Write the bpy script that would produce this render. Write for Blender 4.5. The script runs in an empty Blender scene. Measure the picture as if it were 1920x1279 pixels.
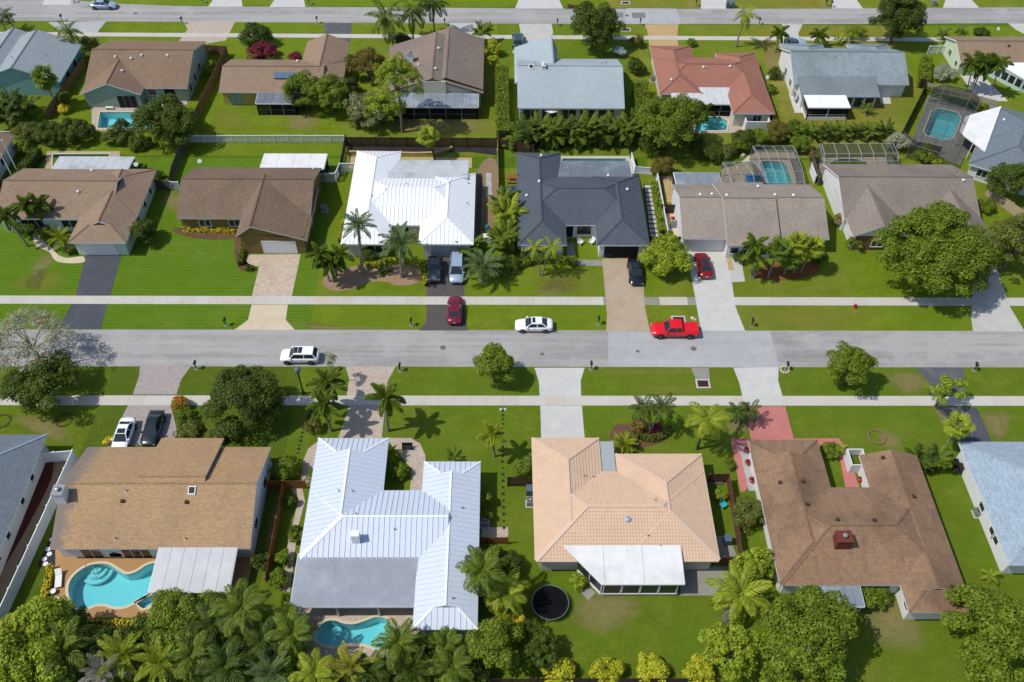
import bpy, bmesh, math, random
import numpy as np
from mathutils import Vector, Matrix

# ------------------------------------------------------------ camera, sky, sun
SC = bpy.context.scene
COL = SC.collection
cam = bpy.data.objects.new('camera', bpy.data.cameras.new('camera'))
COL.objects.link(cam)
cam.data.sensor_width = 36.0
cam.data.lens = 31.5
cam.data.clip_end = 2000
CAMROWS = [[0.999911, -0.007641, 0.010933], [-0.00152, 0.749034, 0.66253], [-0.013252, -0.662488, 0.748956]]
M = Matrix(((CAMROWS[0][0], CAMROWS[1][0], CAMROWS[2][0], 0), (CAMROWS[0][1], CAMROWS[1][1], CAMROWS[2][1], 0),
            (CAMROWS[0][2], CAMROWS[1][2], CAMROWS[2][2], 84), (0, 0, 0, 1)))
cam.matrix_world = M
SC.camera = cam

EL, AZ = math.radians(56), math.radians(12)          # shadows fall to the right and a little away
sdir = Vector((math.cos(EL) * math.cos(AZ), math.cos(EL) * math.sin(AZ), -math.sin(EL)))
W = bpy.data.worlds.new('World'); SC.world = W; W.use_nodes = True
nt = W.node_tree
sky = nt.nodes.new('ShaderNodeTexSky'); sky.sky_type = 'NISHITA'; sky.sun_disc = False
sky.sun_elevation = EL; sky.sun_rotation = math.radians(258)
bg = nt.nodes['Background']; bg.inputs['Strength'].default_value = 0.148
nt.links.new(sky.outputs[0], bg.inputs['Color'])
sl = bpy.data.lights.new('sun', 'SUN'); sl.energy = 4.1; sl.angle = math.radians(0.55); sl.color = (1.0, 0.96, 0.89)
sun = bpy.data.objects.new('sun', sl); COL.objects.link(sun)
sun.rotation_euler = sdir.to_track_quat('-Z', 'Y').to_euler(); sun.location = (-60, 60, 120)
VS = SC.view_settings
VS.view_transform = 'Standard'; VS.look = 'None'; VS.exposure = 0.0; VS.gamma = 1.0
VS.use_curve_mapping = False
SC.cycles.max_bounces = 6; SC.cycles.transparent_max_bounces = 16

# ------------------------------------------------------------ materials
def C(r, g, b, k=0.74):
    f = lambda v: ((v / 255 + .055) / 1.055) ** 2.4 if v > 10 else v / 255 / 12.92
    return (f(r) * k, f(g) * k, f(b) * k, 1)

class NT:
    def __init__(s, name):
        s.m = bpy.data.materials.new(name); s.m.use_nodes = True
        s.t = s.m.node_tree; s.b = s.t.nodes['Principled BSDF']; s.out = s.t.nodes['Material Output']
    def n(s, typ, **kw):
        x = s.t.nodes.new('ShaderNode' + typ)
        for k, v in kw.items():
            if hasattr(x, k): setattr(x, k, v)
            else: x.inputs[k.replace('_', ' ')].default_value = v
        return x
    def l(s, a, b): s.t.links.new(a, b)
    def pos(s, sc=(1, 1, 1), uv=False, obj=False):
        if uv or obj: src = s.n('TexCoord').outputs['UV' if uv else 'Object']
        else: src = s.n('NewGeometry').outputs['Position']
        m = s.n('Mapping'); m.inputs['Scale'].default_value = sc
        s.l(src, m.inputs['Vector']); return m.outputs[0]
    def noise(s, scale, detail=4, rough=.55, sc=(1, 1, 1), lo=.35, hi=.65, uv=False, obj=False):
        x = s.n('TexNoise'); x.inputs['Scale'].default_value = scale; x.inputs['Detail'].default_value = detail
        x.inputs['Roughness'].default_value = rough
        s.l(s.pos(sc, uv, obj), x.inputs['Vector'])
        r = s.n('MapRange'); r.inputs['From Min'].default_value = lo; r.inputs['From Max'].default_value = hi
        s.l(x.outputs['Fac'], r.inputs['Value']); return r.outputs['Result']
    def mix(s, fac, a, b, mode='MIX'):
        x = s.n('Mix', data_type='RGBA', blend_type=mode)
        for sock, v in ((x.inputs['Factor'], fac), (x.inputs['A'], a), (x.inputs['B'], b)):
            pass
        ins = [i for i in x.inputs if i.enabled]
        for sock, v in zip(ins, (fac, a, b)):
            if isinstance(v, (int, float)): sock.default_value = v
            elif isinstance(v, tuple): sock.default_value = v
            else: s.l(v, sock)
        return [o for o in x.outputs if o.enabled][0]
    def mul(s, a, k):
        x = s.n('Math', operation='MULTIPLY'); s.l(a, x.inputs[0]); x.inputs[1].default_value = k; return x.outputs[0]
    def bump(s, h, strength=.4, dist=.05):
        x = s.n('Bump'); x.inputs['Strength'].default_value = strength; x.inputs['Distance'].default_value = dist
        s.l(h, x.inputs['Height']); s.l(x.outputs[0], s.b.inputs['Normal'])
    def done(s, col, rough=.85, spec=.25, metal=0):
        if isinstance(col, tuple): s.b.inputs['Base Color'].default_value = col
        else: s.l(col, s.b.inputs['Base Color'])
        s.b.inputs['Roughness'].default_value = rough; s.b.inputs['Metallic'].default_value = metal
        s.b.inputs['Specular IOR Level'].default_value = spec
        return s.m

def dk(c, k): return (c[0] * k, c[1] * k, c[2] * k, 1)
MATS = {}
def plain(name, c, rough=.7, var=.82, scale=1.5, spec=.3, metal=0, obj=False):
    if name in MATS: return MATS[name]
    t = NT(name)
    col = t.mix(t.noise(scale, 5, .65, lo=.3, hi=.7, obj=obj), dk(c, var), c)
    col = t.mix(t.noise(scale * 9, 3, .6, lo=.2, hi=.8, obj=obj), dk(c, var * .95), col)
    MATS[name] = t.done(col, rough, spec, metal); return MATS[name]

def shingle(name, c, c2=None, stain=None, amt=.5, row=.16, worn=None):
    c = dk(c, 1.3); c2 = dk(c2, 1.3) if c2 else dk(c, .72); stain = dk(stain, 1.15) if stain else None
    t = NT(name)
    br = t.n('TexBrick'); br.inputs['Scale'].default_value = 1; br.inputs['Brick Width'].default_value = .42
    br.inputs['Row Height'].default_value = row; br.inputs['Mortar Size'].default_value = .012
    br.inputs['Color1'].default_value = c; br.inputs['Color2'].default_value = c2
    br.inputs['Mortar'].default_value = dk(c, .45); br.offset = .37
    t.l(t.pos(uv=True), br.inputs['Vector'])
    col = t.mix(t.mul(t.noise(3.2, 4, .7, lo=.3, hi=.7), .55), br.outputs['Color'], dk(c, .7))
    col = t.mix(t.mul(t.noise(9, 3, .7, lo=.42, hi=.62), .45), col, dk(c, 1.22))
    st = stain or dk(c, .55)
    col = t.mix(t.mul(t.noise(.22, 5, .62, sc=(1, .6, 1), lo=.46, hi=.72), amt), col, st)
    col = t.mix(t.mul(t.noise(.9, 4, .6, sc=(1.6, .35, 1), lo=.5, hi=.75, uv=True), amt * .6), col, st)
    if worn:
        sp = t.n('SeparateXYZ'); t.l(t.pos(), sp.inputs[0]); ad = t.n('Math', operation='ADD')
        r1 = t.n('MapRange'); r1.inputs['From Min'].default_value = worn[0]; r1.inputs['From Max'].default_value = worn[1]; r1.inputs['To Min'].default_value = 1; r1.inputs['To Max'].default_value = 0
        t.l(sp.outputs[0], r1.inputs['Value']); t.l(r1.outputs[0], ad.inputs[0]); t.l(t.noise(.9, 5, .7, lo=0, hi=1), ad.inputs[1])
        r2 = t.n('MapRange'); r2.inputs['From Min'].default_value = .95; r2.inputs['From Max'].default_value = 1.25; r2.inputs['To Max'].default_value = .8; t.l(ad.outputs[0], r2.inputs['Value'])
        col = t.mix(r2.outputs[0], col, worn[2])
    t.bump(br.outputs['Fac'], .35, .02)
    return t.done(col, .92, .15)

def lawn(name, c, dry, amt=.5, stripe=None):
    t = NT(name); c = (c[0] * 1.58, c[1] * 1.42, c[2] * 1.1, 1); dry = dk(dry, 1.2)
    col = t.mix(t.noise(.35, 5, .6, lo=.35, hi=.65), dk(c, .72), c)
    col = t.mix(t.mul(t.noise(1.5, 6, .8, lo=.42, hi=.6), .62), col, dk(c, .6))
    col = t.mix(t.mul(t.noise(.7, 6, .75, sc=(.6, 1.5, 1), lo=.5, hi=.68), .45), col, (c[0] * 1.45, c[1] * 1.2, c[2] * 1.5, 1))
    col = t.mix(t.mul(t.noise(.07, 3, .5, lo=.4, hi=.62), .4), col, (c[0] * .62, c[1] * .8, c[2] * .9, 1))
    if stripe:
        w = t.n('TexWave', wave_type='BANDS', bands_direction='Y'); w.inputs['Scale'].default_value = stripe
        w.inputs['Distortion'].default_value = .6; w.inputs['Detail'].default_value = 2
        t.l(t.pos(), w.inputs['Vector'])
        col = t.mix(t.mul(w.outputs['Fac'], .36), col, (c[0] * 1.5, c[1] * 1.25, c[2] * 1.7, 1))
    col = t.mix(t.mul(t.noise(.16, 6, .62, lo=.5, hi=.78), amt), col, dry)
    col = t.mix(t.mul(t.noise(.8, 5, .7, lo=.58, hi=.74), amt * .7), col, dk(dry, 1.1))
    col = t.mix(t.mul(t.noise(4.5, 4, .8, lo=.42, hi=.6), .42), col, dk(c, .58))
    h = t.noise(16, 3, .8, lo=.2, hi=.8)
    col = t.mix(t.mul(h, .45), col, dk(c, .5))
    t.bump(h, .9, .12)
    return t.done(col, .95, .08)

def paving(name, c, stain=None, amt=.4, bricks=None, rough=.9, streak=None):
    t = NT(name); st = stain or dk(c, .6)
    col = t.mix(t.noise(.7, 6, .65, lo=.3, hi=.7), dk(c, .84), c)
    if bricks:
        br = t.n('TexBrick'); br.inputs['Scale'].default_value = 1; br.inputs['Brick Width'].default_value = bricks
        br.inputs['Row Height'].default_value = bricks * .5; br.inputs['Mortar Size'].default_value = .018
        br.inputs['Color1'].default_value = dk(c, 1.12); br.inputs['Color2'].default_value = dk(c, .74)
        br.inputs['Mortar'].default_value = dk(c, .55)
        t.l(t.pos(), br.inputs['Vector']); col = t.mix(.75, col, br.outputs['Color'])
    if streak:
        col = t.mix(t.mul(t.noise(.5, 5, .6, sc=(.04, 1.1, 1), lo=.44, hi=.58), streak), col, dk(c, 1.3))
        col = t.mix(t.mul(t.noise(.55, 5, .6, sc=(.035, 1.1, 1), lo=.5, hi=.7), streak), col, dk(c, .72))
        col = t.mix(t.mul(t.noise(.13, 5, .6, lo=.5, hi=.62), streak), col, dk(c, 1.24))
        col = t.mix(t.mul(t.noise(1.3, 6, .75, lo=.52, hi=.68), streak * .7), col, dk(c, 1.3))
        col = t.mix(t.mul(t.noise(.8, 6, .75, sc=(.3, 1, 1), lo=.55, hi=.72), streak * .9), col, dk(c, .66))
        v = t.n('TexVoronoi', feature='DISTANCE_TO_EDGE'); v.inputs['Scale'].default_value = .28
        t.l(t.pos(), v.inputs['Vector'])
        r = t.n('MapRange'); r.inputs['From Min'].default_value = .0; r.inputs['From Max'].default_value = .012
        r.inputs['To Min'].default_value = .16; r.inputs['To Max'].default_value = 0.0
        t.l(v.outputs['Distance'], r.inputs['Value']); col = t.mix(r.outputs['Result'], col, dk(c, .5))
    col = t.mix(t.mul(t.noise(.33, 6, .66, lo=.5, hi=.72), amt), col, st)
    col = t.mix(t.mul(t.noise(14, 3, .7, lo=.3, hi=.7), .25), col, dk(c, .7))
    return t.done(col, rough, .2)

def slabmat(name, c, stain):
    t = NT(name)
    oi = t.n('ObjectInfo').outputs['Random']
    r = t.n('MapRange'); r.inputs['To Min'].default_value = -.2; r.inputs['To Max'].default_value = .22; t.l(oi, r.inputs['Value'])
    col = t.mix(r.outputs['Result'], c, dk(c, .7))
    col = t.mix(t.mul(t.noise(.16, 6, .65, lo=.48, hi=.68), .6), col, stain)
    col = t.mix(t.mul(t.noise(6, 4, .7, lo=.3, hi=.7), .25), col, dk(c, .7))
    return t.done(col, .9, .2)

def leafmat(name, c, c2=None, trans=.3, k=1.45):
    c = dk(c, k); c2 = dk(c2, k) if c2 else None
    t = NT(name); c2 = c2 or (c[0] * 1.7, c[1] * 1.45, c[2] * 1.2, 1)
    rnd = t.n('NewGeometry').outputs['Random Per Island']
    oi = t.n('ObjectInfo').outputs['Random']
    col = t.mix(rnd, c, c2)
    col = t.mix(t.mul(oi, .35), col, dk(c, .75))
    t.done(col, .6, .25)
    tr = t.n('BsdfTranslucent'); t.l(t.mix(.5, col, c2), tr.inputs['Color'])
    ms = t.n('MixShader'); ms.inputs[0].default_value = trans
    t.l(t.b.outputs[0], ms.inputs[1]); t.l(tr.outputs[0], ms.inputs[2]); t.l(ms.outputs[0], t.out.inputs['Surface'])
    return t.m

def screenmat(name, c, alpha):
    t = NT(name); t.done(c, .9, .1)
    tr = t.n('BsdfTransparent'); ms = t.n('MixShader'); ms.inputs[0].default_value = alpha
    t.l(tr.outputs[0], ms.inputs[1]); t.l(t.b.outputs[0], ms.inputs[2]); t.l(ms.outputs[0], t.out.inputs['Surface'])
    return t.m

def watermat(name, tint):
    t = NT(name)
    tr = t.n('BsdfTransparent'); tr.inputs[0].default_value = tint
    gl = t.n('BsdfGlossy'); gl.inputs['Roughness'].default_value = .03
    fr = t.n('Fresnel'); fr.inputs['IOR'].default_value = 1.33
    bp = t.n('Bump'); bp.inputs['Strength'].default_value = .25; bp.inputs['Distance'].default_value = .05
    t.l(t.noise(2.5, 3, .6, lo=0, hi=1), bp.inputs['Height'])
    t.l(bp.outputs[0], gl.inputs['Normal']); t.l(bp.outputs[0], fr.inputs['Normal'])
    ms = t.n('MixShader'); t.l(fr.outputs[0], ms.inputs[0]); t.l(tr.outputs[0], ms.inputs[1]); t.l(gl.outputs[0], ms.inputs[2])
    t.l(ms.outputs[0], t.out.inputs['Surface']); return t.m

def paint(name, c, rough=.25, metal=0.0, coat=.6):
    t = NT(name)
    t.done(c, rough, .5, metal); t.b.inputs['Coat Weight'].default_value = coat; t.b.inputs['Coat Roughness'].default_value = .06
    return t.m

def tilemat(name, c):
    t = NT(name)
    w = t.n('TexWave', wave_type='BANDS', bands_direction='X', wave_profile='SIN'); w.inputs['Scale'].default_value = 1.02
    t.l(t.pos(uv=True), w.inputs['Vector'])
    col = t.mix(t.noise(1.2, 5, .65, lo=.3, hi=.7), dk(c, .84), c)
    col = t.mix(t.mul(t.noise(.3, 6, .62, lo=.52, hi=.75), .4), col, dk(c, .66))
    col = t.mix(t.mul(t.noise(7, 3, .7, lo=.35, hi=.65), .3), col, dk(c, .8))
    t.bump(w.outputs['Fac'], .55, .035)
    return t.done(col, .85, .2)

WHITE = C(238, 238, 236, .8)
m_white = plain('white_paint', C(240, 240, 238, .8), .6, .9)
m_whitemetal = plain('white_metal', C(247, 249, 252, .82), .42, .92, .7, .4)
m_patiowhite = paving('dulled_white_aluminium', C(218, 221, 222, .74), C(186, 188, 188), .4)
m_whitemetal2 = plain('pale_blue_white_metal', C(222, 232, 246, .74), .4, .9, .6, .4)
m_greyflat = paving('grey_rolled_roofing', C(164, 170, 180), C(196, 202, 210), .5)
m_agedflat = paving('aged_pale_aluminium', C(205, 210, 214), C(120, 126, 130), .75)
m_greyalu = paving('weathered_grey_aluminium', C(140, 150, 160), C(196, 204, 212), .65)
m_slate_alu = paving('dull_slate_aluminium', C(120, 128, 138), C(172, 180, 188), .6)
m_flatwhite = paving('stained_white_roof_coating', C(238, 238, 236, .8), C(148, 146, 138), .28)
m_glass = paint('dark_glass', (.018, .024, .03, 1), .05, 0, 0)
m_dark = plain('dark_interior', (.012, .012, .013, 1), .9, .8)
m_black = plain('black_paint', (.018, .018, .02, 1), .5, .8)
m_matt = plain('matt_black_mesh', (.008, .008, .009, 1), .95, .8, spec=.05)
m_rubber = plain('tyre_rubber', (.02, .02, .02, 1), .85, .8)
m_alloy = paint('alloy_rim', (.45, .46, .48, 1), .3, .9, 0)
m_chrome = paint('chrome_trim', (.6, .6, .62, 1), .2, 1, 0)
m_galv = plain('galvanised_metal', C(176, 180, 184), .45, .85, 2, .4, .5)
m_head = paint('headlight_lens', (.7, .72, .74, 1), .1, .2, .3)
m_tail = paint('tail_lamp_red', (.35, .012, .012, 1), .2, 0, .3)
m_wood = plain('weathered_tan_wood', C(160, 128, 88), .9, .6, 2.5)
m_greywood = plain('weathered_grey_wood', C(120, 112, 100), .9, .6, 2.5)
m_brownwood = plain('dark_brown_wood', C(88, 66, 52), .9, .65, 2.5)
m_redwood = plain('reddish_brown_wood', C(126, 80, 62), .9, .65, 2.5)
m_orangewood = plain('orange_cedar_wood', C(170, 112, 62), .9, .65, 2.5)
m_palewood = plain('pale_sunbleached_wood', C(206, 190, 156), .9, .75, 2.5)
m_vinyl = plain('white_vinyl', C(236, 240, 246, .8), .45, .94)
m_trunk = plain('grey_bark', C(140, 126, 108), .95, .55, 3)
m_palmtrunk = plain('pale_palm_trunk', C(168, 156, 138), .95, .6, 4)
m_darktrunk = plain('dark_bark', C(92, 78, 64), .95, .55, 3)
m_crownshaft = plain('green_crownshaft', C(120, 148, 60), .6, .8)
m_screen = screenmat('insect_screen', (.022, .03, .036, 1), .36)
m_porch_screen = screenmat('porch_screen', (.012, .013, .015, 1), .72)
m_bronze = plain('bronze_aluminium', C(140, 136, 128), .5, .85)
m_cageframe = plain('pale_cage_aluminium', C(190, 196, 200), .45, .9)
m_water = watermat('pool_water', (.44, .86, .91, 1))
m_plaster = plain('pool_plaster', C(226, 240, 240, .8), .8, .92)
m_coping = plain('cream_coping', C(228, 216, 186), .8, .85)
m_brick = paving('red_brick', C(128, 66, 52), C(84, 44, 36), .4, bricks=.22)

# ------------------------------------------------------------ mesh helpers
ORI = {}
class MB:
    def __init__(s): s.v = []; s.f = []; s.m = []; s.uv = []
    def poly(s, pts, m=0, uv=None):
        i = len(s.v); s.v += [tuple(p) for p in pts]; s.f.append(tuple(range(i, i + len(pts)))); s.m.append(m); s.uv.append(uv); return s
    def box(s, x0, x1, y0, y1, z0, z1, m=0):
        i = len(s.v)
        s.v += [(x0, y0, z0), (x1, y0, z0), (x1, y1, z0), (x0, y1, z0), (x0, y0, z1), (x1, y0, z1), (x1, y1, z1), (x0, y1, z1)]
        for q in ((0, 3, 2, 1), (4, 5, 6, 7), (0, 1, 5, 4), (1, 2, 6, 5), (2, 3, 7, 6), (3, 0, 4, 7)):
            s.f.append(tuple(i + k for k in q)); s.m.append(m); s.uv.append(None)
        return s
    def prism(s, top, dz, m=0, mt=None):
        n = len(top); i = len(s.v)
        s.v += [tuple(p) for p in top] + [(p[0], p[1], p[2] - dz) for p in top]
        s.f.append(tuple(range(i, i + n))); s.m.append(m if mt is None else mt); s.uv.append(None)
        s.f.append(tuple(range(i + 2 * n - 1, i + n - 1, -1))); s.m.append(m); s.uv.append(None)
        for k in range(n):
            j = (k + 1) % n
            s.f.append((i + k, i + n + k, i + n + j, i + j)); s.m.append(m); s.uv.append(None)
        return s
    def beam(s, a, b, w, h=None, m=0):
        a = Vector(a); b = Vector(b); h = h or w; d = (b - a).normalized()
        up = Vector((0, 0, 1)) if abs(d.z) < .95 else Vector((1, 0, 0))
        r = d.cross(up).normalized() * w / 2; u = r.cross(d).normalized() * h / 2
        i = len(s.v)
        for p in (a, b):
            for q in (-r - u, r - u, r + u, -r + u): s.v.append(tuple(p + q))
        for q in ((3, 2, 1, 0), (4, 5, 6, 7), (0, 1, 5, 4), (1, 2, 6, 5), (2, 3, 7, 6), (3, 0, 4, 7)):
            s.f.append(tuple(i + k for k in q)); s.m.append(m); s.uv.append(None)
        return s
    def tube(s, path, rad, n=8, m=0, cap=True):
        path = [Vector(p) for p in path]; i = len(s.v); K = len(path)
        for k, p in enumerate(path):
            d = (path[min(k + 1, K - 1)] - path[max(k - 1, 0)]).normalized()
            up = Vector((1, 0, 0)) if abs(d.z) > .7 else Vector((0, 0, 1))
            r = d.cross(up).normalized(); u = r.cross(d)
            R = rad[k] if isinstance(rad, (list, tuple)) else rad
            for j in range(n):
                a = 2 * math.pi * j / n; s.v.append(tuple(p + r * math.cos(a) * R + u * math.sin(a) * R))
        for k in range(K - 1):
            for j in range(n):
                a = i + k * n + j; b = i + k * n + (j + 1) % n
                s.f.append((a, b, b + n, a + n)); s.m.append(m); s.uv.append(None)
        if cap:
            s.f.append(tuple(i + j for j in range(n))[::-1]); s.m.append(m); s.uv.append(None)
            s.f.append(tuple(i + (K - 1) * n + j for j in range(n))); s.m.append(m); s.uv.append(None)
        return s
    def lathe(s, c, prof, n=12, m=0):
        i = len(s.v); K = len(prof)
        for r, z in prof:
            for j in range(n):
                a = 2 * math.pi * j / n; s.v.append((c[0] + r * math.cos(a), c[1] + r * math.sin(a), c[2] + z))
        for k in range(K - 1):
            for j in range(n):
                a = i + k * n + j; b = i + k * n + (j + 1) % n
                s.f.append((a, b, b + n, a + n)); s.m.append(m); s.uv.append(None)
        s.f.append(tuple(i + (K - 1) * n + j for j in range(n))); s.m.append(m); s.uv.append(None)
        return s
    def mesh(s, name, mats, off=(0, 0, 0), smooth=False, fix=False):
        me = bpy.data.meshes.new(name)
        me.from_pydata([(x - off[0], y - off[1], z - off[2]) for x, y, z in s.v], [], s.f)
        for mm in (mats if isinstance(mats, (list, tuple)) else [mats]): me.materials.append(mm)
        if any(s.m): me.polygons.foreach_set('material_index', s.m)
        if any(u is not None for u in s.uv):
            ul = me.uv_layers.new(name='UVMap'); flat = []
            for f, u in zip(s.f, s.uv):
                flat += [c for q in (u or [(0, 0)] * len(f)) for c in q]
            ul.data.foreach_set('uv', flat)
        if fix:
            bm = bmesh.new(); bm.from_mesh(me); bmesh.ops.recalc_face_normals(bm, faces=bm.faces); bm.to_mesh(me); bm.free()
        if smooth: me.polygons.foreach_set('use_smooth', [True] * len(me.polygons))
        me.update(); return me
    def build(s, name, mats, parent=None, smooth=False, fix=False):
        off = ORI.get(parent, (0, 0, 0)) if parent else (0, 0, 0)
        o = bpy.data.objects.new(name, s.mesh(name, mats, off, smooth, fix)); COL.objects.link(o)
        if parent: o.parent = parent; ORI[o] = off
        return o

def tag(o, label=None, cat=None, group=None, kind=None):
    if label: o['label'] = label
    if cat: o['category'] = cat
    if group: o['group'] = group
    if kind: o['kind'] = kind
    return o
def thing(name, label, cat, loc=(0, 0, 0), rotz=0, group=None, local=False):
    o = bpy.data.objects.new(name, None); COL.objects.link(o); o.empty_display_size = .3
    o.location = loc; o.rotation_euler = (0, 0, rotz)
    ORI[o] = (0, 0, 0) if (rotz or local) else tuple(loc)
    return tag(o, label, cat, group)
def mono(mb, name, mats, loc, label, cat, group=None, smooth=False, fix=False):
    o = bpy.data.objects.new(name, mb.mesh(name, mats, loc, smooth, fix)); COL.objects.link(o); o.location = loc
    return tag(o, label, cat, group)
def dup(root, loc, rotz=None, label=None, scale=None):
    def cp(o, par):
        c = o.copy(); COL.objects.link(c)
        if par: c.parent = par
        for ch in o.children: cp(ch, c)
        return c
    r = cp(root, None); r.location = loc
    if rotz is not None: r.rotation_euler = (0, 0, rotz)
    if scale: r.scale = (scale,) * 3
    if label: r['label'] = label
    return r
def meshobj(name, me, parent=None, loc=None, rot=None, scale=None):
    o = bpy.data.objects.new(name, me); COL.objects.link(o)
    if parent: o.parent = parent
    if loc: o.location = loc
    if rot: o.rotation_euler = rot
    if scale: o.scale = scale if isinstance(scale, tuple) else (scale,) * 3
    return o
def sheet(name, pts, z, mat, holes=(), thick=0.0, label=None, kind='structure', parent=None):
    """flat polygon (with holes) filled as one sheet; optional edge thickness"""
    bm = bmesh.new(); es = []
    for loop in [pts] + list(holes):
        vs = [bm.verts.new((p[0], p[1], z)) for p in loop]
        es += [bm.edges.new((vs[i], vs[(i + 1) % len(vs)])) for i in range(len(vs))]
    bmesh.ops.triangle_fill(bm, edges=es, use_beauty=True, normal=(0, 0, 1))
    for f in bm.faces:
        if f.normal.z < 0: f.normal_flip()
    if thick:
        r = bmesh.ops.extrude_edge_only(bm, edges=[e for e in bm.edges if e.is_boundary])
        for g in r['geom']:
            if isinstance(g, bmesh.types.BMVert): g.co.z -= thick
    me = bpy.data.meshes.new(name); bm.to_mesh(me); bm.free(); me.materials.append(mat)
    o = bpy.data.objects.new(name, me); COL.objects.link(o)
    if parent: o.parent = parent; ORI[o] = (0, 0, 0)
    else: tag(o, label, kind=kind)
    return o
def smoothloop(pts, k=3):
    """closed Catmull-Rom through pts"""
    n = len(pts); out = []
    for i in range(n):
        p = [Vector((q[0], q[1], 0)) for q in (pts[i - 1], pts[i], pts[(i + 1) % n], pts[(i + 2) % n])]
        for j in range(k):
            t = j / k
            q = .5 * ((2 * p[1]) + (-p[0] + p[2]) * t + (2 * p[0] - 5 * p[1] + 4 * p[2] - p[3]) * t * t + (-p[0] + 3 * p[1] - 3 * p[2] + p[3]) * t ** 3)
            out.append((q.x, q.y))
    return out
def grow(pts, d):
    """offset a closed loop outward by d"""
    n = len(pts); A = sum(pts[i][0] * pts[(i + 1) % n][1] - pts[(i + 1) % n][0] * pts[i][1] for i in range(n))
    sg = 1 if A > 0 else -1; out = []
    for i in range(n):
        a, b, c = pts[i - 1], pts[i], pts[(i + 1) % n]
        t = Vector((c[0] - a[0], c[1] - a[1])).normalized()
        out.append((b[0] + sg * t.y * d, b[1] - sg * t.x * d))
    return out


# ------------------------------------------------------------ ground, lawns, roads, paths
POOLS = {
 'kidney': smoothloop([(-43.16,41.37),(-43.05,42.35),(-42.41,43.23),(-41.38,43.76),(-39.98,43.76),(-38.76,43.1),(-37.72,42.63),(-36.74,42.98),(-35.9,43.69),(-34.63,43.81),(-34.35,42.04),(-34.76,40.95),(-35.91,39.87),(-37.09,39.21),(-38.26,39.27),(-38.95,39.49),(-39.88,39.44),(-40.75,39.05),(-41.82,39.27),(-42.66,40.12)]),
 'spa': [(-36.04,39.59),(-34.21,40.66),(-34.26,39.81),(-34.63,39.2),(-35.15,38.98)],
 'lagoon': smoothloop([(-17.77,36.05),(-17.37,37.34),(-16.44,37.72),(-15.2,37.39),(-14.15,37.33),(-12.9,37.76),(-12.09,38.04),(-11.03,37.81),(-10.37,36.83),(-10.75,35.77),(-11.49,34.87),(-12.65,35.24),(-14.21,35.51),(-15.71,35.15),(-17.01,35.36)]),
 'green_house': [(-64.13,123.06),(-56.58,123.13),(-55.45,118.8),(-63.27,118.74)],
 'left_brown': [(-67.96,111.99),(-59.55,112.18),(-58.02,106.88),(-66.41,106.83)],
 'red_house': [(31.79,122.54),(35.59,122.57),(36.44,121.4),(35.85,118.95),(30.74,118.77)],
 'charcoal': [(9.51,111.47),(19.07,111.53),(19.33,110.87),(9.32,110.8)],
 'grey_cage': smoothloop([(39.63,110.74),(41.73,111.02),(43.32,110.37),(43.42,108.16),(43.2,105.62),(39.79,105.35),(39.54,108.14)]),
 'brown_cage': smoothloop([(50.24,110.29),(51.68,111.49),(54.19,111.64),(55.79,110.85),(55.89,109.41),(53.4,108.61),(50.62,108.86)]),
 'octagon': [(70.7,124.8),(72.2,125.12),(74.49,124.09),(74.51,122.6),(71.36,117.1),(69.69,116.66),(67.46,117.91),(67.39,118.77)],
}
g_ground = lawn('ground_grass', C(94, 128, 36), C(150, 142, 76), .4)
sheet('ground', [(-600, -200), (600, -200), (600, 900), (-600, 900)], 0, g_ground, POOLS.values())

LG = {
 'lush': lawn('lush_lawn', C(118, 146, 38), C(164, 164, 76), .5),
 'green': lawn('green_lawn', C(110, 138, 40), C(156, 154, 74), .5),
 'deep': lawn('deep_green_lawn', C(96, 122, 40), C(136, 138, 64), .5),
 'striped': lawn('mown_striped_lawn', C(98, 138, 36), C(148, 158, 80), .4, stripe=.55),
 'dry': lawn('olive_dry_lawn', C(134, 142, 58), C(186, 168, 108), .8),
 'olive': lawn('olive_lawn', C(122, 144, 46), C(170, 160, 88), .65),
}
LOTN = [0]
def lot(x0, x1, y0, y1, k, name='lawn'):
    hs = [p for p in POOLS.values() if all(x0 < q[0] < x1 and y0 < q[1] < y1 for q in p)]
    LOTN[0] += 1
    sheet(name, [(x0, y0 - .08), (x1 + .16, y0 - .08), (x1 + .16, y1 + .08), (x0, y1 + .08)], .009 + .002 * (LOTN[0] % 3), LG[k], hs)
lot(-71, -47.2, 76.1, 111.2, 'striped'); lot(-47.1, -24.3, 76.1, 111.2, 'striped'); lot(-24.2, -0.6, 76.1, 109, 'lush')
lot(-.5, 22.2, 76.1, 109, 'lush'); lot(22.3, 46.6, 76.1, 111.2, 'olive'); lot(46.7, 62.4, 76.1, 111.2, 'lush'); lot(62.5, 95, 76.1, 100, 'lush')
lot(-71, -47.1, 30, 70.1, 'green'); lot(-47, -24.2, 30, 70.1, 'deep'); lot(-24.1, .5, 30, 70.1, 'green'); lot(.6, 25.2, 30, 70.1, 'green')
lot(25.3, 47.6, 30, 70.1, 'green'); lot(47.7, 75, 30, 70.1, 'green')
lot(-95, -70, 112, 151.5, 'green'); lot(-69.9, -48.4, 112, 151.5, 'lush'); lot(-48.3, -24.6, 112, 151.5, 'lush'); lot(-24.5, -.7, 112, 151.5, 'olive')
lot(-.6, 22, 112, 151.5, 'green'); lot(22.1, 45.6, 112, 151.5, 'olive'); lot(45.7, 62.4, 112, 151.5, 'dry'); lot(62.5, 70.4, 128.2, 151.5, 'dry'); lot(62.5, 110, 100.1, 128.1, 'olive'); lot(70.5, 110, 128.2, 151.5, 'lush')
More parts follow.
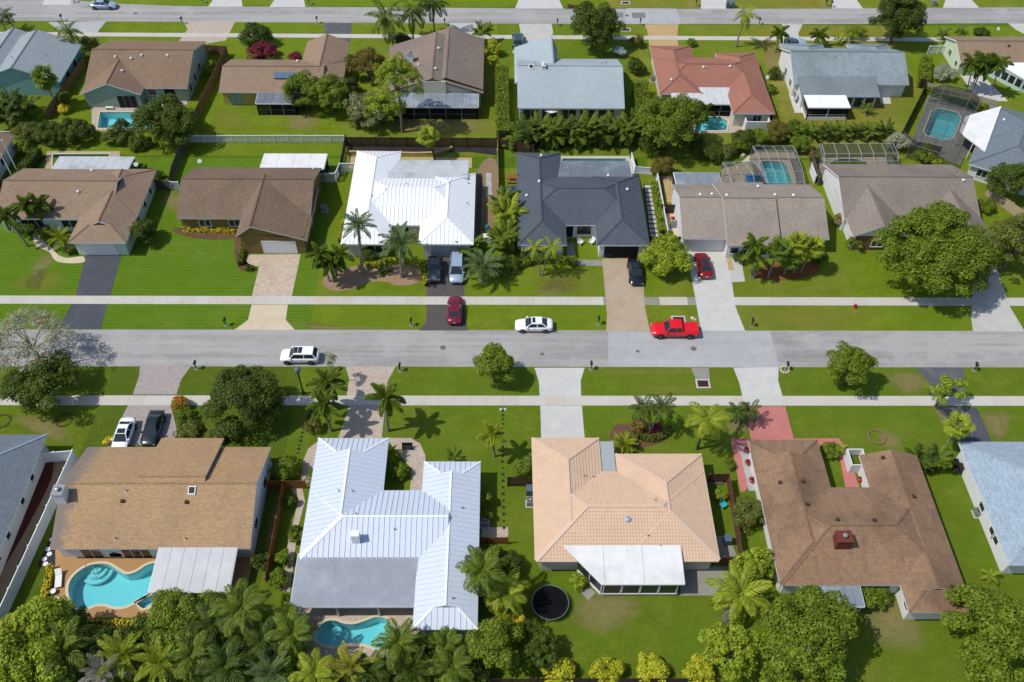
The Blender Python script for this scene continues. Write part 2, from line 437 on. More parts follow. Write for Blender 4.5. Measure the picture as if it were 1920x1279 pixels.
lot(-100, -30, 157.6, 175, 'lush'); lot(-29.9, 20, 157.6, 175, 'lush'); lot(20.1, 62, 157.6, 175, 'dry'); lot(62.1, 120, 157.6, 175, 'olive')

m_road = paving('faded_grey_asphalt', C(164, 162, 159), C(186, 183, 178), .4, streak=.8)
m_patch = paving('pale_newer_asphalt', C(184, 185, 186), C(160, 160, 162), .5, streak=.25)
m_patch2 = paving('dark_patched_asphalt', C(136, 136, 138), C(110, 110, 112), .3)
m_asph = paving('black_sealed_asphalt', C(84, 88, 96), C(112, 116, 122), .4)
m_asph2 = paving('grey_brown_asphalt', C(96, 90, 88), C(120, 112, 106), .35)
m_asph3 = paving('cracked_grey_asphalt', C(98, 100, 106), C(140, 140, 144), .5)
m_conc = paving('pale_concrete', C(205, 204, 198), C(180, 176, 164), .35)
m_conc2 = paving('bright_concrete', C(214, 213, 208), C(188, 186, 178), .3)
m_rust = paving('rust_stained_concrete', C(192, 174, 150), C(178, 134, 88), .6)
m_cream = paving('cream_concrete', C(222, 206, 178), C(196, 172, 138), .5)
m_paver = paving('grey_brick_pavers', C(184, 174, 168), C(160, 150, 146), .3, bricks=.32)
m_paver2 = paving('pinkish_brick_pavers', C(206, 190, 174), C(184, 160, 142), .5, bricks=.32)
m_paver3 = paving('mixed_flagstone_pavers', C(212, 194, 172), C(186, 150, 124), .6, bricks=.45)
m_tanbrick = paving('tan_brick_pavers', C(206, 178, 128), C(196, 150, 96), .5, bricks=.4)
m_pink = paving('salmon_painted_concrete', C(204, 130, 124), C(180, 112, 104), .4)
m_tanck = paving('orange_tan_cool_deck', C(192, 150, 102), C(176, 130, 84), .4)
m_patio = paving('worn_grey_patio', C(158, 156, 146), C(120, 116, 104), .6)
m_mulch = paving('brown_mulch', C(110, 82, 60), C(150, 112, 84), .6)
m_redmulch = paving('dark_red_mulch', C(98, 48, 36), C(70, 36, 30), .5)
m_tanmulch = paving('pale_tan_mulch', C(168, 140, 112), C(140, 112, 88), .6)
m_orangemulch = paving('orange_mulch', C(140, 90, 52), C(104, 70, 42), .5)
m_blackmulch = paving('black_soil_bed', C(52, 48, 50), C(76, 70, 70), .5)
m_dirt = paving('bare_sandy_soil', C(150, 128, 98), C(120, 112, 66), .5)
m_gravel = paving('pale_river_gravel', C(186, 186, 186), C(120, 124, 126), .7)

sheet('road', [(-260, 70.08), (260, 70.08), (260, 76.12), (-260, 76.12)], .02, m_road)
sheet('road', [(-300, 151.3), (-20, 151.45), (20, 151.6), (60, 152.05), (100, 152.95), (300, 156), (300, 162), (100, 158.7), (60, 157.65), (20, 157.1), (-60, 157.2), (-75, 158), (-90, 162), (-300, 162)], .02, m_road)
sheet('road_patch', [(13.66,76.03),(34.27,76.04),(34.25,70.02),(13.26,70.1)], .025, m_patch)
sheet('road_patch', [(20.23,155.69),(22.72,155.82),(22.64,153.88),(20.47,153.85)], .03, m_patch2)
sheet('road_patch', [(24.3,155.74),(26.78,155.78),(26.77,153.83),(24.3,153.71)], .03, m_patch2)
sheet('road_patch', [(23.55,157.35),(32.85,157.39),(32.9,151.71),(22.53,151.59)], .025, m_patch)

def drive(pts, mat, name='driveway', z=.03):
    return sheet(name, pts, z, mat, thick=.03)
# north side of the near street
drive([(-56.32,90.22),(-51.43,90.03),(-50.43,77.77),(-50.24,76.21),(-55.37,76.2),(-55.47,77.76),(-55.16,81.91)], m_asph)
drive([(-34.35,89.89),(-27.2,90.02),(-27.17,81.9),(-32.37,81.89),(-32.42,87.59),(-34.47,87.9)], m_paver3)
drive([(-32.11,80.49),(-27.44,80.51),(-27.29,77.83),(-25.87,76.09),(-33.5,76.07),(-32.09,77.81)], m_cream)
drive([(-10.05,89.99),(-4.74,90.01),(-4.73,81.92),(-9.6,81.91)], m_asph2)
drive([(-9.53,80.56),(-4.76,80.57),(-4.1,76.05),(-10.29,76.03),(-9.43,77.59)], m_asph2)
drive([(13.9,89.34),(19.38,89.36),(18.78,80.3),(18.99,75.92),(13.44,75.9),(13.74,78.86)], m_rust, z=.045)
drive([(25.72,91.42),(31.34,91.45),(30.58,80.24),(31.08,76.03),(25.44,76.02),(25.52,78.89)], m_conc2, z=.05)
drive([(31.02,89.94),(32.91,89.42),(32.69,84.97),(30.65,84.76)], m_conc)
drive([(30.98,89.73),(31.57,89.73),(31.56,87.11),(30.83,87.11)], m_tanbrick, 'paved_strip', .06)
drive([(64.65,87.96),(67.58,87.97),(66.56,80.44),(66.81,76.02),(60.17,76.01),(60.93,78.99)], m_conc, z=.05)
# south side of the near street
drive([(-43.71,70.23),(-37.52,70.24),(-38.23,68.03),(-38.26,65.76),(-43.4,65.75),(-43.41,68.6)], m_paver)
drive([(-43.47,64.41),(-38.68,64.41),(-37.2,61.1),(-36.69,59.46),(-44.16,57.78),(-43.99,60.35)], m_paver)
drive([(-18.81,70.1),(-12.72,70.11),(-13.5,67.81),(-13.68,65.54),(-18.16,65.54),(-18.13,68.05)], m_paver2)
drive([(4.19,69.92),(10.31,69.93),(9.73,67.92),(9.63,65.56),(4.71,65.56),(4.65,67.92)], m_conc2)
drive([(4.74,64.13),(9.64,64.13),(9.69,58.87),(4.71,58.87)], m_conc2)
drive([(28.54,69.96),(34.13,70.05),(33.63,67.95),(33.65,65.58),(33.36,64.15),(28.87,64.14),(28.85,67.61)], m_conc2, z=.05)
drive([(28.98,64.06),(33.66,64.07),(33.67,59.17),(28.7,59.17)], m_pink)
drive([(50.9,70.07),(56.9,70.08),(55.53,65.52),(51.42,65.52),(51.74,68.14)], m_asph3)
drive([(51.34,63.88),(56.36,63.89),(56.37,58.87),(52.8,58.87),(52.95,61.51)], m_asph)
# far street, near side
drive([(-56.64,142.22),(-48.52,145.14),(-48.23,151.3),(-47.61,151.59),(-57.51,151.47),(-56.14,148.87),(-56.43,146.86),(-56.77,144.69)], m_paver2)
drive([(-31.43,144.62),(-26.64,144.67),(-26.99,151.27),(-32.12,151.3),(-31.53,148.24)], m_asph3)
drive([(-9.43,143.09),(-6.03,145.8),(-3.17,151.56),(-9.39,151.58),(-8.69,148.51)], m_conc)
drive([(2,141.47),(8.53,141.54),(9.46,148.72),(9.28,151.52),(3.34,151.45),(3.67,147.55)], m_conc)
drive([(26.33,143.49),(31.44,143.54),(31.81,147.88),(32.5,151.61),(26.24,151.54),(26.54,148.92)], m_tanbrick)
drive([(49.86,141.98),(52.88,142.01),(53.92,148.87),(55.37,151.89),(51.57,152.03)], m_conc)
drive([(93.62,152.73),(97.11,152.77),(95.48,148.61),(94.24,150.46)], m_conc)
drive([(-81.75,150.98),(-71.36,151.49),(-71.82,148.5),(-71.77,147.04),(-72.76,145.94),(-77.59,146.97)], m_patch)
# far street, far side
for q in ([(-84.8,157.2),(-79.62,157.27),(-80.73,160.76),(-85.48,160.69)], [(-54.26,156.9),(-47.87,156.99),(-48.97,161.18),(-53.67,161.12)], [(-42.93,156.95),(-36.23,157.04),(-37.36,161.34),(-42.17,161.27)], [(2.71,156.98),(11.67,157.1),(10.78,161.98),(3.68,161.89)],
          [(37.45,157.35),(42.27,157.41),(43.1,162.42),(38.29,162.35)], [(62.22,157.75),(68.07,157.82),(67.55,162.75),(63.63,162.69)], [(83.35,158.28),(90.27,158.36),(89.66,163.04),(85.62,162.99)]):
    drive(q, m_conc2)
# curved walks, patios, beds
sheet('garden_path', smoothloop([(-64.78,93.86),(-63.83,94.09),(-62.47,92.23),(-60.99,90.84),(-59.71,89.57),(-58.29,89.16),(-56.59,89.48),(-56.03,88.33),(-58.1,88.12),(-59.98,88.63),(-61.43,90.41),(-63.52,91.47)]), .04, m_cream, thick=.04)
sheet('garden_path', [(9.18,92.55),(10.21,92.55),(10.32,89.12),(14.1,89.02),(13.94,87.87),(9.25,87.96)], .04, m_patio, thick=.04)
sheet('garden_path', [(-21.86,53.56),(-22.04,55.99),(-21.62,57.99),(-20.47,59.31),(-18.08,59.53),(-13.47,59.53),(-10.18,59.46),(-9.05,58.72),(-8.35,57.05),(-8.25,52.19),(-9.81,52.19),(-9.78,55.28),(-12.56,58.87),(-20.34,58.29),(-20.28,53.56)], .04, m_paver2, thick=.03)
sheet('garden_path', [(-18.43,59.46),(-13.46,59.46),(-13.5,64.19),(-17.63,64.19)], .045, m_paver2, thick=.03)
sheet('garden_path', [(38.41,58.5),(39.33,58.5),(39.49,52.9),(37.96,52.9)], .045, m_pink, thick=.03)
sheet('garden_path', [(28.73,59.32),(38.83,59.47),(39.27,58.28),(28.76,58.14)], .035, m_pink, thick=.03)
sheet('garden_path', [(26.43,59.46),(28.51,59.46),(28.43,53.87),(26.68,52.36),(26.27,52.36)], .04, m_pink, thick=.03)
sheet('gravel_bed', [(27.17,58.43),(28.47,58.58),(28.64,52.5),(27.22,52.43)], .05, m_gravel, thick=.03)
sheet('garden_path', [(-23.12,53.08),(-21.61,53.08),(-20.99,51.2),(-21.24,48.28),(-21.17,44.86),(-20.97,40.75),(-21.71,40.75),(-22.02,46.09),(-21.84,49.24),(-21.73,51.53)], .035, m_paver2, thick=.03)
sheet('patio', [(-1.93,48),(0.89,47.99),(0.88,46.73),(-1.91,46.74)], .04, m_paver2, thick=.04)
def with_pools(name, pts, z, mat):
    xs = [p[0] for p in pts]; ys = [p[1] for p in pts]
    hs = [p for p in POOLS.values() if all(min(xs) < q[0] < max(xs) and min(ys) < q[1] < max(ys) for q in p)]
    sheet(name, pts, z, mat, hs, thick=.04)
with_pools('patio', [(-45.95,45.15),(-46.27,46.13),(-25.34,46.09),(-25.32,40.19),(-33.25,38.09),(-44.22,38.01),(-44.49,41.37)], .05, m_tanck)
with_pools('patio', [(-20.56,39.5),(-7.78,39.47),(-7.71,33.92),(-19.86,33.96)], .05, m_paver2)
with_pools('patio', [(-65.98,124.68),(-51.24,126.93),(-50.72,125.41),(-55.82,124.47),(-54.19,118.1),(-63.97,118.03)], .05, m_paver2)
with_pools('patio', [(-69.19,112.78),(-58.12,112.86),(-56.27,106.26),(-67.3,106.19)], .05, m_rust)
with_pools('patio', [(29.97,123.71),(39.79,123.79),(39.13,118.26),(29.22,118.19)], .05, m_paver2)
with_pools('patio', [(8.31,112.12),(19.78,112.2),(20.13,107.37),(7.81,107.3)], .05, m_conc)
with_pools('patio', [(33.39,109),(36.29,110.33),(39.04,113.28),(45.51,113.32),(45.45,105.01),(32.72,104.93)], .05, m_cream)
with_pools('patio', [(49.01,112),(60.33,112.35),(60.39,109.18),(47.96,107.55)], .05, m_cream)
with_pools('patio', [(71.65,129.75),(80.76,125.19),(70.22,110.29),(63.97,114.55)], .05, m_patio)
sheet('patio', [(18.49,43.46),(23.43,43.45),(22.95,40.24),(18.07,40.25)], .04, m_patio, thick=.04)
sheet('patio', [(8.08,40.68),(8.98,41.19),(9.63,40.56),(8.83,39.76)], .04, m_patio, thick=.04)
sheet('patio', [(22.61,46.95),(24.08,46.95),(24.66,44.17),(22.73,44.18)], .04, m_patio, thick=.04)
sheet('patio', [(78.68,137.81),(81.91,138.52),(84.11,127.52),(79.2,127.47)], .04, m_conc2, thick=.04)
sheet('patio', [(62.89,128.88),(64.77,128.9),(64.37,126.57),(62.68,126.56)], .04, m_conc, thick=.04)
sheet('patio', [(48.02,129.37),(49.45,129.39),(49.11,123.87),(47.8,123.86)], .04, m_conc2, thick=.04)
sheet('patio', [(23.61,99.08),(25.31,99.09),(25.06,93.72),(23.64,93.72)], .04, m_cream, thick=.04)
sheet('patio', [(24.14,107.4),(25.9,107.41),(25.58,101.22),(24.03,101.21)], .04, m_tanbrick, thick=.04)
sheet('patio', [(-23.28,111.77),(-4.34,111.64),(-4.28,109.15),(-23.13,109.02)], .04, m_tanbrick, thick=.04)
BED = lambda pts, mat, z=.03: sheet('planting_bed', smoothloop(pts), z, mat, thick=.03)
BED([(-23.37,84.08),(-23.21,86.09),(-21.34,87.12),(-17.87,88.17),(-14.26,87.97),(-11.44,88.92),(-10.28,87.68),(-10.63,85.12),(-11.85,84.21),(-13.6,84.11),(-15.42,84.8),(-17.52,84.59),(-19.5,83.39),(-21.55,82.99)], m_tanmulch)
BED([(-45.55,95.29),(-36.48,95.33),(-36.14,93.55),(-39.68,92.88),(-43.92,93.74)], m_mulch)
BED([(-36.75,92.89),(-35.48,94),(-34.33,88.62),(-32.85,87.59),(-33.41,86.77),(-35.3,87.38)], m_mulch)
BED([(34.01,86.29),(36.38,88.06),(40.89,88.71),(43.3,88.09),(42.74,86.63),(39.43,85.39),(35.81,85.18)], m_orangemulch)
sheet('planting_bed', [(-23.51,112.3),(-23.59,114.46),(-0.68,114.35),(-0.51,112.19),(-4.78,113.1),(-12.12,112.65)], .03, m_blackmulch)
BED([(-3.47,108.5),(-0.67,111.13),(-0.16,98.72),(-2.46,93.6),(-3.43,94.15)], m_dirt)
sheet('planting_bed', [(-50.41,56.57),(-49.7,56.56),(-48.84,53.57),(-49.22,48.32),(-50.01,42.83),(-50.53,38.58),(-52.09,38.58),(-51.53,45.52),(-50.45,51.89)], .03, m_redmulch)
sheet('planting_bed', [(-49.47,56.56),(-48.17,56.56),(-48.89,47.37),(-49.38,39.68),(-50.32,38.03),(-50.65,41.96),(-49.78,46.75),(-49.2,51.56),(-49.06,53.92)], .032, m_tanmulch)
sheet('garden_path', [(-2.18,107.87),(-1.38,107.88),(-1.18,102.04),(-2.03,102.03)], .05, m_gravel, thick=.03); sheet('garden_path', [(-3.36,107.23),(-2.65,107.23),(-2.76,94.15),(-3.36,94.15)], .05, m_asph2, thick=.03)
BED([(37.35,109.42),(38.79,111.93),(44.57,112.78),(45.22,111.98),(39.3,111.14)], m_rust, .034)
BED([(13.1,61.12),(16.23,61.5),(18.93,60.74),(19.05,59.24),(16.19,58.14),(12.82,57.77)], m_mulch, .02)

def baremat(name, c):
    t = NT(name)
    at = t.n('Attribute'); at.attribute_name = 'edge'
    ad = t.n('Math', operation='ADD'); t.l(at.outputs['Fac'], ad.inputs[0]); t.l(t.noise(1.1, 6, .7, lo=0, hi=1), ad.inputs[1])
    r = t.n('MapRange'); r.inputs['From Min'].default_value = .62; r.inputs['From Max'].default_value = 1.25; r.inputs['To Max'].default_value = .52
    t.l(ad.outputs[0], r.inputs['Value'])
    col = t.mix(t.noise(3, 5, .7, lo=.3, hi=.7), dk(c, .75), c)
    t.done(col, .95, .1)
    tr = t.n('BsdfTransparent'); ms = t.n('MixShader'); t.l(r.outputs[0], ms.inputs[0]); t.l(tr.outputs[0], ms.inputs[1]); t.l(t.b.outputs[0], ms.inputs[2])
    t.l(ms.outputs[0], t.out.inputs['Surface']); return t.m
m_bare = baremat('worn_sandy_turf', C(178, 156, 112)); m_burnt = baremat('yellowed_turf', C(156, 156, 66))
def bare(pts, mat=m_bare, z=.016):
    lp = smoothloop(pts, 4); n = len(lp); cx, cy = sum(p[0] for p in lp) / n, sum(p[1] for p in lp) / n
    V = [(cx, cy, z)]; E = [.75]
    for k, e in ((.5, .55), (1.0, 0.0)):
        for p in lp: V.append((cx + (p[0] - cx) * k, cy + (p[1] - cy) * k, z)); E.append(e)
    F = [(0, 1 + i, 1 + (i + 1) % n) for i in range(n)] + [(1 + i, 1 + n + i, 1 + n + (i + 1) % n, 1 + (i + 1) % n) for i in range(n)]
    me = bpy.data.meshes.new('bare_patch'); me.from_pydata(V, [], F); a = me.attributes.new('edge', 'FLOAT', 'POINT'); a.data.foreach_set('value', E)
    bm = bmesh.new(); bm.from_mesh(me); bmesh.ops.recalc_face_normals(bm, faces=bm.faces)
    if bm.faces[0].normal.z < 0: bmesh.ops.reverse_faces(bm, faces=bm.faces)
    bm.to_mesh(me); bm.free()
    me.materials.append(mat); tag(meshobj('bare_patch', me), kind='structure')
for q, m in (([(4.01,83.17),(6.58,86.19),(9.8,86.21),(10.73,83.69),(7.82,81.72),(5.04,82.19)], m_bare), ([(46.24,68.72),(49.88,69.99),(52.12,68.72),(51.25,66),(47.87,65.43)], m_bare), ([(-63.08,86.45),(-62.65,90.62),(-60.37,91.16),(-60.17,87.49),(-60.28,84.45),(-60.12,81.51),(-61.86,82.96)], m_bare),
             ([(37.95,41.18),(42.48,38.33),(41.11,34.03),(36.11,34.57),(35.04,38.35)], m_bare), ([(7.12,40.68),(13.58,40.95),(14.92,38.41),(9.96,35.7),(6.43,37.33)], m_bare), ([(27.48,63.83),(29.47,62.66),(28.67,59.99),(25.86,59.76),(25.84,61.5)], m_bare),
             ([(-34.32,124.21),(-29.03,123.21),(-28.39,118.45),(-34.24,118.4)], m_bare), ([(46.6,144.6),(50.04,144.64),(48.95,138.52),(45.76,131.89),(45.6,138.49)], m_bare), ([(50.82,64.64),(52.15,63.84),(53.45,61.13),(53.17,58.87),(51.57,59.24)], m_bare),
             ([(62.7,130.45),(69.43,128.94),(64.92,119.89),(60.17,121.31),(57.88,125.75)], m_burnt), ([(-20.3,121.38),(-0.72,121.98),(-0.28,117.96),(-18.29,117.82)], m_bare), ([(-46.47,124.85),(-40.05,122.68),(-38.34,117.95),(-45.5,118.31)], m_burnt), ([(43.37,60.74),(45.75,60.37),(46.31,58.13),(43.46,57.77)], m_bare),
             ([(-49.62,103.21),(-46.67,103.84),(-45.17,99.07),(-47.29,98.47)], m_bare), ([(-64.82,85.44),(-58.47,87.49),(-56.33,82.98),(-64.44,82.47)], m_burnt), ([(56.14,63.45),(60.58,63.45),(58.22,58.87),(56.02,59.62)], m_bare), ([(27.87,64.22),(22.76,63.82),(21.76,61.12),(24.67,59.99)], m_burnt),
             ([(10.18,69.93),(26.9,69.95),(28,68.69),(10.49,68.67)], m_burnt), ([(15.55,67.43),(23.25,67.28),(28.22,66.22),(16.65,65.65)], m_burnt), ([(30.67,80.33),(45.25,80.09),(44.35,76.61),(30.7,76.58)], m_burnt), ([(4.47,87.73),(13.86,87.77),(13.46,82.42),(4.35,82.39)], m_burnt),
             ([(-27.02,77.83),(-22.81,76.73),(-12.01,76.57),(-12.65,76.21),(-25.42,76.18)], m_bare), ([(52.18,57.4),(54.01,57.4),(52.48,49.8),(51.79,51.13)], m_bare),             ([(-57.21,62.61),(-54.28,63),(-49.37,61.1),(-47.84,58.14),(-53.24,59.97)], m_bare), ([(-24.66,51.87),(-23.57,51.53),(-23.16,43.67),(-24.46,44.27)], m_bare)): bare(q, m)

# sidewalks: individual slabs
def sidewalk(y0, y1, xa, xb, step, mat, skip=()):
    base = sheet('sidewalk', [(xa, y0 + .02), (xb, y0 + .02), (xb, y1 - .02), (xa, y1 - .02)], .024, m_patio)
    mb = MB().box(-step / 2 + .007, step / 2 - .007, (y0 - y1) / 2, (y1 - y0) / 2, -.05, .045)
    me = mb.mesh('slab', mat)
    x = xa + step / 2
    while x < xb:
        if not any(a < x < b for a, b in skip): meshobj('slab', me, base, (x, (y0 + y1) / 2, 0))
        x += step
    return base
m_slab = slabmat('sidewalk_concrete', C(206, 203, 195), C(204, 180, 140))
sidewalk(80.55, 82.02, -78, 80, 1.83, m_slab, skip=((14.2, 20.3), (24.6, 30.0)))
sidewalk(64.15, 65.6, -62, 66, 1.83, m_slab)
sidewalk(146.2, 147.5, -100, 110, 1.83, m_slab)


# ------------------------------------------------------------ houses
def W(ax, x0, x1, y0, y1, e='gg', p=.38, ze=2.7, ov=.5, rf=.5, ze1=None, wall=True):
    return dict(ax=ax, x0=x0, x1=x1, y0=y0, y1=y1, e=e, p=p, ze=ze, ov=ov, rf=rf, ze1=ze if ze1 is None else ze1, wall=wall)
def wprof(w):
    a0, a1, b0, b1 = (w['x0'], w['x1'], w['y0'], w['y1']) if w['ax'] == 'X' else (w['y0'], w['y1'], w['x0'], w['x1'])
    br = b0 + (b1 - b0) * w['rf']; zr = w['ze'] + w['p'] * (br - b0)
    return a0, a1, b0, br, b1, w['ze'], zr, w['ze1']
TF = {'g': 0.0, 'h': 1.0, 'd': .62}
def wfaces(w):
    a0, a1, b0, br, b1, z0, zr, z1 = wprof(w)
    mp = (lambda a, b, z: Vector((a, b, z))) if w['ax'] == 'X' else (lambda a, b, z: Vector((b, a, z)))
    t0, t1 = TF[w['e'][0]], TF[w['e'][1]]; hl = (br - b0)
    r0, r1 = a0 + hl * t0, a1 - hl * t1
    ha, hb = mp(1, 0, 0), mp(0, 1, 0)
    faces = []; ridges = [(mp(r0, br, zr), mp(r1, br, zr))]
    for be, ze in ((b0, z0), (b1, z1)):
        q = [mp(a0, be, ze), mp(a1, be, ze)]
        if w['e'][1] == 'd': q.append(mp(r1, be + (br - be) * t1, ze + (zr - ze) * t1))
        q.append(mp(r1, br, zr)); q.append(mp(r0, br, zr))
        if w['e'][0] == 'd': q.append(mp(r0, be + (br - be) * t0, ze + (zr - ze) * t0))
        if w['e'] == 'hh' and abs(r0 - r1) < .02: q = q[:3]
        faces.append((q, ha, mp(0, 1 if be == b0 else -1, 0)))
    for e, ae, r, t, sg in ((w['e'][0], a0, r0, t0, 1), (w['e'][1], a1, r1, t1, -1)):
        if e == 'h':
            faces.append(([mp(ae, b0, z0), mp(ae, b1, z1), mp(r, br, zr)], hb, mp(sg, 0, 0)))
            ridges += [(mp(ae, b0, z0), mp(r, br, zr)), (mp(ae, b1, z1), mp(r, br, zr))]
        elif e == 'd':
            u, v = mp(r, b0 + (br - b0) * t, z0 + (zr - z0) * t), mp(r, b1 + (br - b1) * t, z1 + (zr - z1) * t)
            faces.append(([mp(ae, b0, z0), mp(ae, b1, z1), v, u], hb, mp(sg, 0, 0)))
            ridges += [(mp(ae, b0, z0), u), (mp(ae, b1, z1), v)]
    return faces, ridges
def wheight(w, x, y):
    a0, a1, b0, br, b1, z0, zr, z1 = wprof(w)
    a, b = (x, y) if w['ax'] == 'X' else (y, x)
    if not (a0 <= a <= a1 and b0 <= b <= b1): return -1
    z = z0 + (zr - z0) * (b - b0) / (br - b0) if b <= br else z1 + (zr - z1) * (b1 - b) / (b1 - br)
    pitch = (zr - z0) / (br - b0)
    for e, d in ((w['e'][0], a - a0), (w['e'][1], a1 - a)):
        if e == 'h' or (e == 'd' and d < (br - b0) * TF['d']): z = min(z, min(z0, z1) + d * pitch)
    return z
def clip(poly, u0, u1):
    for lim, sg in ((u0, 1), (u1, -1)):
        out = []
        for i in range(len(poly)):
            p, q = poly[i], poly[(i + 1) % len(poly)]
            dp, dq = (p[0] - lim) * sg, (q[0] - lim) * sg
            if dp >= 0: out.append(p)
            if dp * dq < 0:
                t = dp / (dp - dq); out.append((lim, p[1] + (q[1] - p[1]) * t))
        poly = out
        if len(poly) < 3: return []
    return poly
ROOFZ = {}
def house(label, wings, roof, wall, style='shingle', trim=None, loc=None, rotz=0, pw=.55, walls=True, capmat=None, group=None):
    xs = [w['x0'] for w in wings] + [w['x1'] for w in wings]; ys = [w['y0'] for w in wings] + [w['y1'] for w in wings]
    c = loc or (round((min(xs) + max(xs)) / 2, 2), round((min(ys) + max(ys)) / 2, 2), 0)
    R = thing('house', label, 'house', c, rotz, group, local=bool(rotz))
    trim = trim or m_white
    rz = lambda x, y: max(wheight(w, x, y) for w in wings)
    ROOFZ[R] = rz
    rb = MB(); cap = MB(); wb = MB(); tiles = MB()
    for wi, w in enumerate(wings):
        faces, ridges = wfaces(w)
        th = Vector((0, 0, -.16))
        for q, ed, up in faces:
            n = (q[1] - q[0]).cross(q[-1] - q[0]).normalized()
            if n.z < 0: n = -n
            sl = n.cross(ed).normalized()
            if sl.z < 0: sl = -sl
            o = q[0]
            uv = [((p - o).dot(ed), (p - o).dot(sl)) for p in q]
            qq, uu = (q, uv) if (q[1] - q[0]).cross(q[2] - q[0]).z > 0 else (q[::-1], uv[::-1])
            rb.poly(qq, 0, uu)
            rb.poly([p + th for p in qq[::-1]], 1)
            if style in ('metal', 'tile'):
                us = [u for u, v in uv]; vs = [v for u, v in uv]
                if style == 'metal':
                    k = max(1, round((max(us) - min(us)) / pw)); st = (max(us) - min(us)) / k
                    for i in range(k):
                        ua, ub = min(us) + i * st, min(us) + (i + 1) * st
                        pc = clip(uv, ua, ub)
                        if len(pc) < 3: continue
                        pts = [o + ed * u + sl * v for u, v in pc]
                        cen = sum(pts, Vector()) / len(pts)
                        hid = True
                        for s in pts + [cen]:
                            s = s * .9 + cen * .1
                            if max([wheight(x, s.x, s.y) for x in wings if x is not w] + [-1]) < s.z + .03: hid = False; break
                        if hid: continue
                        pm = MB(); up3 = n * .035
                        pm.poly([p + up3 for p in (pts if (pts[1] - pts[0]).cross(pts[2] - pts[0]).z > 0 else pts[::-1])])
                        va = [v for u, v in pc if u < ua + .03]
                        if len(va) >= 2 and max(va) - min(va) > .2:
                            a, b = o + ed * (ua + .022) + sl * min(va) + n * .06, o + ed * (ua + .022) + sl * max(va) + n * .06
                            pm.beam(a, b, .05, .07)
                        pm.build('panel', roof, R)
                else:
                    v0 = min(vs); k = int((max(vs) - v0) / .36) + 1; lift = .045
                    sw = [(v, u) for u, v in uv]
                    for i in range(k):
                        va, vb = v0 + i * .36, v0 + (i + 1) * .36
                        pc = clip(sw, va, vb)
                        if len(pc) < 3: continue
                        pts = []; us2 = []
                        for v, u in pc:
                            f = (v - va) / .36; pts.append(o + ed * u + sl * (v - .03 * (1 - f)) + n * (lift * (1 - f) + .02)); us2.append((u, v))
                        if (pts[1] - pts[0]).cross(pts[2] - pts[0]).z < 0: pts, us2 = pts[::-1], us2[::-1]
                        tiles.poly(pts, 0, us2)
                        lo = sorted([p for p in pc if p[0] < va + .01], key=lambda p: p[1])
                        if len(lo) >= 2:
                            A, B = o + ed * lo[0][1] + sl * (va - .03), o + ed * lo[-1][1] + sl * (va - .03)
                            tiles.poly([A, B, B + n * (lift + .02), A + n * (lift + .02)], 0, [(lo[0][1], va), (lo[-1][1], va), (lo[-1][1], va), (lo[0][1], va)])
        # fascia boards round the outline
        outline = []
        for q, ed, up in faces:
            for i in range(len(q)):
                outline.append((q[i], q[(i + 1) % len(q)]))
        cnt = {}
        key = lambda p: (round(p.x, 3), round(p.y, 3), round(p.z, 3))
        for a, b in outline: cnt.setdefault(frozenset((key(a), key(b))), []).append((a, b))
        for k, l in cnt.items():
            if len(l) == 1 and len(k) == 2:
                a, b = l[0]; d = Vector((0, 0, -.2))
                rb.poly([a, b, b + d, a + d], 1)
        for a, b in ridges:
            if (b - a).length > .3:
                w_ = {'tile': .26, 'metal': .2}.get(style, .22); h_ = {'tile': .16, 'metal': .1}.get(style, .05)
                cap.beam(a + Vector((0, 0, .03)), b + Vector((0, 0, .03)), w_, h_)
        # walls
        if walls and w['wall']:
            a0, a1, b0, br, b1, z0, zr, z1 = wprof(w); ov = w['ov']; oe = .3
            A0, A1, B0, B1 = a0 + (ov if w['e'][0] != 'g' else oe), a1 - (ov if w['e'][1] != 'g' else oe), b0 + ov, b1 - ov
            pt = (zr - z0) / (br - b0)
            zt = min(z0, z1) + ov * pt - .17
            if w['ax'] == 'X': wb.box(A0, A1, B0, B1, 0, zt)
            else: wb.box(B0, B1, A0, A1, 0, zt)
            for e, a, b in ((w['e'][0], A0, A0 + .15), (w['e'][1], A1 - .15, A1)):
                if e == 'g':
                    tri = [(B0, zt), (B1, zt), (B1, z1 + ov * (zr - z1) / (b1 - br) - .17), (br, zr - .17), (B0, z0 + ov * pt - .17)]
                    if w['ax'] == 'X': f0, f1 = [(a, u, v) for u, v in tri], [(b, u, v) for u, v in tri]
                    else: f0, f1 = [(u, a, v) for u, v in tri], [(u, b, v) for u, v in tri]
                    wb.poly(f0); wb.poly(f1[::-1])
                    for i in range(5):
                        j = (i + 1) % 5; wb.poly([f0[i], f0[j], f1[j], f1[i]])
            for e, a, t in ((w['e'][0], a0, 1), (w['e'][1], a1, -1)):
                if e == 'd':
                    r = a + t * ((br - b0) * TF['d'] + .03); k = TF['d']
                    tri = [(b0 + (br - b0) * k, z0 + (zr - z0) * k - .1), (b1 + (br - b1) * k, z1 + (zr - z1) * k - .1), (br, zr - .03)]
                    wb.poly([(r, u, v) if w['ax'] == 'X' else (u, r, v) for u, v in tri], 1)
    rb.build('roof', [roof, trim], R)
    cap.build('ridge_cap', capmat or roof, R)
    if tiles.f: tag(tiles.build('roof_tiles', roof, R), kind='stuff')
    if walls: wb.build('wall', [wall, m_brownwood], R, fix=True)
    return R

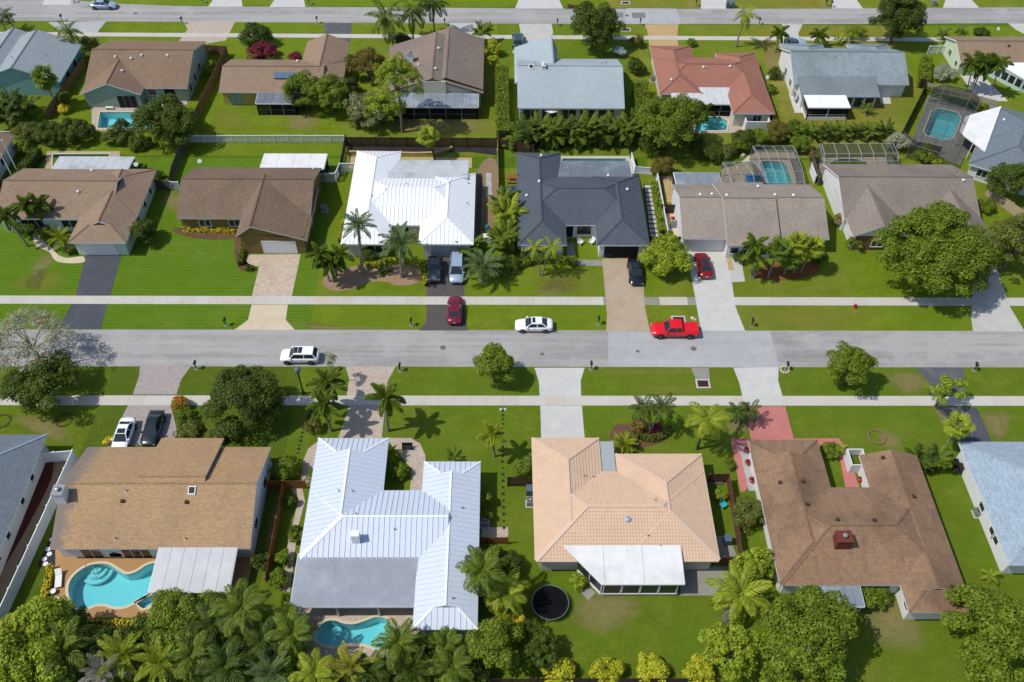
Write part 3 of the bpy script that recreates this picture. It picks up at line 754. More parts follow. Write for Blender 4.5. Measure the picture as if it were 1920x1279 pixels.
def axis_box(mb, side, at, c0, c1, d0, d1, z0, z1, m=0):
    """box on a wall: side S/N faces -y/+y, W/E faces -x/+x; d0..d1 = distance out of the wall"""
    if side == 'S': mb.box(c0, c1, at - d1, at - d0, z0, z1, m)
    elif side == 'N': mb.box(c0, c1, at + d0, at + d1, z0, z1, m)
    elif side == 'W': mb.box(at - d1, at - d0, c0, c1, z0, z1, m)
    else: mb.box(at + d0, at + d1, c0, c1, z0, z1, m)
    return mb
def opening(R, name, side, at, c0, c1, z0, z1, n=2, frame=None, pane=None, fw=.09, sill=True, rows=1):
    mb = MB(); frame = frame or m_white
    axis_box(mb, side, at, c0 - fw, c1 + fw, 0, .06, z1, z1 + fw); axis_box(mb, side, at, c0 - fw, c1 + fw, 0, .09 if sill else .06, z0 - fw, z0)
    axis_box(mb, side, at, c0 - fw, c0, 0, .06, z0, z1); axis_box(mb, side, at, c1, c1 + fw, 0, .06, z0, z1)
    st = (c1 - c0) / n
    for i in range(1, n): axis_box(mb, side, at, c0 + i * st - .035, c0 + i * st + .035, 0, .06, z0, z1)
    o = mb.build(name, frame, R)
    for i in range(n):
        for r in range(rows):
            h = (z1 - z0) / rows
            axis_box(MB(), side, at, c0 + i * st + .03, c0 + (i + 1) * st - .03, .005, .025, z0 + r * h + (.03 if r else 0), z0 + (r + 1) * h).build('pane', pane or m_glass, o)
    return o
def garage(R, side, at, c0, c1, h=2.15, mat=None, fr=None):
    mb = MB(); axis_box(mb, side, at, c0 - .12, c1 + .12, 0, .05, h, h + .12); axis_box(mb, side, at, c0 - .12, c0, 0, .05, 0, h); axis_box(mb, side, at, c1, c1 + .12, 0, .05, 0, h)
    o = mb.build('garage_door', fr or m_white, R)
    for i in range(4):
        axis_box(MB(), side, at, c0, c1, .005, .035, i * h / 4 + .012, (i + 1) * h / 4).build('panel', mat or m_white, o)
    return o
def vent(R, x, y, kind='pipe'):
    z = ROOFZ[R](x, y) - .05
    mb = MB()
    if kind == 'pipe': mb.lathe((x, y, z), [(.14, 0), (.13, .06), (.06, .08), (.06, .42), (.0, .43)], 10); return mb.build('vent_pipe', m_galv, R, smooth=False)
    if kind == 'dome': mb.lathe((x, y, z), [(.2, 0), (.2, .12), (.24, .13), (.2, .3), (.1, .38), (0, .4)], 12); return mb.build('roof_vent', m_white, R, smooth=True)
    if kind == 'brown': mb.box(x - .16, x + .16, y - .16, y + .16, z, z + .28); return mb.build('roof_vent', m_brownwood, R)
    if kind == 'blue': mb.lathe((x, y, z), [(.34, 0), (.34, .12), (.3, .2), (.15, .27), (0, .29)], 16); return mb.build('skylight_dome', paint('blue_grey_dome', C(150, 176, 200), .3, 0, .3), R, smooth=True)
    if kind == 'sky':
        s = ROOFZ[R](x, y + .4) - ROOFZ[R](x, y - .4)
        mb.prism([(x - .38, y - .4, z + .2 - s / 2), (x + .38, y - .4, z + .2 - s / 2), (x + .38, y + .4, z + .2 + s / 2), (x - .38, y + .4, z + .2 + s / 2)], .3)
        o = mb.build('skylight', m_white, R)
        MB().prism([(x - .28, y - .3, z + .22 - s * .37), (x + .28, y - .3, z + .22 - s * .37), (x + .28, y + .3, z + .22 + s * .37), (x - .28, y + .3, z + .22 + s * .37)], .03).build('pane', m_glass, o); return o
def chimney(R, x0, x1, y0, y1, z1, mat, cap='metal'):
    z0 = min(ROOFZ[R](x, y) if ROOFZ[R](x, y) > 0 else 2 for x in (x0, x1) for y in (y0, y1)) - .3
    o = MB().box(x0, x1, y0, y1, z0, z1).build('chimney', mat, R)
    cx, cy = (x0 + x1) / 2, (y0 + y1) / 2
    MB().box(x0 - .06, x1 + .06, y0 - .06, y1 + .06, z1, z1 + .09).build('chimney_cap', m_galv if cap == 'metal' else mat, o)
    MB().lathe((cx, cy, z1 + .08), [(.16, 0), (.16, .25), (.26, .26), (.22, .34), (0, .4)], 12).build('flue', m_galv if cap != 'none' else mat, o)
    return o
def patio(R, x0, x1, y0, y1, z0, z1, mat, n=6, along='x', posts=3, screen='S', poly=None, floor=0, postmat=None, skirt=0):
    """flat roof of pan panels; z0 at y0, z1 at y1; posts and screens under its free edge"""
    zf = lambda y: z0 + (z1 - z0) * (y - y0) / (y1 - y0)
    pts = poly or [(x0, y0), (x1, y0), (x1, y1), (x0, y1)]
    xs = [p[0] for p in pts]; ys = [p[1] for p in pts]
    fr = MB()
    for i in range(len(pts)):
        a, b = pts[i], pts[(i + 1) % len(pts)]
        fr.beam((a[0], a[1], zf(a[1]) - .1), (b[0], b[1], zf(b[1]) - .1), .1, .18)
    root = fr.build('patio_roof', m_white, R)
    src = pts if along == 'x' else [(p[1], p[0]) for p in pts]
    lo, hi = (min(xs), max(xs)) if along == 'x' else (min(ys), max(ys)); st = (hi - lo) / n
    for i in range(n):
        pc = clip(src, lo + i * st + .015, lo + (i + 1) * st - .015)
        if len(pc) < 3: continue
        if along != 'x': pc = [(b, a) for a, b in pc]
        top = [(a, b, zf(b) + .03) for a, b in pc]
        A = sum(top[k][0] * top[(k + 1) % len(top)][1] - top[(k + 1) % len(top)][0] * top[k][1] for k in range(len(top)))
        if A < 0: top = top[::-1]
        MB().prism(top, .09).build('panel', mat, root)
    pm = postmat or m_bronze
    if screen:
        e = {'S': [(x0 + .15, y0 + .15), (x1 - .15, y0 + .15)], 'N': [(x0 + .15, y1 - .15), (x1 - .15, y1 - .15)]}[screen]
        (ax, ay), (bx, by) = e; zt = zf(ay) - .19
        runs = [((ax, ay), (bx, by), posts)]
        yo = y1 if screen == 'S' else y0
        runs += [((ax, ay), (ax, yo), 2), ((bx, ay), (bx, yo), 2)]
        for (px_, py_), (qx, qy), k in runs:
            for i in range(k):
                t = i / (k - 1); X_, Y_ = px_ + (qx - px_) * t, py_ + (qy - py_) * t
                MB().box(X_ - .06, X_ + .06, Y_ - .06, Y_ + .06, 0, min(zt, zf(Y_) - .19)).build('post', pm, R)
                if i < k - 1:
                    t2 = (i + 1) / (k - 1); X2, Y2 = px_ + (qx - px_) * t2, py_ + (qy - py_) * t2
                    MB().poly([(X_, Y_, skirt), (X2, Y2, skirt), (X2, Y2, zt), (X_, Y_, zt)]).build('screen', m_porch_screen, R)
            if skirt: MB().beam((px_, py_, skirt / 2), (qx, qy, skirt / 2), .08, skirt).build('kick_plate', pm, R)
            MB().beam((px_, py_, 1.0), (qx, qy, 1.0), .05, .06).build('rail', pm, R)
    return root

sh_tan = shingle('tan_shingles', C(174, 144, 108), C(146, 118, 88), C(120, 108, 98), .3, worn=(-45.2, -41.2, C(128, 122, 118)))
sh_brown = shingle('brown_shingles', C(146, 118, 94), C(120, 96, 76), C(88, 72, 60), .7)
sh_brown2 = shingle('warm_brown_shingles', C(138, 115, 95), C(114, 95, 79), C(106, 88, 75), .4)
sh_brown3 = shingle('dull_brown_shingles', C(126, 107, 90), C(102, 87, 74), C(92, 80, 70), .45)
sh_tan2 = shingle('beige_brown_shingles', C(148, 126, 106), C(122, 104, 88), C(120, 100, 86), .4)
sh_greybrown = shingle('grey_brown_shingles', C(154, 143, 132), C(132, 122, 113), C(120, 109, 101), .5)
sh_taupe = shingle('taupe_shingles', C(138, 128, 118), C(118, 109, 101), C(102, 94, 87), .5)
sh_taupe2 = shingle('mauve_brown_shingles', C(130, 116, 106), C(110, 98, 90), C(152, 134, 120), .4)
sh_charcoal = shingle('charcoal_shingles', C(84, 91, 99), C(68, 75, 83), C(68, 76, 84), .4)
sh_bluegrey = shingle('blue_grey_shingles', C(148, 158, 162), C(128, 138, 142), C(132, 142, 146), .3)
sh_palegrey = shingle('pale_grey_shingles', C(160, 172, 176), C(144, 156, 160), C(176, 184, 188), .35)
sh_lightblue = shingle('light_blue_shingles', C(154, 170, 182), C(118, 134, 150), C(140, 156, 170), .3)
sh_slate = shingle('slate_grey_shingles', C(112, 122, 130), C(92, 102, 110), C(102, 112, 120), .4)
sh_red = shingle('red_brown_shingles', C(158, 110, 94), C(136, 95, 82), C(140, 94, 80), .4)
sh_greytile = shingle('grey_concrete_tiles', C(138, 150, 154), C(116, 128, 132), C(100, 110, 114), .6, row=.34)
m_teal = plain('pale_teal_stucco', C(140, 186, 182), .85, .9)
m_sage = plain('sage_green_stucco', C(160, 180, 162), .85, .9)
m_yellow = plain('ochre_yellow_stucco', C(206, 184, 96), .85, .88)
m_cream_w = plain('cream_stucco', C(222, 216, 196), .85, .9)
m_white_w = plain('white_stucco', C(232, 232, 230, .8), .85, .92)
m_olive_w = plain('olive_tan_stucco', C(140, 116, 66), .85, .88)
m_mint = plain('mint_white_stucco', C(206, 228, 216), .85, .92)
m_palegreen = plain('pale_green_stucco', C(218, 232, 200), .85, .92)
m_stone = paving('rough_brown_stone', C(132, 104, 76), C(80, 64, 50), .6, bricks=.45)
m_tile = tilemat('peach_concrete_tiles', C(228, 195, 165, .76))
m_tilecap = plain('pale_peach_ridge_tiles', C(236, 204, 180), .8, .88)
m_steelgrey = plain('grey_garage_door', C(176, 184, 186), .6, .9)

# ---- near row, seen from the back
H = house('tan shingled house with white patio roof beside the kidney shaped pool',
          [W('X', -44.95, -25.0, 44.1, 56.4, p=.39), W('X', -37.2, -30.35, 44.4, 57.55, p=.385, ze=2.75, wall=False)], sh_tan, m_white_w)
chimney(H, -45.05, -44.0, 48.3, 49.5, 5.9, m_white_w)
vent(H, -31.5, 49.5, 'sky'); vent(H, -38.4, 48.5, 'brown'); vent(H, -31.9, 48.4, 'brown'); vent(H, -38.2, 49.5); vent(H, -38.6, 45.0); vent(H, -31.6, 45.0)
patio(H, -34.1, -26.3, 39.6, 44.2, 2.35, 2.75, m_patiowhite, 6, 'x', 4, None)
for i, (x, y) in enumerate(((-33.9, 39.8), (-30.2, 39.8), (-26.5, 39.8))): MB().box(x - .06, x + .06, y - .06, y + .06, 0, 2.2).build('post', m_white, H)
opening(H, 'sliding_door', 'S', 44.6, -42.5, -40.5, .05, 2.1, 2); opening(H, 'sliding_door', 'S', 44.6, -38.4, -35.6, .05, 2.1, 3)
opening(H, 'window', 'E', -25.3, 47.0, 48.2, 1, 2.1, 1); opening(H, 'window', 'E', -25.3, 52.0, 53.2, 1, 2.1, 1)

H = house('U shaped house with pale blue white standing seam metal roof and grey flat roof',
          [W('Y', -20.0, -12.27, 43.1, 57.55, 'hd', p=.37), W('X', -19.85, -5.2, 42.9, 50.84, 'hg', p=.375), W('Y', -8.2, -2.1, 35.6, 54.46, 'dd', p=.36)],
          m_whitemetal2, m_white_w, 'metal', capmat=m_whitemetal)
fl = MB().prism([(-20.15, 37.9, 2.62), (-7.9, 37.9, 2.62), (-7.9, 43.5, 2.78), (-20.15, 43.5, 2.78)], .22).build('flat_roof', m_white, H)
for i in range(5):
    y0, y1 = 37.93 + i * 1.1, 37.93 + (i + 1) * 1.1 - .02
    for xa, xb in ((-20.1, -16.2 + (i % 3) * 1.7), (-16.18 + (i % 3) * 1.7, -7.95)):
        MB().prism([(xa, y0, 2.64 + (y0 - 37.9) * .0286), (xb, y0, 2.64 + (y0 - 37.9) * .0286), (xb, y1, 2.655 + (y1 - 37.9) * .0286), (xa, y1, 2.655 + (y1 - 37.9) * .0286)], .02).build('roofing_sheet', m_greyflat, fl)
for x in (-19.9, -15.8, -11.8, -8.3): MB().box(x - .08, x + .08, 38.1, 38.26, 0, 2.42).build('post', m_white, H)
MB().box(-14.75, -13.95, 44.3, 45.0, 3.2, 4.75).build('chimney', m_whitemetal, H)
for p in ((-16.7, 50.0), (-15.3, 50.05), (-14.6, 47.2), (-10.6, 45.6), (-3.9, 48.3), (-4.5, 38.3)): vent(H, *p)
opening(H, 'window', 'S', 36.1, -6.4, -4.2, .9, 2.0, 2); opening(H, 'sliding_door', 'S', 43.4, -18, -14, .05, 2.1, 3)

H = house('house with peach concrete tile hip roof and white covered patio',
          [W('X', 3.66, 21.82, 42.6, 53.16, 'hh', p=.33), W('Y', 3.52, 10.9, 42.76, 57.55, 'hh', p=.33), W('Y', 12.6, 21.96, 42.78, 55.43, 'hh', p=.33)],
          m_tile, m_cream_w, 'tile', capmat=m_tilecap)
patio(H, 6.3, 18.1, 40.15, 44.0, 2.75, 3.35, m_flatwhite, 3, 'x', 6, None, poly=[(10.0, 40.15), (18.1, 40.15), (18.1, 44.0), (6.4, 44.0)])
for i in range(4): opening(H, 'window', 'S', 40.3, 10.3 + i * 1.85, 11.95 + i * 1.85, .5, 2.35, 1)
MB().box(10.1, 17.8, 40.32, 40.5, 0, .42).build('low_wall', m_white, H)
MB().box(10.1, 17.8, 40.36, 40.46, 2.44, 2.62).build('beam', m_white, H)
for i in range(2):
    a = Vector((7.9, 42.9, 0)).lerp(Vector((10.05, 40.4, 0)), i / 2); b = Vector((7.9, 42.9, 0)).lerp(Vector((10.05, 40.4, 0)), (i + 1) / 2)
    MB().poly([(a.x, a.y, .5), (b.x, b.y, .5), (b.x, b.y, 2.4), (a.x, a.y, 2.4)]).build('pane', m_glass, H)
    MB().beam((a.x, a.y, .25), (b.x, b.y, .25), .1, .5).build('low_wall', m_white, H); MB().beam((b.x, b.y, 0), (b.x, b.y, 2.6), .1).build('post', m_white, H)
MB().prism([(11.0, 53.0, 2.62), (12.5, 53.0, 2.62), (12.5, 57.2, 2.62), (11.0, 57.2, 2.62)], .14).build('entry_roof', m_steelgrey, H)
vent(H, 13.0, 46.6, 'blue'); vent(H, 9.0, 52.2); vent(H, 9.9, 52.3); vent(H, 16.0, 48.7); vent(H, 14.9, 45.0); vent(H, 12.6, 43.6, 'dome'); vent(H, 16.1, 44.0)

H = house('sprawling house with worn brown shingle roof and red brick chimney',
          [W('X', 27.66, 45.45, 40.0, 51.2, 'hh', p=.335), W('Y', 27.45, 35.2, 40.2, 57.37, 'hd', p=.335), W('Y', 39.3, 45.64, 37.2, 55.3, 'dg', p=.36)], sh_brown, m_white_w)
chimney(H, 33.3, 34.8, 43.3, 44.5, 5.25, m_brick, 'brick')
for p in ((29.6, 51.3), (31.9, 51.2), (31.7, 48.4), (34.2, 46.3), (37.9, 46.2), (43.2, 49.5), (41.4, 54.4), (44.0, 39.5)): vent(H, *p, 'brown')
patio(H, 29.5, 35.4, 38.0, 40.4, 2.25, 2.5, m_greyalu, 7, 'x', 3, None)
for x in (29.7, 35.2): MB().box(x - .05, x + .05, 38.1, 38.2, 0, 2.1).build('post', m_white, H)
opening(H, 'sliding_door', 'S', 40.5, 35.8, 38.8, .05, 2.1, 2); opening(H, 'window', 'W', 39.8, 38.0, 38.9, 1.2, 2.0, 1)

H = house('house with pale blue shingle hip roof at the right edge, white side wall',
          [W('Y', 50.85, 60.5, 42.1, 57.1, 'hh', p=.36), W('X', 54, 72, 43.0, 51, 'hh', p=.38)], sh_lightblue, m_white_w, capmat=plain('pale_blue_cap', C(170, 186, 198), .9))
for y in (49.6, 46.6, 45.7): opening(H, 'window', 'W', 51.35, y - .5, y + .5, 1.0, 2.0, 1)
H = house('house with slate blue shingle roof at the left edge behind a white fence',
          [W('Y', -62, -49.9, 30, 58.05, 'hh', p=.34)], sh_slate, m_white_w, capmat=plain('pale_slate_cap', C(160, 178, 192), .9))
for y in (53.3, 50.4, 46.3, 43.6, 41.8): opening(H, 'window', 'E', -50.4, y - .35, y + .35, 1.1, 1.9, 1)

# ---- middle row, seen from the front
H = house('beige brown house with a black driveway and a pale garage door',
          [W('X', -69.0, -49.8, 94.1, 105.1, 'gd', p=.4), W('Y', -57.6, -49.87, 89.3, 103.0, 'dg', p=.42)], sh_tan2, m_mint)
garage(H, 'S', 89.8, -56.3, -51.9, mat=m_white)
opening(H, 'window', 'S', 94.6, -60.5, -58.3, .7, 2.0, 2, sill=False); opening(H, 'window', 'S', 94.6, -66, -63, .4, 2.1, 3)
for y in (92.6, 95.5, 98.9, 101.8): opening(H, 'window', 'E', -50.3, y - .4, y + .4, .8, 2.1, 1)
patio(H, -64.9, -53.9, 104.9, 108.3, 2.75, 2.45, m_agedflat, 9, 'x', 4, 'N')
vent(H, -58.3, 97.9, 'dome'); vent(H, -58.6, 104.0, 'dome')

H = house('brown house with an asymmetrical front gable over its white garage door',
          [W('X', -44.4, -26.05, 94.3, 105.55, 'gg', p=.42), W('Y', -35.3, -25.9, 89.9, 101.0, 'gg', p=.78, ze=3.35, ze1=2.7, rf=.24)], sh_brown3, m_olive_w, trim=m_cream_w)
garage(H, 'S', 90.2, -32.1, -27.7)
for x in (-40.9, -36.8): opening(H, 'window', 'S', 94.8, x - .75, x + .75, .9, 2.0, 2)
for y in (95.5, 98.5): opening(H, 'window', 'E', -26.4, y - .6, y + .6, .7, 2.1, 2)
patio(H, -35.0, -25.7, 105.3, 109.2, 2.7, 2.45, m_flatwhite, 4, 'x', 4, 'N')
vent(H, -27.0, 104.9, 'dome'); vent(H, -33.2, 103.4); 

H = house('white standing seam metal roofed house with date palms in front',
          [W('Y', -21.3, -14.75, 89.1, 109.5, 'hh', p=.4), W('X', -21.2, -3.6, 92.92, 104.3, 'hh', p=.34), W('Y', -10.95, -3.58, 89.15, 104.3, 'hh', p=.4)],
          m_whitemetal, m_cream_w, 'metal', capmat=m_whitemetal)
garage(H, 'S', 89.65, -9.4, -4.8, mat=m_steelgrey)
fl = MB().prism([(-16.2, 102.3, 3.45), (-4.6, 102.3, 3.45), (-4.6, 107.4, 2.75), (-16.2, 107.4, 2.75)], .2).build('flat_roof', m_agedflat, H)
fz = lambda y: 3.47 - (y - 102.3) * .1373
for i in range(4):
    ya, yb = 102.32 + i * 1.26, 102.32 + (i + 1) * 1.26 - .02; MB().prism([(-16.15, ya, fz(ya)), (-4.65, ya, fz(ya)), (-4.65, yb, fz(yb)), (-16.15, yb, fz(yb))], .02).build('roofing_sheet', m_agedflat, fl)
opening(H, 'sliding_door', 'S', 93.42, -14.0, -12.6, .05, 2.2, 2); opening(H, 'window', 'S', 89.6, -18.0, -15.8, .8, 2.1, 2)
for p in ((-13.1, 99.9), (-7.2, 100.1), (-15.4, 103.2), (-17.8, 97.6), (-15.9, 98.3), (-4.6, 101.5), (-4.6, 97)): vent(H, *p)

H = house('charcoal shingled house with a dark open garage and rusty driveway',
          [W('Y', 2.35, 8.95, 89.1, 109.35, 'hh', p=.42), W('X', 2.35, 20.05, 93.15, 104.1, 'hh', p=.36), W('Y', 12.93, 20.07, 89.1, 104.05, 'hh', p=.42)], sh_charcoal, m_white_w)
MB().box(14.1, 18.7, 89.52, 89.6, 0, 2.15).build('garage_shade_panel', m_dark, H)  # dark panel on the wall stands in for shade inside the open garage
opening(H, 'window', 'S', 93.65, 10.6, 12.6, .6, 2.1, 1); opening(H, 'entry_door', 'S', 93.65, 9.1, 10.1, 0.05, 2.1, 1, pane=m_dark, sill=False)
opening(H, 'window', 'S', 89.6, 4.0, 7.2, .8, 2.0, 3)
patio(H, 7.9, 19.0, 103.2, 107.4, 2.95, 2.7, m_slate_alu, 5, 'x', 4, 'N')
for p, k in (((5.5, 100.8), 'dome'), ((3.7, 98.6), 'dome'), ((6.0, 107.5), 'dome'), ((15.6, 103.6), 'dome'), ((17.9, 99.6), 'dome')): vent(H, *p, k)

H = house('grey brown gabled house behind the pale driveway, raised centre roof',
          [W('X', 24.6, 44.6, 90.4, 102.1, 'gg', p=.42), W('X', 30.45, 37.75, 89.1, 102.4, 'gg', p=.40, ze=2.75)], sh_greybrown, m_white_w)
garage(H, 'S', 90.88, 25.6, 30.1)
patio(H, 25.3, 31.9, 101.7, 105.1, 2.75, 2.5, m_greyalu, 4, 'x', 3, 'N')
opening(H, 'window', 'S', 89.55, 31.2, 32.3, .9, 1.9, 1); opening(H, 'window', 'S', 89.55, 33.6, 36.2, .7, 2.0, 2)
for p, k in (((27.6, 96.9), 'dome'), ((29.3, 97.2), 'dome'), ((31.2, 96.6), 'dome'), ((38.0, 97.0), 'dome'), ((40.5, 96.8), 'dome'), ((36.6, 100.5), 'dome')): vent(H, *p, k)

H = house('taupe shingled house with twin front gables behind the big shade tree',
          [W('X', 47.7, 66.8, 94.7, 106.9, 'gg', p=.41), W('Y', 47.95, 55.6, 91.0, 101.5, 'gg', p=.5), W('Y', 59.6, 66.9, 89.8, 101.5, 'gg', p=.5)], sh_taupe, m_white_w)
MB().box(48.6, 55.0, 91.2, 91.29, 0, 2.5).build('stone_cladding', m_stone, H)
opening(H, 'window', 'S', 91.2, 51.0, 52.6, .7, 2.0, 2); opening(H, 'window', 'S', 95.15, 56.2, 59.2, .5, 2.1, 2)
for p, k in (((65.6, 103.0), 'pipe'), ((65.3, 100.2), 'dome'), ((58.9, 95.9), 'pipe'), ((59.3, 96.6), 'pipe')): vent(H, *p, k)
H = house('brown roofed house with white wall, mostly out of frame at the left edge',
          [W('Y', -88, -73.2, 96, 113, 'gg', p=.36)], sh_brown2, m_white_w)
for y in (99.5, 104, 108.5): opening(H, 'window', 'E', -73.7, y - .6, y + .6, .9, 2.0, 1)

# ---- far row, seen from the back
H = house('teal walled house with blue grey shingle roof in the far left corner',
          [W('Y', -84.6, -71.0, 127.5, 139.2, 'gg', p=.38), W('Y', -87, -77.6, 127.9, 140.6, 'gg', p=.46)], sh_bluegrey, m_teal, trim=m_teal)
opening(H, 'window', 'E', -71.5, 131, 132.2, .9, 2.0, 1); opening(H, 'window', 'E', -71.5, 134.5, 135.7, .9, 2.0, 1); vent(H, -79.0, 131); vent(H, -74.5, 133)
H = house('sage green house with brown roof and rear gable over the small pool',
          [W('X', -66.75, -50.25, 126.0, 140.2, 'gg', p=.36), W('Y', -66.8, -57.2, 124.1, 134.5, 'gg', p=.4)], sh_brown2, m_sage)
opening(H, 'sliding_door', 'S', 124.4, -61.2, -58.3, .05, 2.2, 3, frame=m_bronze, pane=m_dark)
opening(H, 'sliding_door', 'S', 126.5, -54.2, -52.7, .05, 2.1, 2, frame=m_brownwood, pane=m_dark); opening(H, 'window', 'S', 126.5, -56.9, -55.6, 1.1, 2.1, 1)
for y in (128.2, 131.2, 134.4): opening(H, 'window', 'E', -50.55, y - .5, y + .5, .5, 2.1, 1)
for p in ((-62.6, 131.6), (-60.0, 131.3), (-58.4, 131.9), (-54.2, 131.9), (-60.8, 128.4)): vent(H, *p, 'dome')

H = house('low brown house with ochre wall and dark screened porch',
          [W('X', -45.0, -25.6, 124.9, 134.5, 'gd', p=.36), W('Y', -33.1, -25.8, 129, 140.2, 'gg', p=.42)], sh_tan2, m_yellow)
patio(H, -38.8, -32.4, 122.4, 125.6, 2.3, 2.65, m_slate_alu, 5, 'x', 4, 'S')
opening(H, 'shutter', 'S', 125.4, -43.6, -41.8, .2, 2.0, 2, frame=m_sage, pane=m_sage); vent(H, -33.6, 133.2, 'dome')
MB().prism([(-36.4, 127.2, 3.85), (-33.2, 127.2, 3.85), (-33.2, 128.4, 4.15), (-36.4, 128.4, 4.15)], .1).build('solar_panel', paint('solar_glass', C(90, 120, 140), .15, 0, .3), H)

H = house('big mauve brown gabled house with cream gable end and grey screened lanai',
          [W('Y', -18.9, -2.75, 124.8, 139.0, 'gg', p=.33), W('Y', -14.6, -2.8, 125.5, 141.0, 'gg', p=.36, ze=3.0, wall=False)], sh_taupe2, m_cream_w, trim=m_brownwood)
MB().prism([(-12.3, 124.75, 4.9), (-8.7, 124.75, 4.9), (-8.7, 124.95, 4.9), (-12.3, 124.95, 4.9)], 2.3).build('chimney_board', m_cream_w, H)
patio(H, -18.9, -3.5, 121.5, 125.2, 2.4, 2.75, m_greyalu, 12, 'x', 7, 'S')
chimney(H, -15.3, -14.3, 131.4, 132.3, 5.6, m_white_w)
for p, k in (((-10.2, 134), 'dome'), ((-13.3, 130), 'dome'), ((-7.4, 131.0), 'pipe'), ((-6.0, 132.2), 'pipe'), ((-10.4, 127.8), 'dome'), ((-10.0, 129.5), 'pipe')): vent(H, *p, k)

H = house('pale grey shingled house behind the clipped palm hedge',
          [W('X', 2.7, 19.6, 120.9, 135.3, 'gg', p=.43), W('Y', 2.3, 9.6, 128, 138.8, 'gg', p=.36, rf=.86)], sh_palegrey, m_white_w)
for i in range(5): opening(H, 'sliding_door', 'S', 121.4, 3.6 + i * 3.0, 6.0 + i * 3.0, .05, 2.1, 2)
chimney(H, 6.6, 7.2, 127.4, 128.3, 6.1, m_white_w, 'none')
vent(H, 4.9, 127.8, 'sky'); vent(H, 5.6, 130.2); vent(H, 16.5, 130.2); vent(H, 17.3, 131)

H = house('red brown shingled hip roof house with white patio awning and corner pool',
          [W('Y', 25.6, 32.6, 125.0, 139.6, 'hh', p=.36), W('X', 25.76, 43.05, 126.4, 135.9, 'hh', p=.36), W('Y', 36.5, 43.2, 119.7, 137.5, 'hh', p=.36)], sh_red, m_cream_w)
patio(H, 27.5, 37.9, 122.6, 126.6, 2.45, 2.9, m_patiowhite, 9, 'x', 5, 'S')
for p in ((33.2, 130.4), (37.6, 130.6), (27.7, 127.8)): vent(H, *p, 'dome')
MB().box(38.6, 42.4, 118.6, 118.75, 0, 1.9).box(38.6, 38.75, 118.75, 120.2, 0, 1.9).box(42.25, 42.4, 118.75, 120.2, 0, 1.9).build('privacy_wall', m_white_w, H)
opening(H, 'window', 'S', 120.2, 40.0, 41.3, .9, 2.0, 2)

H = house('grey tiled house with white side wall and white shed awning at the back',
          [W('X', 47.9, 66.9, 128.1, 139.2, 'gg', p=.47), W('Y', 48.2, 55.6, 133, 140.6, 'gh', p=.45), W('Y', 59.7, 66.9, 133, 140.6, 'gh', p=.45)], sh_greytile, m_white_w)
o = MB().prism([(48.6, 124.9, 2.35), (61.4, 124.9, 2.35), (61.4, 129.4, 3.36), (48.6, 129.4, 3.36)], .16).build('rear_roof', sh_greytile, H)
MB().box(48.9, 61.0, 125.4, 128.7, 0, 2.3).build('rear_wall', m_white_w, H)
for i in range(3): opening(H, 'sliding_door', 'S', 125.4, 55.8 + i * 1.75, 57.2 + i * 1.75, .2, 2.0, 1)
patio(H, 49.0, 55.7, 121.8, 125.1, 2.45, 2.55, m_whitemetal, 3, 'x', 3, 'S', skirt=.6, postmat=m_white)
for y in (127.0, 130.5, 134.0): opening(H, 'window', 'W', 48.2, y - .5, y + .5, .8, 2.0, 2)
vent(H, 55.2, 132.6); vent(H, 61.4, 129.3)

H = house('house with brown shingles, pale green walls and a white sunroom in the far right corner',
          [W('X', 77.7, 100, 134.8, 143.3, 'gg', p=.38)], sh_tan2, m_palegreen)
opening(H, 'window', 'W', 78.0, 139.4, 140.4, 1.0, 2.1, 2); opening(H, 'window', 'W', 78.0, 136.3, 137.0, 1.0, 1.9, 1); vent(H, 86.5, 138, 'brown'); vent(H, 92, 137, 'brown')
sr = MB().prism([(83.0, 136.0, 2.75), (86.9, 130.1, 2.5), (96, 126.5, 2.5), (98, 136.0, 2.8)], .18).build('sunroom_roof', m_whitemetal, H)
wl = MB()
for a, b in (((83.2, 135.6), (87.0, 130.4)), ((87.0, 130.4), (96, 126.9))): wl.beam((a[0], a[1], 1.15), (b[0], b[1], 1.15), .12, 2.3)
wl.build('sunroom_wall', m_mint, H)
for (a, b, n) in (((83.2, 135.6), (87.0, 130.4), 5), ((87.0, 130.4), (96, 126.9), 6)):
    A, B = Vector((a[0], a[1], 0)), Vector((b[0], b[1], 0)); nn = Vector((-(B - A).y, (B - A).x, 0)).normalized()
    if nn.y > 0: nn = -nn
    for i in range(n):
        p, q = A.lerp(B, (i + .12) / n) + nn * .08, A.lerp(B, (i + .88) / n) + nn * .08
        MB().beam((p.x, p.y, 1.35), (q.x, q.y, 1.35), .03, 1.3).build('window_pane', m_glass, H)

# rotated house of the cul-de-sac lot
RZ = math.radians(-30.5)
H = house('slate grey roofed house set at an angle beside the screened octagon pool',
          [W('X', .12, 22, -12, -.1, 'hh', p=.34), W('Y', 0, 11, -18, 0, 'hh', p=.34)], sh_slate, m_white_w, loc=(78.5, 122.65, 0), rotz=RZ)
_l = lambda p: ((p[0] - 78.5) * math.cos(RZ) + (p[1] - 122.65) * math.sin(RZ), -(p[0] - 78.5) * math.sin(RZ) + (p[1] - 122.65) * math.cos(RZ))
MB().prism([_l(p) + (z,) for p, z in zip([(72.9,118.94),(70.57,114.84),(72.39,109.34),(79.08,120.88)], (2.9, 2.9, 3.3, 3.5))], .2).build('patio_roof', m_flatwhite, H, fix=True)
for p in [(73.11,119.09),(70.83,115.12),(71.71,112)]: q = _l(p); MB().box(q[0] - .06, q[0] + .06, q[1] - .06, q[1] + .06, 0, 2.8).build('post', m_white, H)
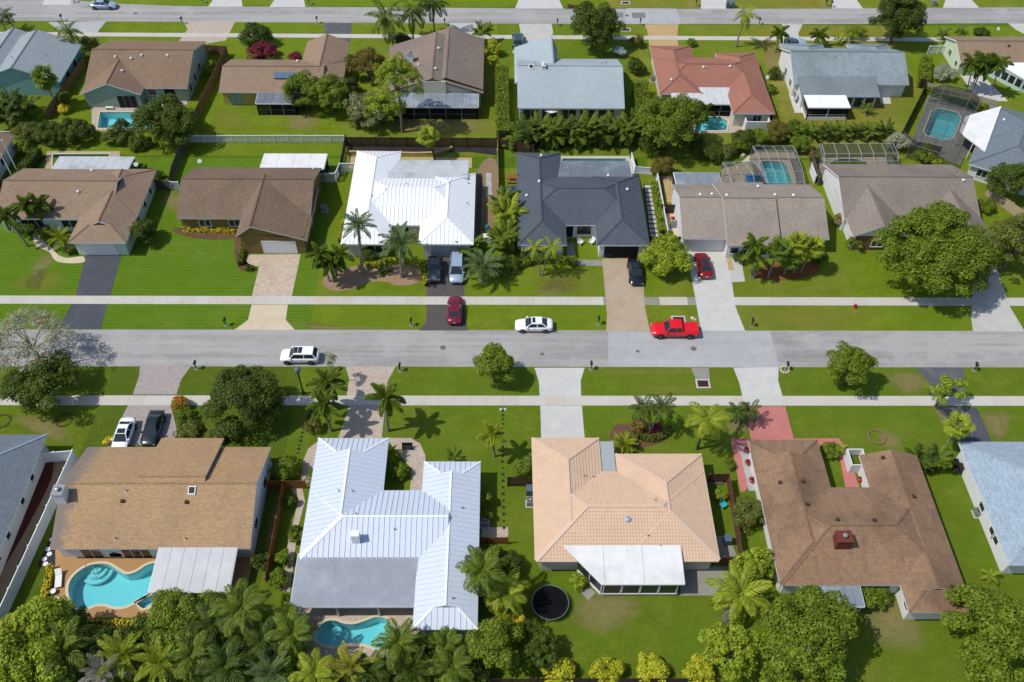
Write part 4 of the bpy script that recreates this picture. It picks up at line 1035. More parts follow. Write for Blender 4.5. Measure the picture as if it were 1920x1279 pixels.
opening(H, 'window', 'S', -17.5, 1.6, 3.0, .9, 2.0, 2); vent(H, 2.4, -5.2, 'dome'); vent(H, 5.0, -9.5)


# ------------------------------------------------------------ pools
def pool(key, label, step=None, deep=1.3, top=.06, cop=m_coping):
    lp = POOLS[key]; n = len(lp)
    c = (sum(p[0] for p in lp) / n, sum(p[1] for p in lp) / n, 0)
    R = thing('swimming_pool', label, 'pool', c)
    b = MB()
    for i in range(n):
        a, d = lp[i], lp[(i + 1) % n]
        b.poly([(a[0], a[1], top), (d[0], d[1], top), (d[0], d[1], -deep), (a[0], a[1], -deep)])
    b.build('basin', m_plaster, R)
    o = sheet('pool_floor', [(p[0] - c[0], p[1] - c[1]) for p in lp], -deep, m_plaster, parent=R)
    o = sheet('water', [(p[0] - c[0], p[1] - c[1]) for p in lp], -.06, m_water, parent=R)
    g = grow(lp, .28); cb = MB()
    for i in range(n):
        j = (i + 1) % n
        cb.poly([(lp[i][0], lp[i][1], top + .04), (g[i][0], g[i][1], top + .04), (g[j][0], g[j][1], top + .04), (lp[j][0], lp[j][1], top + .04)])
        cb.poly([(lp[i][0], lp[i][1], top + .04), (lp[j][0], lp[j][1], top + .04), (lp[j][0], lp[j][1], -.1), (lp[i][0], lp[i][1], -.1)])
        cb.poly([(g[i][0], g[i][1], top + .04), (g[i][0], g[i][1], 0), (g[j][0], g[j][1], 0), (g[j][0], g[j][1], top + .04)])
    cb.build('coping', cop, R, fix=False)
    if step:
        (sx, sy), r, a0, a1 = step
        for k in range(3):
            rr = r * (1 - k * .3); mb = MB(); K = 10
            arc = [(sx + rr * math.cos(a0 + (a1 - a0) * i / K), sy + rr * math.sin(a0 + (a1 - a0) * i / K), -.75 + k * .25) for i in range(K + 1)] + [(sx, sy, -.75 + k * .25)]
            mb.prism(arc, .3).build('step', m_white, R)
    return R
PR = pool('kidney', 'kidney shaped turquoise pool with steps on the orange tan deck', (((-41.22,43.58)), 1.6, math.radians(-130), math.radians(0)))
hr = MB()
for dx in (0, .55):
    x, y = (-41.89,43.11); hr.tube([(x + dx, y + .3, 0), (x + dx, y + .3, .8), (x + dx + .25, y - .1, .9), (x + dx + .5, y - .6, .2), (x + dx + .5, y - .6, -.4)], .03, 6)
hr.build('handrail', m_chrome, PR)
pool('spa', 'small wedge shaped spa attached to the kidney pool', deep=.8)
pool('lagoon', 'freeform turquoise pool under the palms behind the metal roof')
pool('green_house', 'rectangular pool behind the sage green house')
pool('left_brown', 'pool peeking out behind the aged patio roof at the left')
pool('red_house', 'small light turquoise pool behind the red brown house', (((35.52,122.13)), 1.5, math.radians(180), math.radians(290)))
pool('charcoal', 'narrow strip of pool behind the charcoal roofed house')
pool('grey_cage', 'curved pool inside the screen cage behind the grey brown house')
pool('brown_cage', 'oval pool inside the screen cage behind the taupe house')
pool('octagon', 'octagonal deep teal pool in the angled screen enclosure', deep=1.9)

# ------------------------------------------------------------ fences
def fence(label, pts, h, kind, mat, name='fence', sec=2.4, postm=None, cat='fence'):
    R = thing(name, label, cat, (pts[0][0], pts[0][1], 0))
    rng = random.Random(label)
    for s in range(len(pts) - 1):
        a, b = Vector((pts[s][0], pts[s][1], 0)), Vector((pts[s + 1][0], pts[s + 1][1], 0))
        L = (b - a).length; n = max(1, round(L / sec)); st = L / n; ang = math.atan2(b.y - a.y, b.x - a.x)
        mb = MB()
        if kind in ('wood', 'rail'):
            w, gap = (.14, .012) if kind == 'wood' else (.06, .1)
            k = max(2, int(st / (w + gap))); pw_ = st / k
            for i in range(k):
                hh = h + rng.uniform(-.03, .03)
                mb.box(i * pw_ + gap / 2, (i + 1) * pw_ - gap / 2, -.012 + (i % 2) * .008, .012 + (i % 2) * .008, .04, hh)
            for z in (.35, h - .3): mb.box(0, st, .02, .06, z, z + .09)
            if kind == 'rail': mb.box(0, st, -.05, .05, h - .05, h + .04)
        elif kind == 'vinyl':
            mb.box(.05, st - .05, -.02, .02, .12, h - .1); mb.box(.05, st - .05, -.045, .045, .06, .2); mb.box(.05, st - .05, -.045, .045, h - .14, h)
        elif kind == 'louver':
            k = 9
            for i in range(k): mb.box(.05, st - .05, -.02, .02, .1 + i * (h - .1) / k, .1 + (i + .8) * (h - .1) / k)
        me = mb.mesh('panel', mat)
        pm = MB().box(-.06, .06, -.06, .06, 0, h + .06); pm.box(-.08, .08, -.08, .08, h + .06, h + .1)
        pme = pm.mesh('post', postm or mat)
        for i in range(n):
            p = a.lerp(b, i / n) - a
            o0 = (a + p) - Vector((pts[0][0], pts[0][1], 0))
            meshobj('panel', me, R, o0, (rng.uniform(-.012, .012), 0, ang))
            meshobj('post', pme, R, o0, (0, 0, ang))
        if s == len(pts) - 2: meshobj('post', pme, R, b - Vector((pts[0][0], pts[0][1], 0)), (0, 0, ang))
    return R
fence('tan board fence between the teal and sage green houses', [(-70.39,136.63),(-71.63,121.1)], 1.8, 'wood', m_wood)
fence('tall board fence right of the sage green house', [(-50.91,140.55),(-47.16,140.25),(-48.42,117.59)], 1.8, 'wood', m_wood)
fence('long white picket rail fence behind the striped lawn', [(-47.85,115.1),(-24.18,115.27)], 1.35, 'rail', m_vinyl, sec=2.1)
fence('weathered grey board fence left of the brown gabled house', [(-48.44,114.82),(-48.5,106.94),(-48.16,103.59),(-50.87,104.18)], 1.7, 'wood', m_greywood)
fence('white vinyl gate beside the brown house wall', [(-48.04,103.71),(-46.77,103.6)], 1.5, 'rail', m_vinyl, name='gate', cat='gate')
fence('white vinyl fence with a corner beside the metal roofed house', [(-26.57,105.45),(-24.23,105.58),(-23.87,107.86),(-21.8,107.87)], 1.7, 'rail', m_vinyl)
fence('dark picket fence on the left side of the white roofed yard', [(-23.85,115.28),(-23.86,107.1)], 1.5, 'rail', m_black)
fence('dark brown board fence behind the white roofed house', [(-23.74,114.32),(-0.52,114.22)], 1.8, 'wood', m_brownwood)
fence('thin tan fence between white roofed and charcoal houses', [(-0.44,114.22),(-0.24,98.72)], 1.5, 'wood', m_palewood)
fence('orange cedar fence right of the tan house', [(-25.54,52.68),(-23.35,52.67),(-23.26,41.44)], 1.8, 'wood', m_orangewood)
fence('short cedar fence by the metal roofed house garden', [(-23.18,52.74),(-21.05,52.81)], 1.6, 'wood', m_orangewood)
fence('dark brown board fence left of the peach tiled house', [(0.86,53.06),(3.66,53.06)], 1.8, 'wood', m_brownwood)
fence('short wooden gate fence right of the metal roof', [(-2.07,46.05),(0.83,46.05)], 1.4, 'wood', m_orangewood)
fence('reddish brown fence right of the peach tiled house', [(22.82,53.46),(24.95,53.52),(24.74,43.69),(22.74,43.58)], 1.8, 'wood', m_redwood)
fence('brown board fence along the bottom edge of the trampoline yard', [(-3.82,31.43),(20.15,31.35)], 1.5, 'wood', m_brownwood)
fence('white vinyl privacy fence at the bottom left corner yard', [(-50.86,56.14),(-46.99,56.56),(-48.52,33.29)], 1.8, 'vinyl', m_vinyl)
fence('pale sunbleached fence in the right corner yard', [(71.44,103.18),(74.63,97.47)], 1.7, 'wood', m_palewood)
fence('weathered dark fence left of the angled pool enclosure', [(70.81,130.21),(62.79,116.75)], 1.8, 'wood', m_greywood)
fence('pale wooden fence behind the angled pool enclosure', [(70.9,130.21),(80.53,125.04)], 1.8, 'wood', m_palewood)
fence('white picket gate beside the far right house', [(75.2,142.08),(78.81,142.12)], 1.5, 'rail', m_vinyl, name='gate', cat='gate')
fence('white vinyl fence along the charcoal house side yard', [(23.26,107.39),(23.24,93.49)], 1.5, 'vinyl', m_vinyl)
fence('white vinyl fence behind the charcoal house pool', [(19.94,111.27),(20.19,108.01),(22.72,107.65)], 1.3, 'vinyl', m_vinyl)
fence('brown slatted screen beside the grey brown house', [(23.03,98.72),(25.34,98.74)], 1.7, 'wood', m_brownwood)
fence('brown board gate between charcoal and grey brown houses', [(20.63,92.16),(25.3,92.18)], 1.5, 'wood', m_brownwood, name='gate', cat='gate')
fence('narrow weathered fence between the two pool cages', [(47.55,112.8),(47.18,105.27)], 1.6, 'wood', m_greywood)
fence('white panel fence piece between the two pool cages', [(46.74,108.57),(46.74,105.77)], 1.5, 'vinyl', m_vinyl)
fence('grey fence beyond the taupe house garden', [(63.13,116.75),(64.23,114.27),(67.8,112.94)], 1.5, 'wood', m_greywood)
fence('white picket fence at the left edge of the frame', [(-77.37,115.7),(-75.08,115.72)], 1.5, 'rail', m_vinyl)
fence('dark board fence behind the charcoal house pool', [(-0.19,114.08),(5.05,112.5)], 1.8, 'wood', m_brownwood)
fence('brown fence under the shrubs by the red house', [(42.83,119),(43.88,123.83)], 1.6, 'wood', m_brownwood)

# ------------------------------------------------------------ screen cages over pools
def cage(label, quads, h=2.6, rise=1.1, frame=None, alpha=None):
    o = quads[0][0][0]
    R = thing('pool_enclosure', label, 'pool cage', (o[0], o[1], 0)); frame = frame or m_cageframe
    for (c, n) in quads:
        P00, P10, P11, P01 = [Vector((p[0], p[1], 0)) for p in c]
        vs = [(0, h), (.22, h + rise), (.78, h + rise), (1, h)]
        pt = lambda u, v: P00.lerp(P10, u).lerp(P01.lerp(P11, u), v)
        lines = []
        for i in range(n + 1):
            u = i / n; q = [pt(u, v) + Vector((0, 0, z)) for v, z in vs]; lines.append(q)
            for a, b in zip(q[:-1], q[1:]): MB().beam(a, b, .05, .07).build('beam', frame, R)
            for v in (0, 1):
                g = pt(u, v); MB().beam((g.x, g.y, 0), (g.x, g.y, h), .05).build('post', frame, R)
        for k in range(4):
            MB().beam(lines[0][k], lines[-1][k], .045, .06).build('purlin', frame, R)
        for i in range(n):
            for k in range(3):
                MB().poly([lines[i][k], lines[i + 1][k], lines[i + 1][k + 1], lines[i][k + 1]]).build('screen', m_screen, R)
            for v in (0, 3):
                a, b = lines[i][v], lines[i + 1][v]
                MB().poly([a, b, (b.x, b.y, 0), (a.x, a.y, 0)]).build('screen', m_screen, R)
        for q in (lines[0], lines[-1]):
            MB().poly([(q[0].x, q[0].y, 0), (q[3].x, q[3].y, 0), q[3], q[2], q[1], q[0]]).build('screen', m_screen, R)
            mb = MB().beam((q[0].x, q[0].y, h), (q[3].x, q[3].y, h), .06, .08)
            for t in (.33, .66):
                g = q[0].lerp(q[3], t); mb.beam((g.x, g.y, 0), (g.x, g.y, h + rise), .05)
            mb.build('end_frame', frame, R)
    return R
cage('angled bronze screen enclosure over the octagonal pool', [([(62.31,112.08),(70.58,127.43),(77.3,124.13),(67.94,108.68)], 6)], frame=m_bronze)
cage('pale framed screen cage behind the taupe house', [([(48.11,107.64),(59.15,107.85),(59.13,112.18),(48.33,111.97)], 6)], rise=.7)
cage('pale framed screen cage behind the grey brown house', [([(33.46,102.55),(38.44,102.71),(37.17,107.57),(32.84,107.29)], 3), ([(38.55,102.58),(44.01,102.74),(44.17,111.41),(38.09,111.36)], 4)], rise=.5)

# ------------------------------------------------------------ small things
def mailbox(label, p, rot=0, mat=None):
    R = thing('mailbox', label, 'mailbox', (p[0], p[1], 0), local=True); R.rotation_euler.z = rot
    MB().box(-.05, .05, -.05, .05, 0, 1.0).build('post', mat or m_black, R)
    b = MB().box(-.05, .05, -.05, .3, .78, .84)
    b.build('arm', mat or m_black, R)
    K = 7; pr = [(-.13, 1.0)] + [(-.13 * math.cos(math.pi * i / K), 1.16 + .13 * math.sin(math.pi * i / K)) for i in range(K + 1)] + [(.13, 1.0)]
    m = MB(); f0 = [(x, -.2, z) for x, z in pr]; f1 = [(x, .36, z) for x, z in pr]
    m.poly(f0[::-1]); m.poly(f1)
    for i in range(len(pr)): j = (i + 1) % len(pr); m.poly([f0[i], f0[j], f1[j], f1[i]])
    m.build('box', mat or m_black, R, fix=True)
    MB().box(.135, .15, .1, .16, 1.1, 1.4).build('flag', m_tail, R)
    MB().box(-.22, .22, -.22, .22, 0, .05).build('base', m_patio, R)
    return R
for lab, p in (
    ('black mailbox by the cream flared apron of the brown gabled house', (-34.66,76.8,0)), ('black mailbox left of the burgundy car', (-11.25,76.85,0)),
    ('black mailbox right of the white sedan at the rusty driveway', (12.52,77.18,0)), ('dark green mailbox right of the pale driveway', (32.04,76.86,0)),
    ('black mailbox on a white pad by the grey paver drive', (-36.76,69.69,0)), ('black mailbox by the pink paver drive with flowers', (-12.14,69.39,0)),
    ('black mailbox right of the concrete drive on the street edge', (11.07,69.68,0)), ('black mailbox in a pale stone ring', (34.96,69.63,0)),
    ('mailbox right of the black asphalt drive', (58.04,69.58,0)), ('far mailbox left of the pale palm driveway corner', (-79.3,151.39,0)),
    ('far mailbox at the pink paver drive corner', (-57.53,150.72,0)), ('far mailbox left of the dark asphalt apron', (-33.26,151.2,0)),
    ('far mailbox near the three coconut palms', (-10.13,150.72,0)), ('far mailbox beside the pale concrete apron', (10.32,150.78,0)),
    ('far mailbox left of the tan brick drive', (25.42,151.15,0)), ('far mailbox right of the leaning coconut palm', (47.31,151.79,0)),
    ('mailbox across the far street by the left drive', (-79.22,158.16,0)), ('mailbox across the far street near the silver car', (-55.54,158.27,0)),
    ('mailbox across the far street beside two drives', (-35.67,157.94,0)), ('mailbox across the far street on a round pad', (36.68,158.27,0))):
    mailbox(lab, p, random.Random(lab).uniform(-.1, .1))

def street_lamp(label, p):
    R = thing('street_lamp', label, 'street lamp', (p[0], p[1], 0), local=True)
    m_green = plain('dark_green_paint', C(34, 52, 44), .5)
    MB().lathe((0, 0, 0), [(.22, 0), (.2, .3), (.1, .45), (.085, 4.2), (.0, 4.22)], 10).build('pole', m_green, R)
    MB().box(-.3, .3, -.3, .3, 4.2, 4.3).lathe((0, 0, 4.3), [(.34, 0), (.3, .25), (.1, .4), (0, .42)], 10).build('lamp_head', plain('lamp_grey', C(110, 126, 140), .5), R)
    return R
street_lamp('dark green lamp post below the white car', (-23.32,65.93,0))

m_iron = plain('rusty_iron', C(92, 56, 46), .8, .7)
m_worn_iron = plain('worn_iron', C(132, 116, 108), .8, .8)
def manhole(label, p, sc=1.0):
    R = thing('manhole_cover', label, 'manhole cover', (p[0], p[1], .026), local=True)
    MB().lathe((0, 0, 0), [(.4, 0), (.4, .012), (0, .013)], 20).build('rim', m_patio, R); R.scale = (sc, sc, 1)
    MB().lathe((0, 0, .008), [(.34, 0), (.34, .012), (0, .013)], 20).build('cover', m_worn_iron, R)
manhole('rust brown manhole cover below the red pickup', (24.1,73.06,0)); manhole('dark manhole cover right of the burgundy car', (-7.1,73.18,0))
manhole('small worn manhole cover below the white sedan', (5.2,72.15,0), .65); manhole('small grey valve cover left of the red pickup', (17.07,72.61,0), .6)
manhole('manhole cover on the far street right of the dark patch', (23.36,154.66,0)); manhole('manhole cover on the far street at left', (-66.96,154.4,0))

def drain(label, p, w, d, flume=None):
    R = thing('storm_drain', label, 'storm drain', (p[0], p[1], 0), local=True)
    mb = MB().box(-w / 2 - .2, w / 2 + .2, -d / 2 - .2, -d / 2, 0, .09).box(-w / 2 - .2, w / 2 + .2, d / 2, d / 2 + .2, 0, .09)
    mb.box(-w / 2 - .2, -w / 2, -d / 2, d / 2, 0, .09).box(w / 2, w / 2 + .2, -d / 2, d / 2, 0, .09).build('frame', m_conc, R)
    MB().box(-w / 2, w / 2, -d / 2, d / 2, 0.013, .03).build('pit_shade_slab', m_dark, R)  # flat dark slab, painted in place of the shaded hollow under the grates
    for i in range(2):
        for j in range(2):
            g = MB(); x0, x1 = -w / 2 + i * w / 2 + .03, -w / 2 + (i + 1) * w / 2 - .03; y0, y1 = -d / 2 + j * d / 2 + .03, -d / 2 + (j + 1) * d / 2 - .03
            for k in range(6): g.box(x0 + k * (x1 - x0) / 6, x0 + (k + .6) * (x1 - x0) / 6, y0, y1, .04, .075)
            g.build('grate', m_iron, R)
    return R
drain('rusty storm drain with concrete flume on the near verge', (24.43,67.44,0), 1.3, 1.0)
drain('rusty storm drain behind the red pickup', (22.85,77.95,0), 1.4, .9)
drain('storm drain on the far verge by the dark tree', (22.73,149.52,0), 1.3, .8); drain('storm drain across the far street', (23.53,159.31,0), 1.3, .8)
sheet('drain_flume', [(23.3,69.95),(25.53,69.95),(25.36,68.02),(23.74,68.02)], .035, m_patio, thick=.03)

def hydrant(p):
    R = thing('fire_hydrant', 'small red fire hydrant by the sidewalk near the big shade tree', 'fire hydrant', (p[0], p[1], 0), local=True)
    mr = plain('hydrant_red', C(200, 40, 44), .5)
    MB().lathe((0, 0, 0), [(.2, 0), (.2, .06), (.13, .08), (.13, .5), (.17, .52), (.15, .6), (.06, .7), (0, .72)], 12).build('body', mr, R, smooth=True)
    MB().tube([(-.24, 0, .42), (.24, 0, .42)], .07, 8).build('nozzle', mr, R); MB().tube([(0, -.24, .38), (0, 0, .38)], .08, 8).build('nozzle', mr, R)
hydrant((46.11,80.19,0))

def ac(label, p, rot=0):
    R = thing('air_conditioner', label, 'air conditioner', (p[0], p[1], 0), local=True); R.rotation_euler.z = rot
    MB().box(-.5, .5, -.5, .5, 0, .08).build('pad', m_conc, R)
    MB().box(-.4, .4, -.4, .4, .08, .9).build('cabinet', m_galv, R)
    MB().lathe((0, 0, .9), [(.34, 0), (.34, .03), (.3, .035), (0, .036)], 16).build('fan_guard', m_black, R)
    g = MB()
    for i in range(4): g.beam((-.3 * math.cos(i * math.pi / 4), -.3 * math.sin(i * math.pi / 4), .945), (.3 * math.cos(i * math.pi / 4), .3 * math.sin(i * math.pi / 4), .945), .02)
    g.build('grille', m_white, R)
    return R
for lab, p in (('air conditioner beside the pale blue roofed house', (51.32,49.48,0)), ('air conditioner right of the blue white metal roof', (-1.59,48.38,0)),
               ('air conditioner beside the orange ring by the grey brown house', (24.53,95.97,0)), ('round topped air conditioner left of the peach tiled house', (3.26,50.84,0)),
               ('air conditioner left of the red brown house', (25.72,132.99,0)), ('air conditioner by the grey tiled house side wall', (48.32,134.18,0)),
               ('white air conditioner right of the brown house wall', (-25.2,99.17,0))): ac(lab, p)
def dish(label, p, z):
    R = thing('satellite_dish', label, 'satellite dish', (p[0], p[1], z), local=True)
    MB().tube([(0, 0, -.4), (0, 0, .25), (0, -.1, .4)], .03, 6).build('mast', m_galv, R)
    m = MB(); m.lathe((0, 0, 0), [(.02, 0), (.18, .02), (.3, .07), (.32, .07)], 16); o = m.build('reflector', m_white, R); o.location = (0, -.12, .45); o.rotation_euler = (math.radians(50), 0, math.radians(20))
    MB().tube([(0, -.1, .4), (0, -.55, .75)], .015, 5).build('feed_arm', m_galv, R)
dish('white satellite dish right of the aged patio roof', (-52.67,105.43,2.9), 2.9); dish('satellite dish behind the brown gabled house', (-43.69,106.24,2.9), 2.9)
dish('satellite dish right of the red brown roof', (43.72,129.52,2.6), 2.6); dish('satellite dish by the far right brown roof', (86.02,142.54,4.2), 4.2)

# trampoline
R = thing('trampoline', 'round black trampoline on the lawn behind the peach tiled house', 'trampoline', (4.98,39.21,0), local=True)
MB().lathe((0, 0, .82), [(1.72, 0), (1.72, .01), (0, .012)], 40).build('mat', m_matt, R)
t = MB(); t.tube([(1.82 * math.cos(i * math.pi / 20), 1.82 * math.sin(i * math.pi / 20), .85) for i in range(41)], .03, 6, cap=False); t.build('rim', m_galv, R)
sp = MB()
for i in range(72):
    a = i * math.pi / 36; sp.beam((1.54 * math.cos(a), 1.54 * math.sin(a), .83), (1.82 * math.cos(a), 1.82 * math.sin(a), .85), .02)
sp.build('springs', m_black, R)
for i in range(6):
    a = i * math.pi / 3 + .3; MB().tube([(1.8 * math.cos(a), 1.8 * math.sin(a), .85), (1.85 * math.cos(a), 1.85 * math.sin(a), .02)], .035, 6).build('leg', m_galv, R)

# stone rings on lawns
def ring(label, p, r, mat, n=18, s=.18):
    R = thing('stone_ring', label, 'stone ring', (p[0], p[1], 0), local=True); rg = random.Random(label)
    me = MB().box(-s, s, -.1, .1, 0, .14).mesh('stone', mat)
    for i in range(n):
        a = 2 * math.pi * i / n; meshobj('stone', me, R, (r * math.cos(a), r * math.sin(a), 0), (0, 0, a + math.pi / 2 + rg.uniform(-.1, .1)), rg.uniform(.85, 1.1))
ring('oval ring of pale stones on the open lawn', (43.27,59.62,0), .98, m_wood, 20, .15); ring('stone ring round the mailbox post', (34.76,69.63,0), .5, m_cream, 12, .12)
ring('stone edging ring under the small tree by the left car', (-50.27,62,0), .9, m_mulch, 16, .12); ring('curved brick edging at the left frame edge', (-57.3,61.85,0), .9, m_mulch, 14, .12)

# stepping stones
def stepping(label, pts, n, s=.16, mat=None):
    R = thing('stepping_stones', label, 'stepping stones', (pts[0][0], pts[0][1], 0)); rg = random.Random(label)
    me = MB().lathe((0, 0, 0), [(s, 0), (s, .05), (0, .06)], 7).mesh('stone', mat or m_blackmulch)
    for i in range(n):
        t = i / (n - 1) * (len(pts) - 1); k = min(int(t), len(pts) - 2); f = t - k
        p = (pts[k][0] + (pts[k + 1][0] - pts[k][0]) * f - pts[0][0], pts[k][1] + (pts[k + 1][1] - pts[k][1]) * f - pts[0][1], 0)
        meshobj('stone', me, R, p, (0, 0, rg.uniform(0, 6)), rg.uniform(.8, 1.2))
stepping('row of dark stepping stones right of the metal roofed house', [(0.34,63.42),(0.28,56.69),(0.44,47.93)], 22)
stepping('dark stepping stones across the shaded lawn by the tan house', [(-22.08,63.4),(-22.55,61.1),(-22.73,57.42)], 14)

# loungers and pool table by the kidney pool
def lounger(label, p, rot):
    R = thing('sun_lounger', label, 'sun lounger', (p[0], p[1], 0), rot)
    f = MB().box(-.32, .32, -.95, .35, .3, .36); f.build('seat', m_white, R)
    b = MB().prism([(-.32, .35, .36), (.32, .35, .36), (.32, .95, .75), (-.32, .95, .75)], .06); b.build('backrest', m_white, R)
    for x in (-.27, .27):
        for y in (-.85, .3): MB().box(x - .03, x + .03, y - .03, y + .03, 0, .3).build('leg', m_white, R)
lounger('white sun lounger left of the kidney pool, upper of two', (-44.29,42.06,0), .25); lounger('white sun lounger at the lower left deck corner', (-44.14,39.34,0), 2.45)
R = thing('side_table', 'small round white table between the two loungers', 'table', (-44.37,40.69,0), local=True)
MB().lathe((0, 0, .42), [(.3, 0), (.3, .03), (0, .031)], 16).build('top', m_white, R)
for i in range(3): MB().tube([(.2 * math.cos(i * 2.1), .2 * math.sin(i * 2.1), 0), (.2 * math.cos(i * 2.1), .2 * math.sin(i * 2.1), .42)], .02, 5).build('leg', m_white, R)
# checkered paving by the tan house
R = sheet('checkered_paving', [(-47.05,43.59),(-46.82,47.12),(-46.37,47.12),(-45.22,43.59)], .056, m_black, thick=.03)
for i in range(4):
    for j in range(6):
        x, y = -46.54 + i * .62 + (j % 2) * .31 - .35, 43.83 + j * .56
        if -46.88 + (y - 43.71) * (-46.77 - -46.88) / (46.99 - 43.71) + .2 < x < -45.9 - .1: MB().prism([(x + .27 * math.cos(k * math.pi / 4 + .39), y + .27 * math.sin(k * math.pi / 4 + .39), .075) for k in range(8)], .02).build('tile', m_white, R)
def grill(label, p):
    R = thing('grill', label, 'grill', (p[0], p[1], 0), local=True)
    MB().box(-.6, .6, -.3, .3, .12, .8).build('cabinet', m_black, R); MB().lathe((0, 0, .8), [(.42, 0), (.4, .2), (.2, .32), (0, .34)], 12).build('lid', m_black, R)
grill('black covered grill against the tan house back wall', (-39.27,44.9,0)); grill('dark patio table under the tan house eave', (-36.87,44.89,0))

# chairs and pots
m_teal_p = plain('teal_plastic', C(60, 190, 196), .5)
def chair(label, p, rot, mat):
    R = thing('garden_chair', label, 'chair', (p[0], p[1], 0), rot or .01)
    MB().box(-.3, .3, -.3, .3, .36, .42).build('seat', mat, R); MB().prism([(-.3, .24, .42), (.3, .24, .42), (.3, .42, 1.0), (-.3, .42, 1.0)], .05).build('backrest', mat, R)
    for x in (-.27, .27):
        MB().box(x - .04, x + .04, -.3, .3, .58, .63).build('armrest', mat, R)
        for y in (-.27, .27): MB().box(x - .03, x + .03, y - .03, y + .03, 0, .36).build('leg', mat, R)
chair('turquoise garden chair by the reddish fence', (24.04,50.49,0), .6, m_teal_p)
chair('white garden chair on the charcoal house front lawn, left of two', (11.08,92.23,0), .8, m_white); chair('white garden chair on the charcoal house front lawn, right of two', (12.65,92.35,0), -.8, m_white)
m_redpot = paint('glazed_red_pot', C(170, 24, 30), .25)
def pot(label, p, mat=None, r=.4, h=.55):
    R = thing('plant_pot', label, 'plant pot', (p[0], p[1], 0), local=True)
    MB().lathe((0, 0, 0), [(r * .6, 0), (r * .95, h * .5), (r, h * .8), (r * .8, h), (r * .7, h), (r * .65, h * .85), (0, h * .84)], 14).build('pot', mat or m_redpot, R, smooth=True)
    MB().lathe((0, 0, h * .8), [(r * .6, 0), (r * .3, .12), (0, .2)], 8).build('soil', m_blackmulch, R)
for lab, p in (('glazed red pot on gravel, uppermost beside the brown roof', (27.95,57.7,0)), ('glazed red pot on gravel, middle of three', (27.75,55.97,0)), ('glazed red pot on gravel, lowest of three', (27.8,53.66,0)),
               ('glazed red pot in the courtyard of the brown roofed house', (39.82,53.72,0))): pot(lab, p)
pot('orange ring shaped planter beside the grey brown house', (24.65,97.57,0), plain('orange_plastic', C(236, 110, 50), .5), .45, .2)
R = thing('planter_box', 'white walled planter box in the brown house courtyard', 'planter', (39.6,55.83,0), local=True)
x0, x1, y0, y1 = -.9, .9, -1.1, 1.1
MB().box(x0, x1, y0, y0 + .12, 0, 1.6).box(x0, x1, y1 - .12, y1, 0, 1.6).box(x0, x0 + .12, y0 + .12, y1 - .12, 0, 1.6).box(x1 - .12, x1, y0 + .12, y1 - .12, 0, 1.6).build('wall', m_white_w, R)
MB().box(x0 + .12, x1 - .12, y0 + .12, y1 - .12, 0, .6).build('planting', LG['deep'], R)
# poles at the left edge
for lab, a in (('white flagpole like post, left one of two at the left edge', (-71.07,104.93,0)), ('white post, right one of two at the left edge', (-71.02,106.55,0))):
    R = thing('white_pole', lab, 'pole', a, local=True); MB().lathe((0, 0, 0), [(.09, 0), (.07, 6.5), (0, 6.52)], 8).build('shaft', m_white, R); MB().lathe((0, 0, 6.5), [(.12, 0), (.1, .15), (0, .2)], 8).build('finial', m_white, R)
# patio umbrella, tarp, bins
R = thing('patio_umbrella', 'white patio umbrella behind the pale grey house', 'umbrella', (8.1,122.05,0), local=True)
MB().tube([(0, 0, 0), (0, 0, 2.4)], .03, 6).build('pole', m_galv, R); MB().lathe((0, 0, 2.0), [(1.5, 0), (.75, .35), (.05, .6), (0, .62)], 8).build('canopy', m_white, R)
R = thing('pool_float', 'bright blue float lying in the screen cage', 'pool float', (37.85,106.47,0), local=True)
MB().box(-1.1, 1.1, -.95, .95, .06, .2).build('mattress', plain('bright_blue_vinyl', C(20, 150, 220), .4), R); MB().box(-1.1, 1.1, .75, .95, .2, .32).build('pillow', plain('bright_blue_vinyl', (0, 0, 0, 1)), R)
def bin_(label, p, mat):
    R = thing('wheeled_bin', label, 'bin', (p[0], p[1], 0), local=True)
    MB().prism([(-.32, -.36, 1.0), (.32, -.36, 1.0), (.32, .36, 1.0), (-.32, .36, 1.0)], .95).build('body', mat, R); MB().prism([(-.34, -.4, 1.06), (.34, -.4, 1.06), (.34, .4, 1.14), (-.34, .4, 1.14)], .06).build('lid', mat, R)
    for x in (-.28, .28): MB().tube([(x - .03, .36, .12), (x + .03, .36, .12)], .12, 10).build('wheel', m_rubber, R)
m_bluebin = plain('blue_grey_bin', C(92, 112, 130), .5)
for lab, p, m in (('blue grey wheeled bin left of the peach tiled house', (3.17,52.18,0), m_bluebin), ('dark bin by the pale blue house corner', (50.7,55.54,0), m_black),
                  ('black bag like bin by the pale blue house wall', (51.17,54.97,0), m_black), ('grey bin across the far street by a shrub', (81.75,159.26,0), m_galv),
                  ('dark bin in the reddish fenced side yard', (23.72,46.14,0), m_bluebin)): bin_(lab, p, m)
